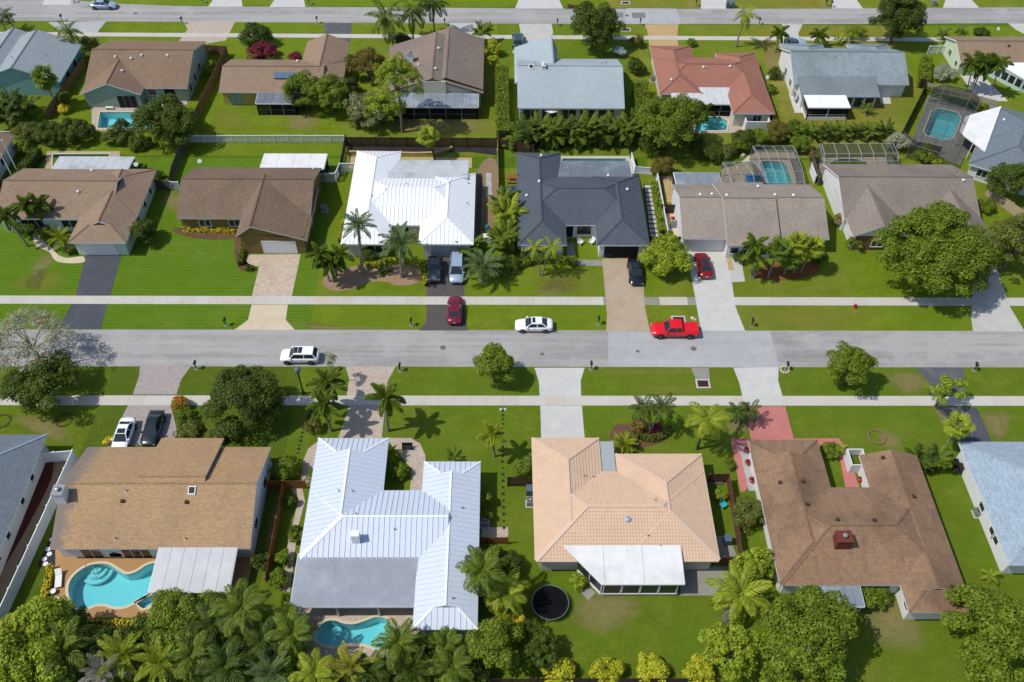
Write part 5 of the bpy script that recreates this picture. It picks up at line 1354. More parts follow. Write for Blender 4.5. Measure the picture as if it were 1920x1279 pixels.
# ladder and flat stepping slabs
R = thing('ladder', 'aluminium ladder leaning by the reddish brown fence', 'ladder', (23.37,53.25,0), local=True)
for y in (0, .4): MB().box(-1.1, 1.1, y - .03, y + .03, .25, .33).build('rail', m_galv, R)
for i in range(8): MB().box(-1 + i * .28, -.95 + i * .28, .03, .37, .27, .31).build('rung', m_galv, R)
base = sheet('side_walkway', [(21.21,105.49),(22.25,105.49),(22.06,93.6),(20.79,93.59)], .02, m_blackmulch)
for i in range(12):
    t = i / 12; x0, x1 = 21.28 + (20.86 - 21.28) * t + .1, 22.15 + (21.98 - 22.15) * t
    y = 93.59 + (105.36 - 93.59) * (1 - t) - .9
    MB().box(x0, x1 + .2, y, y + .72, .02, .07).build('paving_slab', m_conc, base)
R = thing('utility_box', 'two small white utility lids in the grass by the sidewalk', 'utility cover', (0.34,63.57,0), local=True)
for x in (-.25, .22): MB().box(x - .15, x + .15, -.17, .17, 0, .06).build('lid', m_conc, R)
R = thing('bench', 'dark garden bench on the paver walk by the metal roof', 'bench', (-10.45,57.99,0), local=True)
MB().box(-.6, .6, -.22, .22, .4, .46).build('seat', m_black, R); MB().box(-.6, .6, .2, .26, .46, .9).build('backrest', m_black, R)
for x in (-.5, .5): MB().box(x - .04, x + .04, -.2, .2, 0, .4).build('leg', m_black, R)


# ------------------------------------------------------------ foliage
LM = {
 'dark': leafmat('dark_leaves', C(44, 60, 13), C(92, 110, 26)),
 'mid': leafmat('mid_green_leaves', C(62, 82, 13), C(132, 150, 36)),
 'bright': leafmat('bright_leaves', C(86, 106, 15), C(160, 174, 46)),
 'lime': leafmat('lime_leaves', C(128, 140, 22), C(192, 190, 50)),
 'pine': leafmat('pine_needles', C(100, 120, 22), C(152, 166, 46)),
 'yellow': leafmat('yellow_leaves', C(186, 170, 34), C(226, 206, 60)),
 'olive': leafmat('olive_leaves', C(74, 84, 30), C(122, 128, 52)),
 'rust': leafmat('rusty_leaves', C(84, 80, 30), C(128, 114, 44)),
 'red': leafmat('dark_red_leaves', C(92, 30, 42), C(140, 52, 66)),
 'orange': leafmat('orange_flowers', C(220, 96, 34), C(240, 130, 60)),
 'grey': leafmat('grey_green_leaves', C(128, 134, 104), C(170, 174, 146)),
 'silver': leafmat('silvery_leaves', C(150, 166, 162), C(190, 202, 200)),
 'palm': leafmat('palm_fronds', C(62, 84, 19), C(126, 144, 42)),
 'palmlight': leafmat('light_palm_fronds', C(104, 122, 22), C(166, 174, 52)),
 'palmdark': leafmat('dark_palm_fronds', C(44, 64, 18), C(94, 114, 34)),
 'palmblue': leafmat('grey_green_fronds', C(76, 98, 52), C(124, 144, 88)),
 'palmgold': leafmat('golden_fronds', C(136, 138, 40), C(178, 176, 70)),
 'palmdry': leafmat('dry_grey_fronds', C(120, 118, 104), C(154, 150, 134)),
 'pink': leafmat('pink_flowers', C(196, 90, 120), C(226, 150, 170)),
}
def leaf_mesh(name, rng, cen, rad, n, size, mat, up=.45, sq=.85):
    cen = np.asarray(cen); rad = np.asarray(rad); w = rad ** 2; w = w / w.sum()
    k = rng.choice(len(cen), n, p=w)
    d = rng.normal(size=(n, 3)); d[:, 2] = np.where(d[:, 2] < -.3, -d[:, 2], d[:, 2]); d /= np.linalg.norm(d, axis=1)[:, None]
    r = rad[k] * (.62 + .45 * rng.random(n) ** .7)
    p = cen[k] + d * r[:, None] * np.array([1, 1, sq])
    nn = d + np.array([0, 0, up]) + rng.normal(size=(n, 3)) * .38; nn /= np.linalg.norm(nn, axis=1)[:, None]
    t = np.cross(nn, rng.normal(size=(n, 3))); t /= np.linalg.norm(t, axis=1)[:, None] + 1e-9
    b = np.cross(nn, t); s = size * (.65 + .7 * rng.random(n))[:, None]
    V = np.stack([p - t * s * .5, p + b * s * .3 + nn * s * .06, p + t * s * .5, p - b * s * .3 + nn * s * .06], 1).reshape(-1, 3)
    return quads_mesh(name, V, mat)
def quads_mesh(name, V, mat):
    n = len(V) // 4; me = bpy.data.meshes.new(name)
    me.vertices.add(len(V)); me.vertices.foreach_set('co', V.astype(np.float32).ravel())
    me.loops.add(n * 4); me.loops.foreach_set('vertex_index', np.arange(n * 4, dtype=np.int32))
    me.polygons.add(n); me.polygons.foreach_set('loop_start', np.arange(0, n * 4, 4, dtype=np.int32))
    me.update(calc_edges=True); me.materials.append(mat); return me
def crown_clumps(rng, r, rz, zc, cr, dens=1.0, ry=None):
    ry = ry or r
    n = max(5, int(1.05 * 4 * r * ry * .62 / cr ** 2 * dens))
    d = rng.normal(size=(n, 3)); d[:, 2] = np.where(d[:, 2] < -.45, -d[:, 2], d[:, 2]); d /= np.linalg.norm(d, axis=1)[:, None]
    f = (.45 + .45 * rng.random(n) ** .5) * (1 + .12 * np.sin(3 * np.arctan2(d[:, 1], d[:, 0]) + rng.random() * 6))
    c = d * f[:, None] * np.array([r, ry, rz]) + np.array([0, 0, zc])
    return c, cr * (.7 + .6 * rng.random(n))
SEED = [100]
def tree(label, xy, zc, r, rz, mat='mid', dens=1.0, size=.42, cr=None, name='tree', cat='tree', trunk=None, ry=None, leaf=1.0, bark=None, extra=None, lean=(0, 0), group=None):
    SEED[0] += 1; rng = np.random.default_rng(SEED[0])
    cr = cr or min(1.0, max(.36, r * .25))
    R = thing(name, label, cat, (xy[0], xy[1], 0), group=group, local=True)
    c, rad = crown_clumps(rng, r, rz, zc, cr, dens, ry)
    c[:, 0] += 0; size = size * .8; n = int((rad ** 2).sum() * 12.6 * 4.0 / size ** 2 * .42 * leaf)
    o = meshobj('crown', leaf_mesh('crown', rng, c, rad, n, size, LM[mat]), R)
    if extra:
        m2, frac, s2 = extra; meshobj('blossoms' if m2 in ('orange', 'pink') else 'new_growth', leaf_mesh('blossoms', rng, c, rad * 1.06, max(20, int(n * frac)), size * s2, LM[m2]), R)
    h0 = max(.3, zc - rz * .55); tr = trunk or max(.05, r * .055)
    mb = MB(); lx, ly = lean
    mb.tube([(lx * -.9, ly * -.9, -.05), (lx * -.4, ly * -.4, h0 * .5), (0, 0, h0)], [tr * 1.25, tr, tr * .8], 8)
    for i in rng.choice(len(c), min(len(c), 9 if r > 1.6 else 4), replace=False):
        q = c[i]; mid = np.array([q[0] * .4, q[1] * .4, h0 + (q[2] - h0) * .55])
        mb.tube([(0, 0, h0 * .92), tuple(mid), tuple(q * .92)], [tr * .6, tr * .38, tr * .14], 5)
    mb.build('trunk', bark or m_trunk, R)
    return R
def shrub(label, xy, r, h, mat='mid', size=.26, **k):
    return tree(label, xy, h * .5, r, h * .55, mat, k.pop('dens', 1.1), size, k.pop('cr', min(.6, max(.28, r * .34))), 'shrub', 'shrub', **k)
def hedge(label, pts, w, h, mat='mid', size=.24, dens=75, name='hedge', cat='hedge', lumpy=.12):
    SEED[0] += 1; rng = np.random.default_rng(SEED[0])
    R = thing(name, label, cat, (pts[0][0], pts[0][1], 0), local=True); Vs = []; st = MB()
    for a, b in zip(pts[:-1], pts[1:]):
        a = np.array(a[:2]) - np.array(pts[0][:2]); b = np.array(b[:2]) - np.array(pts[0][:2]); L = np.linalg.norm(b - a); d = (b - a) / L; nr = np.array([-d[1], d[0]])
        n = int((L * (w + 2 * h)) * dens)
        s = rng.random(n) * L; q = rng.random(n) * (w + 2 * h)
        top = (q > h) & (q < h + w)
        off = np.where(top, q - h - w / 2, np.where(q <= h, -w / 2, w / 2)); z = np.where(top, h, np.where(q <= h, q, q - h - w))
        wob = lumpy * np.sin(s * 2.1 + z * 3) + rng.normal(size=n) * .07
        off = off * (1 + wob * .5) + np.where(top, 0, np.sign(off) * rng.normal(size=n) * .05); z = z + np.where(top, wob, 0)
        p = np.stack([a[0] + d[0] * s + nr[0] * off, a[1] + d[1] * s + nr[1] * off, z], 1)
        nn = np.where(top[:, None], np.array([0, 0, 1.0]), np.stack([nr[0] * np.sign(off), nr[1] * np.sign(off), np.full(n, .35)], 1)) + rng.normal(size=(n, 3)) * .5
        nn /= np.linalg.norm(nn, axis=1)[:, None]; t = np.cross(nn, rng.normal(size=(n, 3))); t /= np.linalg.norm(t, axis=1)[:, None]; bb = np.cross(nn, t)
        sz = size * (.6 + .8 * rng.random(n))[:, None]
        Vs.append(np.stack([p - t * sz * .5, p + bb * sz * .32, p + t * sz * .5, p - bb * sz * .32], 1).reshape(-1, 3))
        for i in range(max(2, int(L / 1.0))):
            g = a + d * (i + .5) * L / max(2, int(L / 1.0)); st.tube([(g[0], g[1], 0), (g[0] + .05, g[1], h * .8)], [.05, .03], 5)
        st.beam((a[0], a[1], h * .45), (b[0], b[1], h * .45), w * .6, h * .75)
    meshobj('foliage', quads_mesh('foliage', np.concatenate(Vs), LM[mat]), R)
    st.build('stems', m_innerleaf, R)
    return R
m_innerleaf = plain('inner_twigs', C(48, 52, 26), .95, .7)

# ---- palm fronds
def frond_mesh(name, kind, mat, seed):
    rng = np.random.default_rng(seed); Q = []
    if kind == 'fan':
        L0 = .5
        a, b = np.array([0, 0, 0.]), np.array([L0, 0, -.03]); w = .012
        Q += [a + [0, w, 0], b + [0, w, 0], b - [0, w, 0], a - [0, w, 0]]
        for i in range(22):
            an = math.radians(-128 + i * 256 / 21); rr = .52 * (1 - .18 * abs(an) / 2.2) * (.92 + .16 * rng.random())
            d = np.array([math.cos(an), math.sin(an), -.12 - .12 * rng.random()]); sd = np.array([-d[1], d[0], 0]) * .046; z = .018 * (-1) ** i
            m_ = b + d * rr * .55; e = b + d * rr + [0, 0, -.13]
            Q += [b, m_ + sd + [0, 0, z], e, m_ - sd + [0, 0, -z]]
        V = np.array(Q)
    else:
        droop = {'coco': 1.35, 'plume': 1.35, 'date': .8, 'areca': 1.15, 'queen': 1.5}[kind] * (.9 + .2 * rng.random())
        N = 26; p = np.zeros(3); pts = [p.copy()]; dirs = []
        for i in range(N):
            ang = -droop * ((i + .5) / N) ** 1.6; d = np.array([math.cos(ang), 0, math.sin(ang)]); dirs.append(d); p = p + d / N; pts.append(p.copy())
        for i in range(0, N, 2):
            a, b = pts[i], pts[min(i + 2, N)]; w0, w1 = .016 * (1 - i / N) + .003, .016 * (1 - (i + 2) / N) + .003
            Q += [a + [0, w0, .004], b + [0, w1, .004], b - [0, w1, -.004], a - [0, w0, -.004]]
        for i2 in range(6, 2 * N):
            i = i2 // 2; t = i2 / 2 / N; L = {'coco': .3, 'plume': .26, 'date': .22, 'areca': .3, 'queen': .34}[kind] * math.sin(math.pi * min(1, .18 + .78 * t)) ** .7
            dx = dirs[i]; upv = np.array([-dx[2], 0, dx[0]])
            rolls = (-.9, -.1, .8) if kind == 'plume' else ((.55,) if kind == 'date' else (-.35,))
            for sgn in (-1, 1):
                for rl in rolls:
                    rl = rl + rng.normal() * .22; fw = .65 + .5 * t
                    d = dx * fw + np.array([0, sgn, 0]) * math.cos(rl) + upv * math.sin(rl); d /= np.linalg.norm(d)
                    d2 = d + np.array([0, 0, -.35 if kind in ('date', 'plume') else -.75]); d2 /= np.linalg.norm(d2)
                    o = pts[i] + dx * rng.normal() * .006; m_ = o + d * L * .5; e = m_ + d2 * L * .5
                    sd = np.cross(d, upv); sd = sd / (np.linalg.norm(sd) + 1e-6) * {'areca': .02, 'plume': .019, 'date': .0125}.get(kind, .014)
                    Q += [o, m_ + sd, e, m_ - sd]
        V = np.array(Q)
    return quads_mesh(name, V, mat)
FC = {}
def fronds(kind, mat):
    if (kind, mat) not in FC: FC[(kind, mat)] = [frond_mesh('frond', kind, LM[mat], 11 + i * 7) for i in range(3)]
    return FC[(kind, mat)]
def palm(label, base, h, kind='coco', n=16, L=2.6, mat='palm', lean=(0, 0), r=.14, shaft=False, name='palm_tree', el=(78, -30), trunkmat=None, cat='palm', group=None, dry=0):
    SEED[0] += 1; rng = random.Random(SEED[0])
    R = thing(name, label, cat, (base[0], base[1], 0), group=group, local=True)
    top = Vector((lean[0], lean[1], h)); K = 7; path = []; rad = []
    for i in range(K + 1):
        t = i / K; path.append((lean[0] * t ** 1.6, lean[1] * t ** 1.6, h * t - .05)); rad.append(r * (1.35 - .55 * t if i == 0 else 1.1 - .35 * t + (.04 if i % 2 else 0)))
    if h > .4: MB().tube(path, rad, 9).build('trunk', trunkmat or m_palmtrunk, R)
    if shaft: MB().tube([(top.x, top.y, h - .05), (top.x, top.y, h + .45), (top.x, top.y, h + .8)], [r * 1.0, r * .85, r * .4], 8).build('crownshaft', m_crownshaft, R); top.z += .6
    else: MB().lathe((top.x, top.y, h - .1), [(r * 1.1, 0), (r * 1.25, .15), (r * .6, .4), (0, .5)], 8).build('crown_base', m_crownshaft, R)
    ms = fronds(kind, mat)
    for i in range(n):
        t = (i + .5) / n; e = math.radians(el[0] + (el[1] - el[0]) * t ** .8 + rng.uniform(-8, 8)); az = i * 2.39996 + rng.uniform(-.2, .2)
        mm = ms[i % 3]
        if dry and i >= n - dry: mm = fronds(kind, 'palmdry')[i % 3]
        meshobj('frond', mm, R, (top.x, top.y, top.z + .1), (rng.uniform(-.25, .25), -e, az), L * rng.uniform(.85, 1.12))
    return R
def areca(label, base, h, n=26, L=2.2, mat='palmlight', spread=.5, kind='areca', name='areca_palm', el=(85, 15), stems=5, group=None):
    SEED[0] += 1; rng = random.Random(SEED[0])
    R = thing(name, label, 'palm', (base[0], base[1], 0), group=group, local=True); ms = fronds(kind, mat); tops = []
    for s in range(stems):
        a = s * 2.4; x, y = spread * math.cos(a) * (s / stems) ** .5, spread * math.sin(a) * (s / stems) ** .5; hh = h * rng.uniform(.7, 1.05)
        MB().tube([(x * .4, y * .4, -.05), (x, y, hh)], [.05, .035], 6).build('stem', m_crownshaft, R); tops.append((x, y, hh))
    for i in range(n):
        x, y, z = tops[i % stems]; e = math.radians(el[0] + (el[1] - el[0]) * ((i + .5) / n)); az = i * 2.39996 + rng.uniform(-.3, .3)
        meshobj('frond', ms[i % 3], R, (x, y, z), (rng.uniform(-.25, .25), -e, az), L * rng.uniform(.75, 1.15))
    return R

# ---- street trees, near verge
tree('sparse flamboyant tree with orange flowers at the left street edge', (-55.25,70.08), 4.6, 5.4, 1.9, 'grey', .9, .26, .6, leaf=.24, extra=('orange', .04, 1.0), bark=m_palmtrunk, trunk=.2)
tree('leafy tree in shade left of the grey paver drive', (-52.5,64.64), 2.7, 4.2, 2.3, 'dark', .95, .36)
tree('dense dark round tree behind the white car verge', (-29.1,62.26), 3.3, 4.2, 3.2, 'dark', 1.5, .32)
tree('small round tree with trunk on the near verge', (-0.73,67.82), 3.1, 2.35, 2.0, 'mid', 1.8, .28)
tree('upright feathery tree on the right verge', (41.25,67.48), 3.1, 2.7, 2.9, 'mid', 1.3, .28)
tree('sparse crooked tree leaning over the black drive', (52.18,64.51), 2.2, 2.4, 1.5, 'bright', .35, .3, .55, lean=(1.0, .6))
tree('pale sparse sapling behind the twin foxtail palms', (-19.86,67.53), 4.2, .9, .9, 'grey', .6, .25, .4)
# ---- middle row yards
tree('huge spreading shade tree in front of the taupe house', (56.28,84.9), 5.2, 8.1, 4.6, 'mid', 1.15, .4, 1.1, leaf=.95, trunk=.4)
tree('broad olive tree at the right edge beside the shade tree', (68.01,87.12), 4.5, 4.6, 3.8, 'olive', .8, .36)
tree('dark green tree by the pale fence at the right edge', (73.56,102.91), 2.8, 3.2, 2.3, 'dark', 1.0, .34)
tree('rounded light green tree between rusty and pale driveways', (22.18,87.36), 1.9, 3.5, 1.9, 'bright', 1.1, .34)
shrub('clipped round dark bush at the beige garage corner', (-48.78,92.47), 1.75, 3.2, 'dark', .26, dens=1.5)
tree('tree with broad crown left of the screen cage yard', (25.79,113.89), 4.4, 5.1, 4.0, 'mid', 1.1, .38)
shrub('bronze green shrub below the broad crown tree', (24.21,107.51), 1.8, 2.6, 'rust')
shrub('small round shrub by the taupe house corner', (48.86,91.41), 1.0, 1.8, 'mid'); shrub('pink flowering bush beside the taupe house', (48.17,96.41), 1.0, 1.9, 'mid', extra=('pink', .25, .9))
# ---- far row yards
shrub('clipped globe bush in the low brown house front yard', (-42.84,143.67), 3.0, 3.4, 'dark', .3); shrub('dark red croton mass below the globe bush', (-41.02,139.83), 2.5, 1.9, 'red'); shrub('small red croton by the brown wing', (-35.22,138.69), 1.2, 1.2, 'red')
tree('round glossy tree behind the screened porch, left of a pair', (-31.17,124.03), 3.6, 3.2, 2.7, 'mid', 1.3, .34); tree('round glossy tree behind the screened porch, right of a pair', (-26.91,123.48), 3.4, 3.1, 2.6, 'mid', 1.3, .34)
tree('rust tinged bushy tree left of the mauve roof', (-22.02,132.87), 2.5, 3.4, 2.4, 'rust', .9, .34); tree('tall pine like tree with bare trunk by the cream gable', (-15.38,118.12), 9.0, 3.7, 3.9, 'pine', .95, .32, .66, leaf=.8, trunk=.2, bark=m_trunk)
tree('sparse greyish tree below the pine', (-20.82,120.77), 2.5, 3.8, 2.3, 'olive', .7, .3, .7, leaf=.7, extra=('grey', .4, .9)); tree('yellow green tree beside the greyish tree', (-18.58,120.62), 3.0, 3.2, 2.4, 'pine', .8, .32)
tree('big dark oak in the far front yard', (16.03,143.32), 3.9, 4.5, 3.7, 'dark', 1.5, .34); tree('big dark oak beside the far street at right', (69.62,145.59), 4.5, 4.6, 4.2, 'dark', 1.5, .34)
shrub('round shrub by the tan brick drive', (24.02,144.05), 1.3, 1.8, 'rust'); shrub('small round shrub right of the tan brick drive', (33.78,144.15), .9, 1.2, 'mid'); shrub('round bush below the big dark oak', (22.92,135.29), 1.6, 2.3, 'dark')
shrub('silvery shrub by the pale grey house', (20.53,140.67), 1.1, 1.5, 'silver'); shrub('columnar lime shrub below the oak', (18.14,141.17), .7, 2.0, 'lime')
tree('dense dark mango tree beside the rectangular pool', (-50.9,115.54), 3.3, 5.0, 3.2, 'dark', 1.1, .36)
for lab, q, r, h, m in (('shrub mass left of the rectangular pool, first from the left', (-72.82,115.99), 2.2, 2.2, 'olive'), ('shrub mass left of the rectangular pool, second from the left', (-68.9,115.19), 2.6, 2.8, 'dark'),
                        ('shrub mass left of the rectangular pool, third from the left', (-65.34,115.63), 2.7, 3.0, 'dark'), ('yellow green shrub under the rectangular pool', (-59.47,115), 1.7, 1.9, 'olive'),
                        ('small dark shrub at the pool corner', (-58.8,117.49), 1.2, 2.2, 'dark'), ('low shrub below the dark mango tree', (-55.24,114.08), 1.6, 1.5, 'dark'), ('yellow bush beside the tan board fence', (-69.62,123.02), .9, 1.2, 'yellow'),
                        ('shrub at the back fence near the striped lawn', (-72.25,112.74), 1.4, 1.7, 'mid'), ('dense shrub between teal house and fence', (-71.37,141.57), 1.6, 2.0, 'olive'),
                        ('bright shrub by the sage green house side', (-48.84,134.23), 1.2, 2.2, 'bright'), ('lime shrubs right of the mauve roof', (-1.25,140.79), 1.3, 2.6, 'lime'), ('lower lime shrub right of the mauve roof', (-1.23,136.37), 1.0, 2.4, 'lime')):
    shrub(lab, q, r, h, m)
hedge('tall clipped hedge between mauve and pale grey houses', [(0.22,133.09),(0.39,114.9)], 1.9, 2.6, 'mid'); hedge('bushy hedge between pale grey and red brown houses', [(22.97,129.32),(22.88,119.28)], 2.2, 2.4, 'mid')
hedge('clipped dark hedge along the left frame edge', [(-69.76,111.57),(-71.05,97.41)], 1.3, 1.7, 'dark'); hedge('hedge along the pale fence behind the angled pool', [(70.75,130.08),(84.18,120.64)], .9, 1.2, 'mid')
hedge('clipped green hedge right of the grey tiled house', [(73.55,138.49),(70.84,131.04)], 1.5, 1.9, 'mid'); hedge('low yellow green hedge by the white metal roof side', [(-21.18,104.73),(-22.05,92.3)], .7, .8, 'lime')
hedge('low hedge in front of the charcoal house', [(1.94,87.3),(4.48,88.56),(7.38,88.78),(10.39,88.17)], 1.0, .9, 'mid'); hedge('green hedge strip beside the slab walkway', [(22.67,104.87),(22.6,93.71)], .8, 1.2, 'bright')
hedge('trimmed hedge along the flagstone drive', [(-35.23,93),(-34.94,87.68)], .6, .7, 'mid'); hedge('yellow shrubs under the brown house windows', [(-44.07,94.73),(-36.26,94.55)], .8, .7, 'yellow', .2)
hedge('yellow green hedge under the date palms', [(-18.05,87.39),(-14.29,88.65),(-10.65,88.04),(-9.7,83.87)], .7, .55, 'lime'); hedge('curved low hedge ring under the twin palms', [(15.47,60.45),(15.98,59.4),(17.48,59.18),(18.95,59.77),(19.58,60.9)], .7, .6, 'mid', .18)
hedge('yellow croton row along the pool deck bottom', [(-39.92,37.32),(-34.9,37.2)], .7, .7, 'yellow', .2); hedge('yellow croton row left of the pool deck', [(-45.43,43.44),(-45.05,40.37),(-44.95,38.98)], .6, .7, 'yellow', .2)
hedge('yellow green croton row below the white patio roof', [(-32.88,39.57),(-26.1,39.21)], 1.0, .9, 'lime', .22)
tree('orange flowering shrub left of the dark round tree', (-37.17,63.8), .7, 1.0, .7, 'mid', 1.2, .22, .3, 'shrub', 'shrub', extra=('orange', .35, 1.0)); shrub('round clipped shrub by the grey paver drive', (-36.25,62.25), 1.0, 1.5, 'mid'); shrub('low olive shrubs below the round clipped shrub', (-35.61,60.43), 1.4, 1.0, 'olive')
shrub('yellow ball shrub beside the white parked car', (-44.07,58.66), .5, .8, 'yellow'); shrub('large shrub beside the tan house corner', (-23.33,54.69), 1.6, 1.9, 'mid'); shrub('dark shrubs in the shaded side garden', (-21.17,46.99), .8, 1.3, 'dark')
shrub('round bush in the side garden, upper', (-21.06,46.75), .8, 1.4, 'mid'); shrub('round bush in the side garden, lower', (-22.11,44.01), .8, 1.3, 'mid')
shrub('shrub left of the peach tiled house', (2.8,55.17), 1.3, 1.7, 'mid'); shrub('shrub right of the blue white metal roof', (-1.44,50.69), .7, 1.8, 'mid'); shrub('olive bush below the red pots', (26.25,48.99), 1.9, 2.3, 'olive')
shrub('red and green bush among the twin palms', (15.86,60.9), .9, 1.0, 'red', extra=('bright', .5, 1)); shrub('dark red plant in the hedge ring', (17.93,60.6), .6, .8, 'red')
shrub('bush in the brown house courtyard', (37.17,57.36), 1.0, 1.3, 'mid'); shrub('bush beside the grey metal patio', (37.08,39.54), 1.5, 1.9, 'mid'); shrub('bush at the trampoline side of the white patio', (7.88,41.53), .8, 1.3, 'bright')
shrub('golden croton bush right of the palms', (1.61,37.53), .8, 1.5, 'yellow')
for i, (q, m) in enumerate((((5.41,32.31), 'lime'), ((10.07,32.29), 'lime'), ((14.2,32.48), 'lime'), ((18.77,32.06), 'lime'))):
    shrub('yellow green clump along the bottom fence, ' + ('leftmost', 'second from left', 'third from left', 'rightmost')[i], q, 1.45, 1.5, m, .3, extra=('yellow', .08, 1.0))
tree('bushy round tree beside the trampoline yard fence', (3.92,33.9), 1.7, 1.9, 1.5, 'dark', 1.0, .34)
tree('large glossy tree at the bottom beside the grey metal patio', (28.84,34.62), 4.4, 4.1, 3.7, 'mid', 1.25, .38); tree('glossy tree overlapping the bottom right lawn', (27.2,31.03), 3.8, 3.8, 2.8, 'mid', 1.2, .38)
tree('light green tree below the coconut palm', (21.54,33.64), 2.7, 2.6, 2.3, 'bright', 1.1, .36); tree('small bright tree right of the peach tiled house', (25.67,42.52), 1.9, 1.9, 1.8, 'bright', 1.0, .34)
tree('wide leafy tree in the bottom right corner', (45.82,35.27), 3.3, 4.3, 2.7, 'mid', 1.15, .38); tree('tree at the far bottom right corner', (45.93,32.12), 3.0, 3.6, 2.3, 'mid', 1.1, .38)
tree('gnarled tree with visible branches at the bottom centre', (-0.58,33.53), 3.4, 2.6, 3.0, 'mid', .8, .32, bark=m_palmtrunk, trunk=.2)
tree('leafy tree in the bottom left corner', (-42.75,33.66), 3.6, 4.2, 3.0, 'bright', 1.0, .42); tree('second leafy tree at the bottom left', (-43.57,31.35), 3.4, 3.6, 2.6, 'bright', 1.0, .42)
tree('feathery tree below the white patio roof', (-30.43,36.8), 2.6, 3.2, 2.0, 'mid', .9, .28); shrub('light green shrub below the pool deck', (-42.33,38.19), 1.1, 1.6, 'bright')
# ---- palm hedge behind the charcoal house
K = 0
ORD = ('first', 'second', 'third', 'fourth', 'fifth', 'sixth', 'seventh', 'eighth', 'ninth', 'tenth')
for i in range(10):
    x0, y0 = (4.27,114.39); x1, y1 = (21.3,115.06)
    areca('areca palm in the tall palm hedge, ' + ORD[i] + ' from the left', (x0 + (x1 - x0) * i / 9, y0 + .5 + (y1 - y0) * i / 9 + (.9 if i % 2 else 0)), 2.5, 52, 2.5, 'palm' if i % 3 else 'palmdark', 1.2, el=(86, -45), stems=9, group='areca palms of the tall palm hedge')
for i in range(8):
    x0, y0 = (43.87,116.61); x1, y1 = (60.32,117.29)
    areca('small palm in the row behind the screen cages, ' + ORD[i] + ' from the left', (x0 + (x1 - x0) * i / 7, y0 + (y1 - y0) * i / 7), 1.5, 26, 1.7, 'palmdark' if i % 2 else 'palm', .6, el=(80, -15), stems=4, group='palms in the row behind the screen cages')
for lab, q, r, h, m in (('shrub thicket left of the small palm row', (43,116.61), 2.0, 2.6, 'rust'), ('shrub thicket behind the pale screen cage', (46.21,113.87), 1.8, 2.2, 'mid'), ('dark shrubs behind the red house pool', (37.7,114.77), 2.0, 2.2, 'dark'),
                        ('shrub below the red house pool', (31.83,111.48), 1.7, 2.0, 'dark'), ('olive shrub in front of the screen cage path', (34.84,112.31), 1.3, 1.7, 'olive'), ('grey green bush right of the taupe house cage', (61.47,114.39), 1.7, 2.3, 'grey'),
                        ('bright bush by the angled enclosure', (64.93,111.45), 1.7, 2.0, 'mid'), ('lower bright bush by the angled enclosure', (66.3,109.61), 1.2, 1.6, 'bright'), ('narrow bush between the two cages', (47.73,111.2), .8, 1.6, 'rust'),
                        ('shrub by the dark fence at charcoal house', (1.37,114.36), 1.2, 1.7, 'mid'), ('grey wispy shrub on the lawn by the far right house', (75.32,134.15), 1.9, 1.7, 'grey')): shrub(lab, q, r, h, m)
# ---- palms
palm('coconut palm leaning beside the teal house', (-71.85,139.64,0), 4.6, 'coco', 15, 2.6, 'palm', (-1.2, .3)); palm('thin palm at the far left corner', (-86.19,147.6,0), 3.0, 'coco', 14, 2.0, 'palmdark', (-1.0, .5))
palm('tall coconut palm on the far lawn, left of three', (-18.76,142.64,0), 5.6, 'coco', 20, 4.1, 'palm', (-.9, .3), el=(80, -40), dry=2); palm('tall coconut palm on the far lawn, middle of three', (-15.49,145.52,0), 5.4, 'coco', 18, 3.6, 'palm', (.2, 0), dry=1); palm('tall coconut palm on the far lawn, right of three', (-11.8,147.37,0), 6.0, 'coco', 16, 3.4, 'palmdark', (-.1, .2))
areca('palm clump by the far concrete drive', (-3.17,144.58), 2.4, 22, 2.0, 'palm', .8); palm('single coconut palm on the far lawn', (41.74,144.01,0), 6.2, 'coco', 16, 2.6, 'palmlight', (.6, .2), el=(70, -70))
palm('christmas palm pair by the grey tiled house', (48.33,142.32,0), 3.4, 'plume', 12, 1.9, 'palm', (.1, .1)); palm('bushy palm before the grey tiled house', (56.03,144.17,0), 2.0, 'plume', 14, 2.0, 'palm', (.1, 0)); areca('low palm shrub before the grey tiled house', (60.31,145.29), .8, 14, 1.3, 'palmlight', .4)
tree('sparse light shrub tree before the grey tiled house', (63.04,146.86), 1.3, 2.2, 1.0, 'bright', .6, .28); palm('small palm by the far right sidewalk', (79.13,146.59,0), 1.2, 'coco', 12, 1.5, 'palmdark'); palm('stub palm near the far right sidewalk', (83.5,149.21,0), .5, 'coco', 12, 1.4, 'palm'); shrub('low shrubs by the far right roof', (87.01,148.55), 1.4, 1.1, 'dark')
for i, (b, ln) in enumerate((((78.03,130.28,0), (-.8, .3)), ((78.91,129.97,0), (-.2, .3)), ((81.64,129.05,0), (-.8, .3)), ((78.43,130.12,0), (.6, .3)))):
    palm('slim palm by the white sunroom, ' + ('first', 'second', 'rightmost', 'shortest')[i] + ' of four', b, (5.0, 5.8, 5.8, 4.4)[i], 'plume', 13, 2.2, 'palm', ln, r=.1)
palm('sabal palm beside the tan board fence', (-71.24,124.04,0), 5.4, 'fan', 30, 2.1, 'palm', (-.2, .3), el=(82, -70)); palm('bushy fan palm behind the white roofed house', (-10,111.07,0), 4.0, 'fan', 28, 1.8, 'palmlight', (-.9, .3), el=(75, -50), trunkmat=m_darktrunk)
for i, q in enumerate(((-77.71,122.36), (-74.83,121.37), (-76.84,118.77))):
    areca('dark feathery palm clump at the left edge, ' + ('upper left', 'upper right', 'lower')[i], q, 2.2, 26, 2.6, 'palmdark', .9, el=(82, 0))
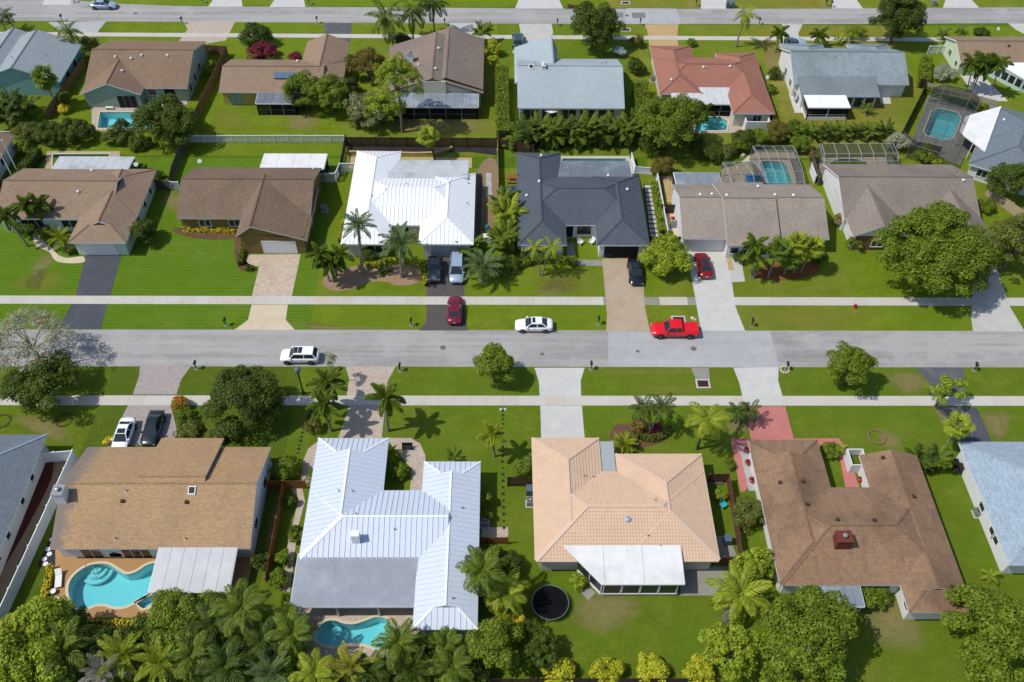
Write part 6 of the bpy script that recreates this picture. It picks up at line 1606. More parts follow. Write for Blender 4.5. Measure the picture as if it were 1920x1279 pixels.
palm('royal palm on the beige house lawn, left', (-64.68,91.47,0), 4.5, 'plume', 12, 2.1, 'palm', (-1.0, .2), shaft=True); palm('royal palm by the beige house, middle', (-63.61,94.31,0), 4.1, 'plume', 12, 2.1, 'palm', (-.7, .1), shaft=True); palm('royal palm by the beige house, right', (-62.72,94.98,0), 3.6, 'plume', 12, 2.1, 'palm', (-.1, .1), shaft=True)
palm('short pygmy palm beside the curved cream path', (-59.61,91.49,0), 1.2, 'date', 22, 2.0, 'palmlight', (-.2, .2), dry=2); shrub('bushes under the royal palms', (-65.21,94.29), 1.6, 1.4, 'dark'); shrub('dark bush under the pygmy palm', (-58.22,90.63), 1.1, 1.2, 'dark'); shrub('green bush beside the cream path', (-63,93.2), 1.1, 1.3, 'mid')
palm('tall date palm in front of the white metal roof', (-18.32,86.21,0), 8.3, 'date', 28, 2.5, 'palmblue', (.3, .1), r=.2, el=(75, -20)); palm('shorter date palm in front of the courtyard', (-13.08,85.62,0), 5.9, 'date', 28, 2.9, 'palmblue', (.2, .1), r=.22, el=(75, -20)); palm('low wide date palm beside the silver van', (-2.33,84.85,0), 2.5, 'date', 26, 2.8, 'palmblue', (0, 0), r=.25, el=(72, -12))
palm('christmas palm in the mulch bed, left of three', (-22.62,84.78,0), 4.0, 'plume', 12, 2.1, 'palm', (-.7, .3), shaft=True); palm('christmas palm in the mulch bed, middle of three', (-22.11,84.68,0), 3.0, 'plume', 11, 2.0, 'palmdark', (.3, -.3), shaft=True); palm('christmas palm in the mulch bed, right of three', (-21.78,84.88,0), 3.4, 'plume', 11, 2.1, 'palm', (.9, .7), shaft=True)
shrub('agave like bush below the white roof eave', (-17.95,89.63), 1.5, 1.4, 'dark'); areca('low spiky plant between the date palms', (-15.58,86.63), .3, 16, 1.2, 'palmdark', .3)
areca('palm clump right of the white metal roof garage', (-3.86,90.01), 1.6, 24, 2.0, 'palm', .9, el=(85, 0)); areca('palm clump beside the charcoal house corner', (0.51,90.89), 2.6, 30, 2.4, 'palm', 1.2, el=(85, -10)); areca('second palm clump by the charcoal house', (1.05,95.29), 2.8, 30, 2.4, 'palmlight', 1.2, el=(85, -10)); areca('upper palm clump by the charcoal house side', (0.53,98.96), 2.4, 24, 2.0, 'palm', 1.0, el=(85, 0)); shrub('dark shrubs under the palm clump', (0.5,87.09), 1.8, 1.5, 'dark')
palm('left palm of the pair before the charcoal house', (5.36,85.99,0), 4.8, 'coco', 12, 1.8, 'palmlight', (-.9, .3), r=.09); palm('right palm of the pair before the charcoal house', (5.65,85.99,0), 4.9, 'coco', 12, 1.8, 'palmlight', (1.1, .3), r=.09); palm('thin palm in the rounded light green tree', (22.1,88.32,0), 4.0, 'coco', 10, 1.5, 'palmlight', (0, 0), r=.08)
for i, (b, hh, k, ln) in enumerate((((33.63,85.78,0), 5.4, 'plume', (-.6, .2)), ((33.88,85.58,0), 3.8, 'coco', (-.6, .1)), ((35.93,85.79,0), 4.8, 'fan', (.4, .2)), ((39.56,86.62,0), 5.2, 'fan', (-.6, .2)), ((40.61,86.83,0), 4.2, 'fan', (.6, .2)), ((38.21,86.41,0), 3.2, 'fan', (.1, -.1)))):
    palm('palm in the orange mulch island, ' + ORD[i] + ' of six', b, hh, k, 26 if k == 'fan' else 14, 1.8 if k == 'fan' else 2.1, 'palm' if i in (2, 5) else ('palmlight' if k == 'fan' else 'palm'), ln, el=(78, -45))
palm('foxtail palm left of the pink paver drive, front', (-19.35,60.5,0), 4.0, 'plume', 12, 2.4, 'palm', (-.2, .1), shaft=True, r=.17); palm('foxtail palm left of the pink paver drive, back', (-19.18,63.56,0), 4.3, 'plume', 12, 2.4, 'palm', (-.4, .1), shaft=True, r=.16); palm('foxtail palm right of the pink paver drive', (-12.82,60.5,0), 5.2, 'plume', 12, 2.6, 'palm', (.2, .1), shaft=True, r=.17)
palm('young foxtail palm on the lawn by stepping stones', (-0.62,56.98,0), 3.5, 'plume', 10, 2.0, 'palmlight', (-.2, .1), shaft=True, r=.12)
palm('left christmas palm in the hedge ring', (16.85,60.36,0), 3.8, 'coco', 14, 1.9, 'palmdark', (-1.0, .2), shaft=True, r=.1); palm('right christmas palm in the hedge ring', (17.2,60.21,0), 4.1, 'coco', 14, 1.9, 'palmdark', (.9, .2), shaft=True, r=.1); palm('slender palm with light fronds on the lawn', (22.35,57.99,0), 5.4, 'queen', 14, 2.8, 'palmlight', (.2, .2), r=.15, el=(60, -35), trunkmat=m_darktrunk)
palm('left short palm beside the salmon drive', (27.22,61.58,0), 2.2, 'coco', 12, 1.7, 'palmdark', (-.1, .1), r=.1); palm('right short palm beside the salmon drive', (27.64,61.5,0), 2.2, 'coco', 12, 1.7, 'palmdark', (1.0, .2), r=.1); palm('spiky yellow green cycad on the lawn', (13.87,57.99,0), .7, 'date', 28, 1.7, 'palmlight', (0, 0), r=.25, el=(80, -5))
palm('leaning sabal palm at the black drive', (49.99,57.4,0), 4.6, 'fan', 18, 1.7, 'palmlight', (.4, .4), r=.14, el=(75, -30)); areca('dark palm clump left of the leaning sabal palm', (46.94,55.82), 1.4, 22, 1.9, 'palmdark', .7); areca('second dark palm clump by the leaning sabal palm', (48.75,55.82), 1.4, 22, 1.9, 'palm', .7)
palm('big coconut palm by the worn patio', (23.37,38.94,0), 2.8, 'coco', 22, 3.7, 'palmlight', (0, 0), r=.22, el=(75, -30), dry=2); palm('small cycad beside the metal roof walk', (-12.08,56.7,0), .8, 'date', 20, 1.3, 'palmlight', (0, 0)); shrub('low shrubs by the courtyard of the metal roof', (-11.1,54.54), 1.0, 1.4, 'mid'); areca('young banana plant on the lawn edge', (-5.22,56.55), .4, 7, 1.3, 'palm', .2, 'areca', 'banana_plant', stems=2)
palm('small palm on the side lawn by the pale blue house', (49.73,42.04,0), .6, 'coco', 9, 1.2, 'palmlight'); palm('little palm behind the grey tiled house', (59.16,123.66,0), 1.3, 'coco', 11, 1.4, 'palm'); palm('small palm by the courtyard of the brown roof', (38.35,57.55,0), .8, 'coco', 11, 1.0, 'palmlight'); palm('palm leaning over the red house pool', (32.39,120.79,0), 2.2, 'plume', 11, 1.9, 'palmdark')
palm('sparse palm beside the teal house fence', (-87.97,147.58,0), 2.0, 'coco', 10, 1.6, 'palm')
# ---- palm thicket along the bottom edge
TH = [('queen', (-1.7,39.57,0), 6.2, 2.8, 'palm', (.1, .2)), ('queen', (0.42,38.44,0), 3.8, 2.6, 'palmlight', (.2, .2)), ('queen', (-18.85,34.32,0), 4.0, 2.5, 'palm', (-.2, .2)), ('queen', (-9.34,33.36,0), 4.2, 2.6, 'palm', (.1, .3)), ('queen', (-11.81,31.76,0), 2.6, 2.2, 'palmdark', (0, 0)),
      ('date', (-13.57,31.91,0), 3.0, 2.4, 'palmgold', (0, 0)), ('queen', (-24.18,36.87,0), 4.4, 3.1, 'palm', (.1, 0)), ('queen', (-26.55,35.81,0), 3.4, 2.8, 'palmdark', (0, 0)), ('queen', (-21.92,34.23,0), 3.4, 2.6, 'palmdark', (.1, 0)), ('date', (-34.46,32.99,0), 3.2, 2.6, 'palmlight', (0, 0)),
      ('coco', (-39.61,33.52,0), 3.4, 3.2, 'palm', (-.2, 0)), ('date', (-35.79,31.5,0), 3.0, 2.2, 'palmdry', (0, 0)), ('coco', (-40.67,36.92,0), 1.8, 1.9, 'palmdark', (0, 0)), ('date', (-30.78,32.22,0), 3.4, 2.4, 'palmlight', (0, 0)), ('queen', (-27.91,32.72,0), 3.6, 2.9, 'palm', (0, 0)),
      ('queen', (-24.71,31.7,0), 3.6, 2.9, 'palmdark', (0, 0)), ('date', (-20.66,31.19,0), 3.2, 2.6, 'palmblue', (0, 0)), ('queen', (-16.71,31.18,0), 3.2, 2.6, 'palmlight', (0, 0)), ('date', (-7.82,31.64,0), 3.0, 2.5, 'palmdark', (0, 0)), ('queen', (-4.34,31.88,0), 3.2, 2.6, 'palm', (0, 0)),
      ('coco', (-40.88,31.27,0), 3.0, 2.6, 'palm', (0, 0)), ('queen', (-20.07,36.32,0), 2.6, 2.2, 'palmlight', (0, 0)), ('queen', (-4.93,34.17,0), 2.2, 2.2, 'palm', (0, 0)), ('queen', (-2,42.15,0), 3.0, 2.2, 'palmdark', (0, 0))]
WH = ('palm right of the metal roof, beside its lower corner', 'shorter palm right of the metal roof corner', 'plumed palm left of the freeform pool', 'plumed palm at the right end of the freeform pool', 'dark palm below the freeform pool',
      'golden yellow palm below the freeform pool', 'tall palm right of the white patio roof', 'dark palm below the white patio roof', 'dark palm left of the freeform pool patio', 'pale spiky palm in the bottom left thicket',
      'arching palm right of the bottom left tree', 'dry grey palm in the bottom thicket', 'dark small palm at the lower edge of the pool deck', 'light green palm in the bottom thicket below the patio roof', 'feathery palm at the bottom below the tall palm',
      'dark palm at the bottom edge, left of centre', 'grey green palm at the bottom edge', 'light palm at the bottom edge below the freeform pool', 'dark spiky palm at the bottom edge right of the golden palm', 'palm at the bottom edge beside the gnarled tree',
      'palm at the very bottom left edge', 'light palm tuft at the flat roof corner', 'low palm on the shaded strip below the metal roof', 'dark palm hugging the right side of the metal roof')
for (k, b, hh, L, m, ln), lab in zip(TH, WH):
    palm(lab, b, hh, k, 24, L, m, ln, r=.14, el=(82, -40))
for i, q in enumerate(((-32.48,35.04), (-29.32,34.51), (-19.47,32.44), (-14.75,31.42), (-9.79,31.4), (-23,33.21), (-25.62,33.73), (-5.88,32.89))):
    shrub('undergrowth bush in the bottom palm thicket, ' + ORD[i] + ' of eight', q, 2.1, 2.6, ('dark', 'mid', 'olive', 'dark')[i % 4], .3, group='undergrowth bushes in the palm thicket')

for i, (q, m) in enumerate((((-37.73,33.92), 'dark'), ((-33.83,34.98), 'dark'), ((-27.5,37.07), 'mid'), ((-29.21,32.6), 'dark'), ((-23.39,34.35), 'dark'), ((-20.47,31.82), 'mid'), ((-16.88,30.53), 'dark'), ((-11.53,30.51), 'dark'), ((-7.31,33.06), 'mid'), ((-3.29,31.91), 'dark'))):
    tree('dense low tree filling the bottom palm thicket, ' + ORD[i] + ' of ten', q, 1.7, 2.5, 1.8, m, 1.0, .32, group='low trees in the palm thicket')
shrub('dark bush beside the trampoline, lower left', (2.46,35.83), 1.5, 2.0, 'dark'); shrub('dark bush right of the metal roof foot', (-0.63,39.65), 1.4, 2.2, 'dark')
shrub('bush in the narrow bed right of the metal roof', (1.24,43.1), 1.2, 2.0, 'dark'); tree('low green tree beyond the small palm row', (46.08,117.33), 1.4, 1.9, 1.3, 'mid', 1.0, .3)

for lab, q, r, h, m in (
    ('bush by the left walk of the metal roofed house', (-20.35,54), .8, 1.4, 'mid'), ('shrubs along the cedar fence, upper', (-22.49,50.84), .7, 1.2, 'dark'), ('shrubs along the cedar fence, lower', (-22.19,41.84), 1.0, 1.5, 'mid'),
    ('leafy bush behind the tan house patio roof', (-24.2,43.6), 1.0, 1.5, 'dark'), ('slim bush right of the metal roof, lower', (-1.37,48.99), .6, 1.3, 'mid'), ('bush below the small paver pad', (-0.66,44.1), 1.0, 1.8, 'dark'),
    ('green plants inside the reddish fence', (23.82,51.52), .6, 1.0, 'bright'), ('bush at the worn patio corner', (24.49,41.98), 1.2, 1.8, 'mid'), ('bush by the side gate of the grey brown house', (23.74,93.38), .7, 1.2, 'mid'),
    ('shrub at the pale fence foot by the taupe house', (70.2,99.67), 1.2, 1.6, 'mid'), ('shrub behind the taupe house corner', (65.65,110.79), 1.1, 1.4, 'dark'), ('shrub along the red brown house right wall', (46.48,134.03), 1.1, 1.6, 'dark'),
    ('dark shrub between red brown and grey tiled houses', (44.82,129.67), .9, 1.3, 'mid'), ('thicket shrub under the broad crown tree, left', (23.22,113.3), 1.8, 2.2, 'dark'), ('thicket shrub under the broad crown tree, right', (29.69,113.75), 1.9, 2.2, 'dark'),
    ('garden shrub in front of the screen cage, middle', (36.65,113.26), 1.4, 1.8, 'mid'), ('garden shrub behind the screen cage lawn', (40.32,115.34), 1.6, 2.0, 'mid'), ('shrub at the left end of the palm hedge', (2.46,116.58), 1.6, 2.3, 'mid'),
    ('bush between greyish tree and board fence', (-22.75,119.77), 1.3, 1.7, 'olive'), ('dark bush behind the greyish tree', (-24.84,128.87), 1.6, 2.3, 'dark'), ('bush in the far front yard of the mauve roof', (-17.21,143.93), 1.7, 1.6, 'dark'),
    ('dark shrub behind the teal house', (-69.97,137.65), 1.2, 1.7, 'mid'), ('shrub by the fence beside the sage pool', (-70.72,125.84), 1.1, 1.5, 'mid'), ('low shrub at the aged patio roof', (-53.15,107.79), .9, 1.1, 'mid'),
    ('bush by the beige house right wall, back', (-50.56,106.29), .8, 1.1, 'dark'), ('small round bush at the flagstone drive corner', (-33.54,87.07), .5, .7, 'dark'), ('shrubs below the dark round tree', (-31.31,59.77), 1.5, 1.3, 'olive'),
    ('small tree right of the dark round tree', (-21.27,60.6), 1.0, 1.4, 'rust'), ('bush on the right lot edge by the black drive', (47.8,55.42), 1.0, 1.2, 'dark'), ('hedge shrub left of the red pots', (25.38,55.64), .6, 1.0, 'mid'),
    ('shrub in front of the grey brown house windows', (33.2,89.31), 1.3, 1.3, 'dark'), ('second shrub in front of the grey brown house', (43.12,89.56), 1.3, 1.3, 'dark'), ('shrubs at the left corner of the charcoal house', (2.69,90.14), 1.3, 1.5, 'dark')):
    shrub(lab, q, r, h, m)


# ------------------------------------------------------------ vehicles
CAR = {
 # stations: x, half width, z bottom, z shoulder, z centre ; cabin: base front, roof front, roof rear, base rear
 'sedan': dict(L=4.8, st=[(2.4, .62, .38, .52, .56), (2.28, .8, .26, .62, .68), (1.9, .9, .22, .72, .82), (1.0, .92, .2, .86, .94), (0, .93, .2, .9, .96), (-1.2, .93, .2, .94, 1.0), (-1.9, .9, .24, .96, 1.04), (-2.25, .82, .28, .9, 1.0), (-2.4, .66, .4, .72, .78)],
               cab=(1.12, .3, -.95, -1.85), H=1.44, rw=.6, bw=.82, zb=.93, wx=(1.45, -1.42), wr=.33),
 'suv': dict(L=4.7, st=[(2.35, .66, .42, .62, .66), (2.2, .86, .32, .82, .88), (1.8, .93, .28, .94, 1.02), (1.0, .95, .26, 1.02, 1.08), (0, .95, .26, 1.04, 1.1), (-1.4, .95, .26, 1.06, 1.12), (-2.1, .92, .3, 1.08, 1.14), (-2.3, .86, .36, 1.04, 1.08), (-2.35, .76, .5, .9, .94)],
             cab=(1.2, .5, -1.75, -2.22), H=1.68, rw=.66, bw=.85, zb=1.06, wx=(1.42, -1.42), wr=.37),
 'van': dict(L=5.1, st=[(2.55, .68, .38, .6, .66), (2.4, .88, .28, .76, .84), (2.0, .97, .24, .9, 1.02), (1.3, .99, .22, 1.0, 1.1), (0, 1.0, .22, 1.04, 1.1), (-1.6, .99, .22, 1.04, 1.1), (-2.4, .96, .26, 1.06, 1.12), (-2.52, .9, .34, 1.0, 1.06), (-2.55, .8, .5, .9, .94)],
             cab=(1.55, .62, -2.1, -2.48), H=1.76, rw=.72, bw=.89, zb=1.05, wx=(1.6, -1.5), wr=.35),
 'pickup': dict(L=5.9, st=[(2.95, .76, .5, .72, .78), (2.85, .92, .42, .98, 1.04), (2.4, 1.0, .38, 1.08, 1.16), (1.4, 1.01, .36, 1.12, 1.2), (0, 1.01, .36, 1.14, 1.2), (-1.0, 1.01, .36, 1.14, 1.2), (-2.6, 1.0, .4, 1.14, 1.2), (-2.9, .98, .44, 1.14, 1.18), (-2.95, .94, .5, 1.08, 1.1)],
                cab=(1.35, .7, -.75, -1.0), H=1.86, rw=.74, bw=.9, zb=1.16, wx=(1.85, -1.85), wr=.42),
 'boxy': dict(L=4.4, st=[(2.2, .8, .5, .8, .84), (2.15, .86, .42, .96, 1.0), (1.8, .88, .38, 1.02, 1.06), (1.0, .88, .36, 1.04, 1.08), (0, .88, .36, 1.06, 1.1), (-1.2, .88, .36, 1.06, 1.1), (-2.0, .88, .4, 1.06, 1.1), (-2.15, .86, .44, 1.02, 1.06), (-2.2, .82, .5, .96, 1.0)],
              cab=(.55, .05, -1.1, -1.3), H=1.7, rw=.68, bw=.8, zb=1.07, wx=(1.4, -1.35), wr=.36),
}
MESHC = {}
def wheel_parts(wr):
    if wr not in MESHC:
        t = MB(); prof = [(wr * .62, -.1), (wr * .95, -.11), (wr, -.07), (wr, .07), (wr * .95, .11), (wr * .62, .1)]
        n = 20; i0 = 0
        for r, y in prof:
            for j in range(n): a = 2 * math.pi * j / n; t.v.append((r * math.cos(a), y, r * math.sin(a)))
        for k in range(len(prof) - 1):
            for j in range(n): a = k * n + j; b = k * n + (j + 1) % n; t.f.append((a, b, b + n, a + n)); t.m.append(0); t.uv.append(None)
        r_ = MB(); 
        for k in range(5):
            a = k * 2 * math.pi / 5; r_.beam((0, .085, 0), (wr * .6 * math.cos(a), .085, wr * .6 * math.sin(a)), .07, .03); r_.beam((0, -.085, 0), (wr * .6 * math.cos(a), -.085, wr * .6 * math.sin(a)), .07, .03)
        r_.poly([(wr * .62 * math.cos(-j * math.pi / 8), .04, wr * .62 * math.sin(-j * math.pi / 8)) for j in range(16)]); r_.poly([(wr * .62 * math.cos(j * math.pi / 8), -.04, wr * .62 * math.sin(j * math.pi / 8)) for j in range(16)])
        MESHC[wr] = (t.mesh('tyre', m_rubber, smooth=True), r_.mesh('rim', m_alloy))
    return MESHC[wr]
def car(label, typ, paintm, p, heading, cat='car', roofglass=None, open_top=False, bedcover=False, plate=True, name='parked_car'):
    D = CAR[typ]; R = thing(name, label, cat, (p[0], p[1], .03), heading or 1e-4)
    # body loft
    mb = MB(); rings = []
    for x, w, zb, zs, zc in D['st']:
        h = zs - zb
        half = [(0, zb), (w * .86, zb), (w * .98, zb + h * .22), (w, zb + h * .55), (w * .985, zs - h * .12), (w * .93, zs), (w * .55, (zs + zc * 2) / 3), (0, zc)]
        ring = [(x, y, z) for y, z in half] + [(x, -y, z) for y, z in half[-2:0:-1]]
        rings.append(ring)
    n = len(rings[0]); mb.v = [q for r in rings for q in r]
    for k in range(len(rings) - 1):
        for j in range(n):
            a = k * n + j; b = k * n + (j + 1) % n; mb.f.append((a, b, b + n, a + n)); mb.m.append(0); mb.uv.append(None)
    for k in (0, len(rings) - 1): mb.f.append(tuple(k * n + j for j in range(n))); mb.m.append(0); mb.uv.append(None)
    mb.build('body', paintm, R, smooth=True, fix=True)
    x1, x2, x3, x4 = D['cab']; H, rw, bw, zb = D['H'], D['rw'], D['bw'], D['zb'] - .04
    A = [Vector((x1, bw, zb)), Vector((x1, -bw, zb)), Vector((x2, -rw, H)), Vector((x2, rw, H))]
    B = [Vector((x4, -bw, zb)), Vector((x4, bw, zb)), Vector((x3, rw, H)), Vector((x3, -rw, H))]
    def inset(q, k): c = sum(q, Vector()) / 4; return [c + (v - c) * k for v in q]
    if open_top:
        MB().poly(A).build('windshield', m_glass, R)
        MB().prism([(x1 - .3, bw * .8, zb - .02), (x4, bw * .8, zb - .02), (x4, -bw * .8, zb - .02), (x1 - .3, -bw * .8, zb - .02)][::-1], .02).build('interior', m_dark, R)
        for sx in (x2 - .25, x3 + .3):
            for sy in (-.38, .38): MB().box(sx - .28, sx + .1, sy - .25, sy + .25, zb - .15, zb + .05).box(sx - .35, sx - .2, sy - .25, sy + .25, zb, zb + .35).build('seat', m_black, R)
        MB().beam(A[3], A[2], .06).beam(A[0], A[3], .06).beam(A[1], A[2], .06).build('pillar', paintm, R)
    else:
        cabn = MB(); 
        cabn.poly(A); cabn.poly(B); cabn.poly([A[0], A[3], B[2], B[1]]); cabn.poly([A[1], B[0], B[3], A[2]][::1])
        # painted cabin shell
        rf = [A[3], A[2], B[3], B[2]]
        up = Vector((0, 0, .05)); xm = (x2 + x3) / 2
        mid = [Vector((xm, rw * .96, H + .045)), Vector((xm, -rw * .96, H + .045))]
        cabn.poly([A[3], A[2], mid[1], mid[0]]); cabn.poly([mid[0], mid[1], B[3], B[2]]); cabn.poly([A[3], mid[0], B[2]]); cabn.poly([A[2], B[3], mid[1]])
        cabn.build('cabin', paintm, R, fix=True)
        def glass(nm, q, k, off):
            nn = (q[1] - q[0]).cross(q[2] - q[0]).normalized(); c = sum(q, Vector()) / 4
            if nn.dot(c - Vector(((x1 + x4) / 2, 0, 1))) < 0: nn = -nn
            MB().poly([v + nn * off for v in inset(q, k)]).build(nm, m_glass, R)
        glass('windshield', A, .9, .012); glass('rear_window', B, .86, .012)
        for sg in (1, -1):
            s4 = [Vector((x1 - .02, sg * bw, zb)), Vector((x2, sg * rw, H)), Vector((x3, sg * rw, H)), Vector((x4 + .02, sg * bw, zb))]
            cm = (x2 + x3) / 2 - .05; lo = lambda x: Vector((x, sg * bw, zb)); hi = lambda x: Vector((x, sg * rw, H))
            def lerp(a, b, t): return a + (b - a) * t
            f = [lerp(lo(x1), hi(x2), .12) + Vector((-.12, 0, 0)), lerp(lo(x1), hi(x2), .88) + Vector((-.06, 0, 0)), lerp(lo(cm), hi(cm), .88) + Vector((.05, 0, 0)), lerp(lo(cm), hi(cm), .12) + Vector((.05, 0, 0))]
            g = [lerp(lo(cm), hi(cm), .12) + Vector((-.05, 0, 0)), lerp(lo(cm), hi(cm), .88) + Vector((-.05, 0, 0)), lerp(lo(x4), hi(x3), .88) + Vector((.08, 0, 0)), lerp(lo(x4), hi(x3), .12) + Vector((.16, 0, 0))]
            for q in (f, g): MB().poly([v + Vector((0, sg * .014, .004)) for v in q]).build('side_window', m_glass, R)
        if roofglass:
            for a, b in roofglass: MB().box(a, b, -rw * .72, rw * .72, H + .02, H + .058).build('sunroof', m_glass, R)
    if typ in ('pickup', 'boxy'):
        xa, xb = x4 - .08, -D['L'] / 2 + .08
        MB().box(xb, xa, -.84, .84, D['zb'] - .02, D['zb'] + .075).build('bed_cover' if bedcover else 'truck_bed', paintm if bedcover else m_dark, R)
    L2 = D['L'] / 2; st = D['st']
    for sg in (1, -1):
        w1 = st[1][1]; z1 = st[1][3]
        MB().box(st[1][0] - .18, st[1][0] + .04, sg * w1 * .82 - .14, sg * w1 * .82 + .14, z1 - .16, z1 - .01).build('headlight', m_head, R)
        w2 = st[-2][1]; z2 = st[-2][3]
        MB().box(-L2 + .02, -L2 + .2, sg * w2 * .84 - .15, sg * w2 * .84 + .12, z2 - .2, z2 - .03).build('tail_lamp', m_tail, R)
        MB().box(x1 - .35, x1 - .15, sg * (D['bw'] + .1) - .09, sg * (D['bw'] + .1) + .09, D['zb'] + .02, D['zb'] + .16).build('wing_mirror', paintm, R)
        for xd in ((x2 + x3) / 2 + .3, (x2 + x3) / 2 - .75): MB().box(xd - .1, xd + .1, sg * .93 - .02, sg * .93 + .02, .78 if typ == 'sedan' else .9, .83 if typ == 'sedan' else .95).build('door_handle', m_chrome, R)
    MB().box(L2 - .12, L2 + .01, -.4, .4, .42, .56).build('grille', m_black, R)
    if plate: MB().box(-L2 - .015, -L2 + .05, -.16, .16, .62, .74).build('number_plate', m_white, R)
    ty, ri = wheel_parts(D['wr'])
    for x in D['wx']:
        for sg in (1, -1):
            y = sg * (st[3][1] - .09)
            a = [(x + D['wr'] * 1.16 * math.cos(j * math.pi / 10), sg * (st[3][1] + .004), D['wr'] + D['wr'] * 1.16 * math.sin(j * math.pi / 10)) for j in range(11)]
            MB().poly(a + [(x - D['wr'] * 1.1, sg * (st[3][1] + .004), .22), (x + D['wr'] * 1.1, sg * (st[3][1] + .004), .22)]).build('wheel_arch', m_dark, R)
            o = meshobj('wheel', ty, R, (x, y + sg * .03, D['wr'])); meshobj('rim', ri, o)
    return R
cp_white = paint('white_car_paint', C(240, 242, 246, .85), .25); cp_red = paint('bright_red_paint', C(226, 10, 26, .8), .25); cp_dred = paint('deep_red_metallic', C(150, 12, 24), .28, .2)
cp_burg = paint('burgundy_paint', C(132, 16, 48), .28, .2); cp_black = paint('black_car_paint', (.008, .009, .012, 1), .15); cp_silver = paint('pale_blue_silver_paint', C(186, 206, 226), .3, .4)
cp_dgreen = paint('dark_green_black_paint', C(22, 36, 38), .2); cp_grey = paint('dull_dark_grey_paint', C(84, 88, 92), .55, 0, .1); cp_teal = paint('slate_teal_paint', C(70, 92, 102), .25, .3)
N_, S_, E_, W_ = math.pi / 2, -math.pi / 2, 0, math.pi
car('white SUV with dark sunroof parked on the near side of the street', 'suv', cp_white, (-24.43, 71.25), W_, 'SUV', roofglass=[(.1, .5), (-.45, .02)])
car('white sedan parked on the far kerb, left of the rusty driveway', 'sedan', cp_white, (4.27, 76.5), W_, roofglass=[(-.15, .22)])
car('bright red pickup truck with covered bed parked on the street', 'pickup', cp_red, (21.93, 75.6), W_, 'pickup truck', bedcover=True)
car('burgundy sedan on the dark apron, seen from behind', 'sedan', cp_burg, (-5.79, 79.1), N_)
car('black sedan on the rusty driveway facing the street', 'sedan', cp_black, (18.07, 86.2), S_, roofglass=[(-.7, .2)])
car('deep red sedan with black roof on the pale driveway', 'sedan', cp_dred, (27.4, 87.5), N_ + .04, roofglass=[(-.9, .26)])
car('silver blue minivan by the date palm on the dark driveway', 'van', cp_silver, (-5.78, 86.6), S_, 'minivan')
car('dull dark grey boxy truck beside the silver minivan', 'boxy', cp_grey, (-8.78, 86.4), S_, 'truck')
car('white coupe with black roof on the grey paver drive', 'sedan', cp_white, (-42.54,59.4,0.5), S_ , roofglass=[(-.35, .28)])
car('dark green black convertible on the grey paver drive', 'sedan', cp_dgreen, (-39.51,60.44,0.5), S_)
car('silver sedan driving on the far street at the left', 'sedan', cp_silver, (-73.16,156.32,0.6), E_)
car('slate teal SUV half hidden by the pale grey roof', 'suv', cp_teal, (3.06, 144.6), N_, 'SUV')
car('dark teal car behind the grey tiled house, left of two', 'sedan', cp_teal, (51.51, 144.0), N_); car('slate blue car behind the grey tiled house, right of two', 'sedan', cp_silver, (53.04, 143.6), N_)

# ------------------------------------------------------------ clutter
for lab, p, m in (('blue grey bin across the far street, left of a pair by the palm', (42.56,157.95,0), m_bluebin), ('blue grey bin across the far street, right of a pair by the palm', (43.56,157.96,0), m_bluebin)): bin_(lab, p, m)
mailbox('black mailbox across the far street at the drive corner', (62.13,158.2,0)); mailbox('dark mailbox across the far street beside a plant', (61.21,158.59,0))
R = thing('storage_box', 'white storage box by the garage above the silver minivan', 'box', (-5.45,89.37,0), local=True)
MB().box(-.55, .55, -.35, .35, 0, .75).build('body', m_white, R); MB().box(-.58, .58, -.38, .38, .75, .83).build('lid', m_white, R)
R = thing('storage_box', 'white chest in the cluttered side yard by the palms', 'box', (-1.56,92.83,0), local=True)
MB().box(-.9, .9, -.5, .5, 0, .85).build('body', m_white, R); MB().box(-.93, .93, -.53, .53, .85, .93).build('lid', m_white, R)
R = thing('barrel', 'blue barrel in the cluttered side yard', 'barrel', (-1.8,95.05,0), local=True)
MB().lathe((0, 0, 0), [(.28, 0), (.33, .2), (.33, .7), (.28, .9), (0, .91)], 14).build('drum', plain('blue_plastic', C(40, 140, 190), .5), R); MB().lathe((0, 0, .9), [(.22, 0), (.22, .05), (0, .051)], 12).build('lid', m_bluebin, R)
R = thing('picnic_table', 'orange wooden picnic table left of the charcoal roof', 'table', (1.73,106.25,0), local=True)
for i in range(5): MB().box(-.8, .8, -.5 + i * .2, -.32 + i * .2, .7, .75).build('plank', m_orangewood, R)
for y in (-.85, .85): MB().box(-.8, .8, y - .15, y + .15, .4, .45).build('bench', m_orangewood, R)
for x in (-.6, .6): MB().beam((x, -.8, 0), (x, -.2, .7), .08).beam((x, .8, 0), (x, .2, .7), .08).build('leg', m_orangewood, R)
R = thing('tarp', 'crumpled blue tarp left of the charcoal roof', 'tarp', (1.79,103.88,0), local=True)
tm = MB(); rg = random.Random(3); G = [[(-1.0 + i * .4, -.7 + j * .28, .05 + rg.random() * .3) for i in range(6)] for j in range(6)]
for j in range(5):
    for i in range(5): tm.poly([G[j][i], G[j][i + 1], G[j + 1][i + 1], G[j + 1][i]])
tm.build('sheet', plain('navy_tarp', C(48, 70, 120), .5), R)
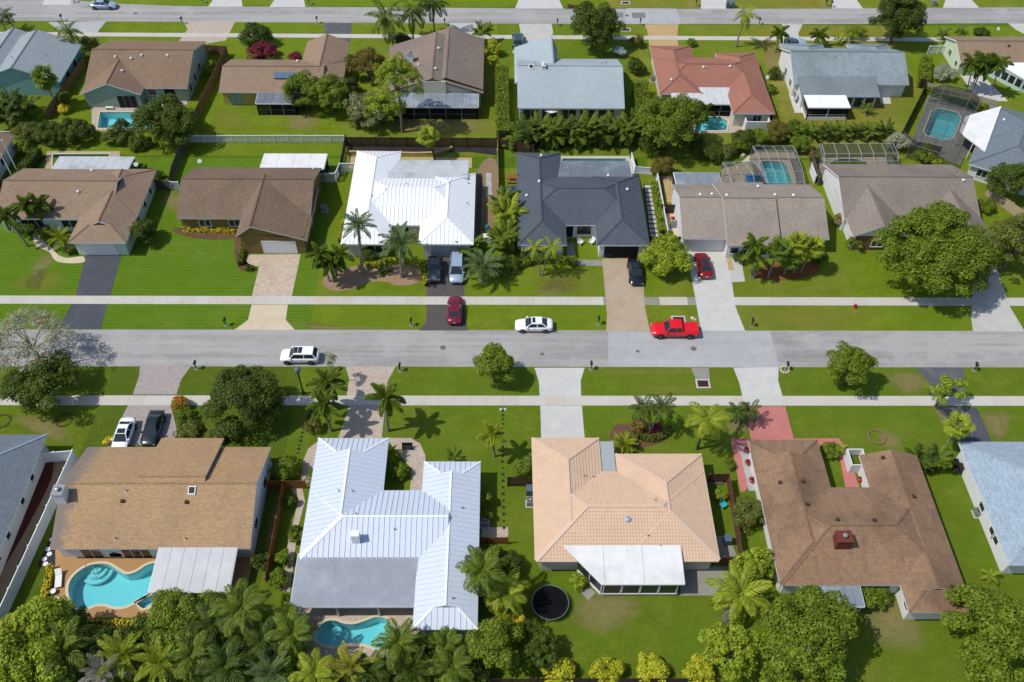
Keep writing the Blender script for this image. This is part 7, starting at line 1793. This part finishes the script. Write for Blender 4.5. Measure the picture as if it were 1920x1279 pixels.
def bicycle(label, p, rot, mat):
    R = thing('bicycle', label, 'bicycle', (p[0], p[1], 0), rot or 1e-4)
    for x in (-.5, .5):
        t = MB(); t.tube([(x + .3 * math.cos(i * math.pi / 10), 0, .32 + .3 * math.sin(i * math.pi / 10)) for i in range(21)], .025, 6, cap=False); t.build('wheel', m_rubber, R)
    MB().tube([(-.5, 0, .32), (-.1, 0, .35), (.35, 0, .75), (-.2, 0, .75), (-.1, 0, .35)], .03, 6).tube([(.35, 0, .75), (.5, 0, .32)], .025, 6).tube([(-.2, 0, .75), (-.5, 0, .32)], .02, 6).build('frame', mat, R)
    MB().box(-.32, -.08, -.07, .07, .8, .86).build('saddle', m_black, R); MB().tube([(.33, -.25, .95), (.35, 0, .92), (.33, .25, .95)], .02, 6).tube([(.35, 0, .7), (.35, 0, .93)], .02, 6).build('handlebar', m_black, R)
bicycle('pink bicycle by the dark open garage', (15.32,89.66,0), .3, paint('pink_bike_paint', C(210, 90, 150), .3)); bicycle('blue bicycle by the dark open garage', (14.57,89.45,0), -.2, paint('blue_bike_paint', C(60, 90, 170), .3))
def rock(label, p, r, mat):
    rg = np.random.default_rng(int(r * 1000) + int(abs(p[0]) * 10)); mb = MB()
    mb.lathe((p[0], p[1], 0), [(r, -.05), (r * 1.05, r * .3), (r * .7, r * .8), (r * .2, r * 1.1), (0, r * 1.12)], 7)
    mb.v = [(x + rg.normal() * r * .1, y + rg.normal() * r * .1, z + rg.normal() * r * .08) for x, y, z in mb.v]
    return mono(mb, 'rock', mat, (p[0], p[1], 0), label, 'rock')
rock('pale rock by the storm drain near the red pickup, taller', (24.74,78.24,0), .28, m_cream); rock('pale rock by the storm drain near the red pickup, smaller', (25.04,77.96,0), .2, m_conc)
R = thing('debris_pile', 'pile of dry branches across the far street', 'debris', (13.89,157.58,0), local=True)
rg = random.Random(8)
for i in range(26): MB().beam((rg.uniform(-1.6, 1.6), rg.uniform(-.5, .5), .08 + rg.random() * .3), (rg.uniform(-1.9, 1.9), rg.uniform(-.7, .7), .05 + rg.random() * .5), .07).build('branch', m_redwood, R)
rock('small grey statue like stone in the cage garden', (37.33,112.46,0), .4, m_gravel)
R = thing('retaining_wall', 'low curved tan brick wall behind the white metal roof', 'wall', (-23.16,112.84,0), local=False)
pw_ = [(-23.37,112.57),(-19.45,112.46),(-12.91,112.24),(-10.07,112.4),(-7.67,113.62),(-7.43,113.89)]
for a, b in zip(pw_[:-1], pw_[1:]): MB().beam((a[0], a[1], .25), (b[0], b[1], .25), .3, .5).build('brick_course', m_tanbrick, R)
bx_, by_ = (50.98,55.82)
for i, (x, y, r) in enumerate(((0, 0, .5), (.6, -.4, .45), (.2, -.9, .5), (.9, -1.1, .4))): mono(MB().lathe((bx_ + x, by_ + y, 0), [(r * .8, 0), (r, r * .5), (r * .7, r * 1.0), (r * .15, r * 1.25), (0, r * 1.4)], 9), 'garbage_bag', m_black, (bx_ + x, by_ + y, 0), ('largest upper black bag by the pale blue house corner', 'second black bag down by the pale blue house corner', 'third black bag down by the pale blue house corner', 'smallest lowest black bag by the pale blue house corner')[i], 'bag', 'black bags by the pale blue house')
R = thing('bench', 'white bench against the sage green house back wall', 'bench', (-62.8, 123.9, 0), local=True)
MB().box(-.6, .6, -.2, .2, .4, .47).build('seat', m_white, R)
for x in (-.5, .5): MB().box(x - .05, x + .05, -.18, .18, .05, .4).build('leg', m_white, R)
chair('white plastic chair by the pale blue house wall', (50.33,56.97,0), .4, m_white); chair('white garden chair on the orange tan deck by the patio roof', (-33.74,40.66,0), -.5, m_white)
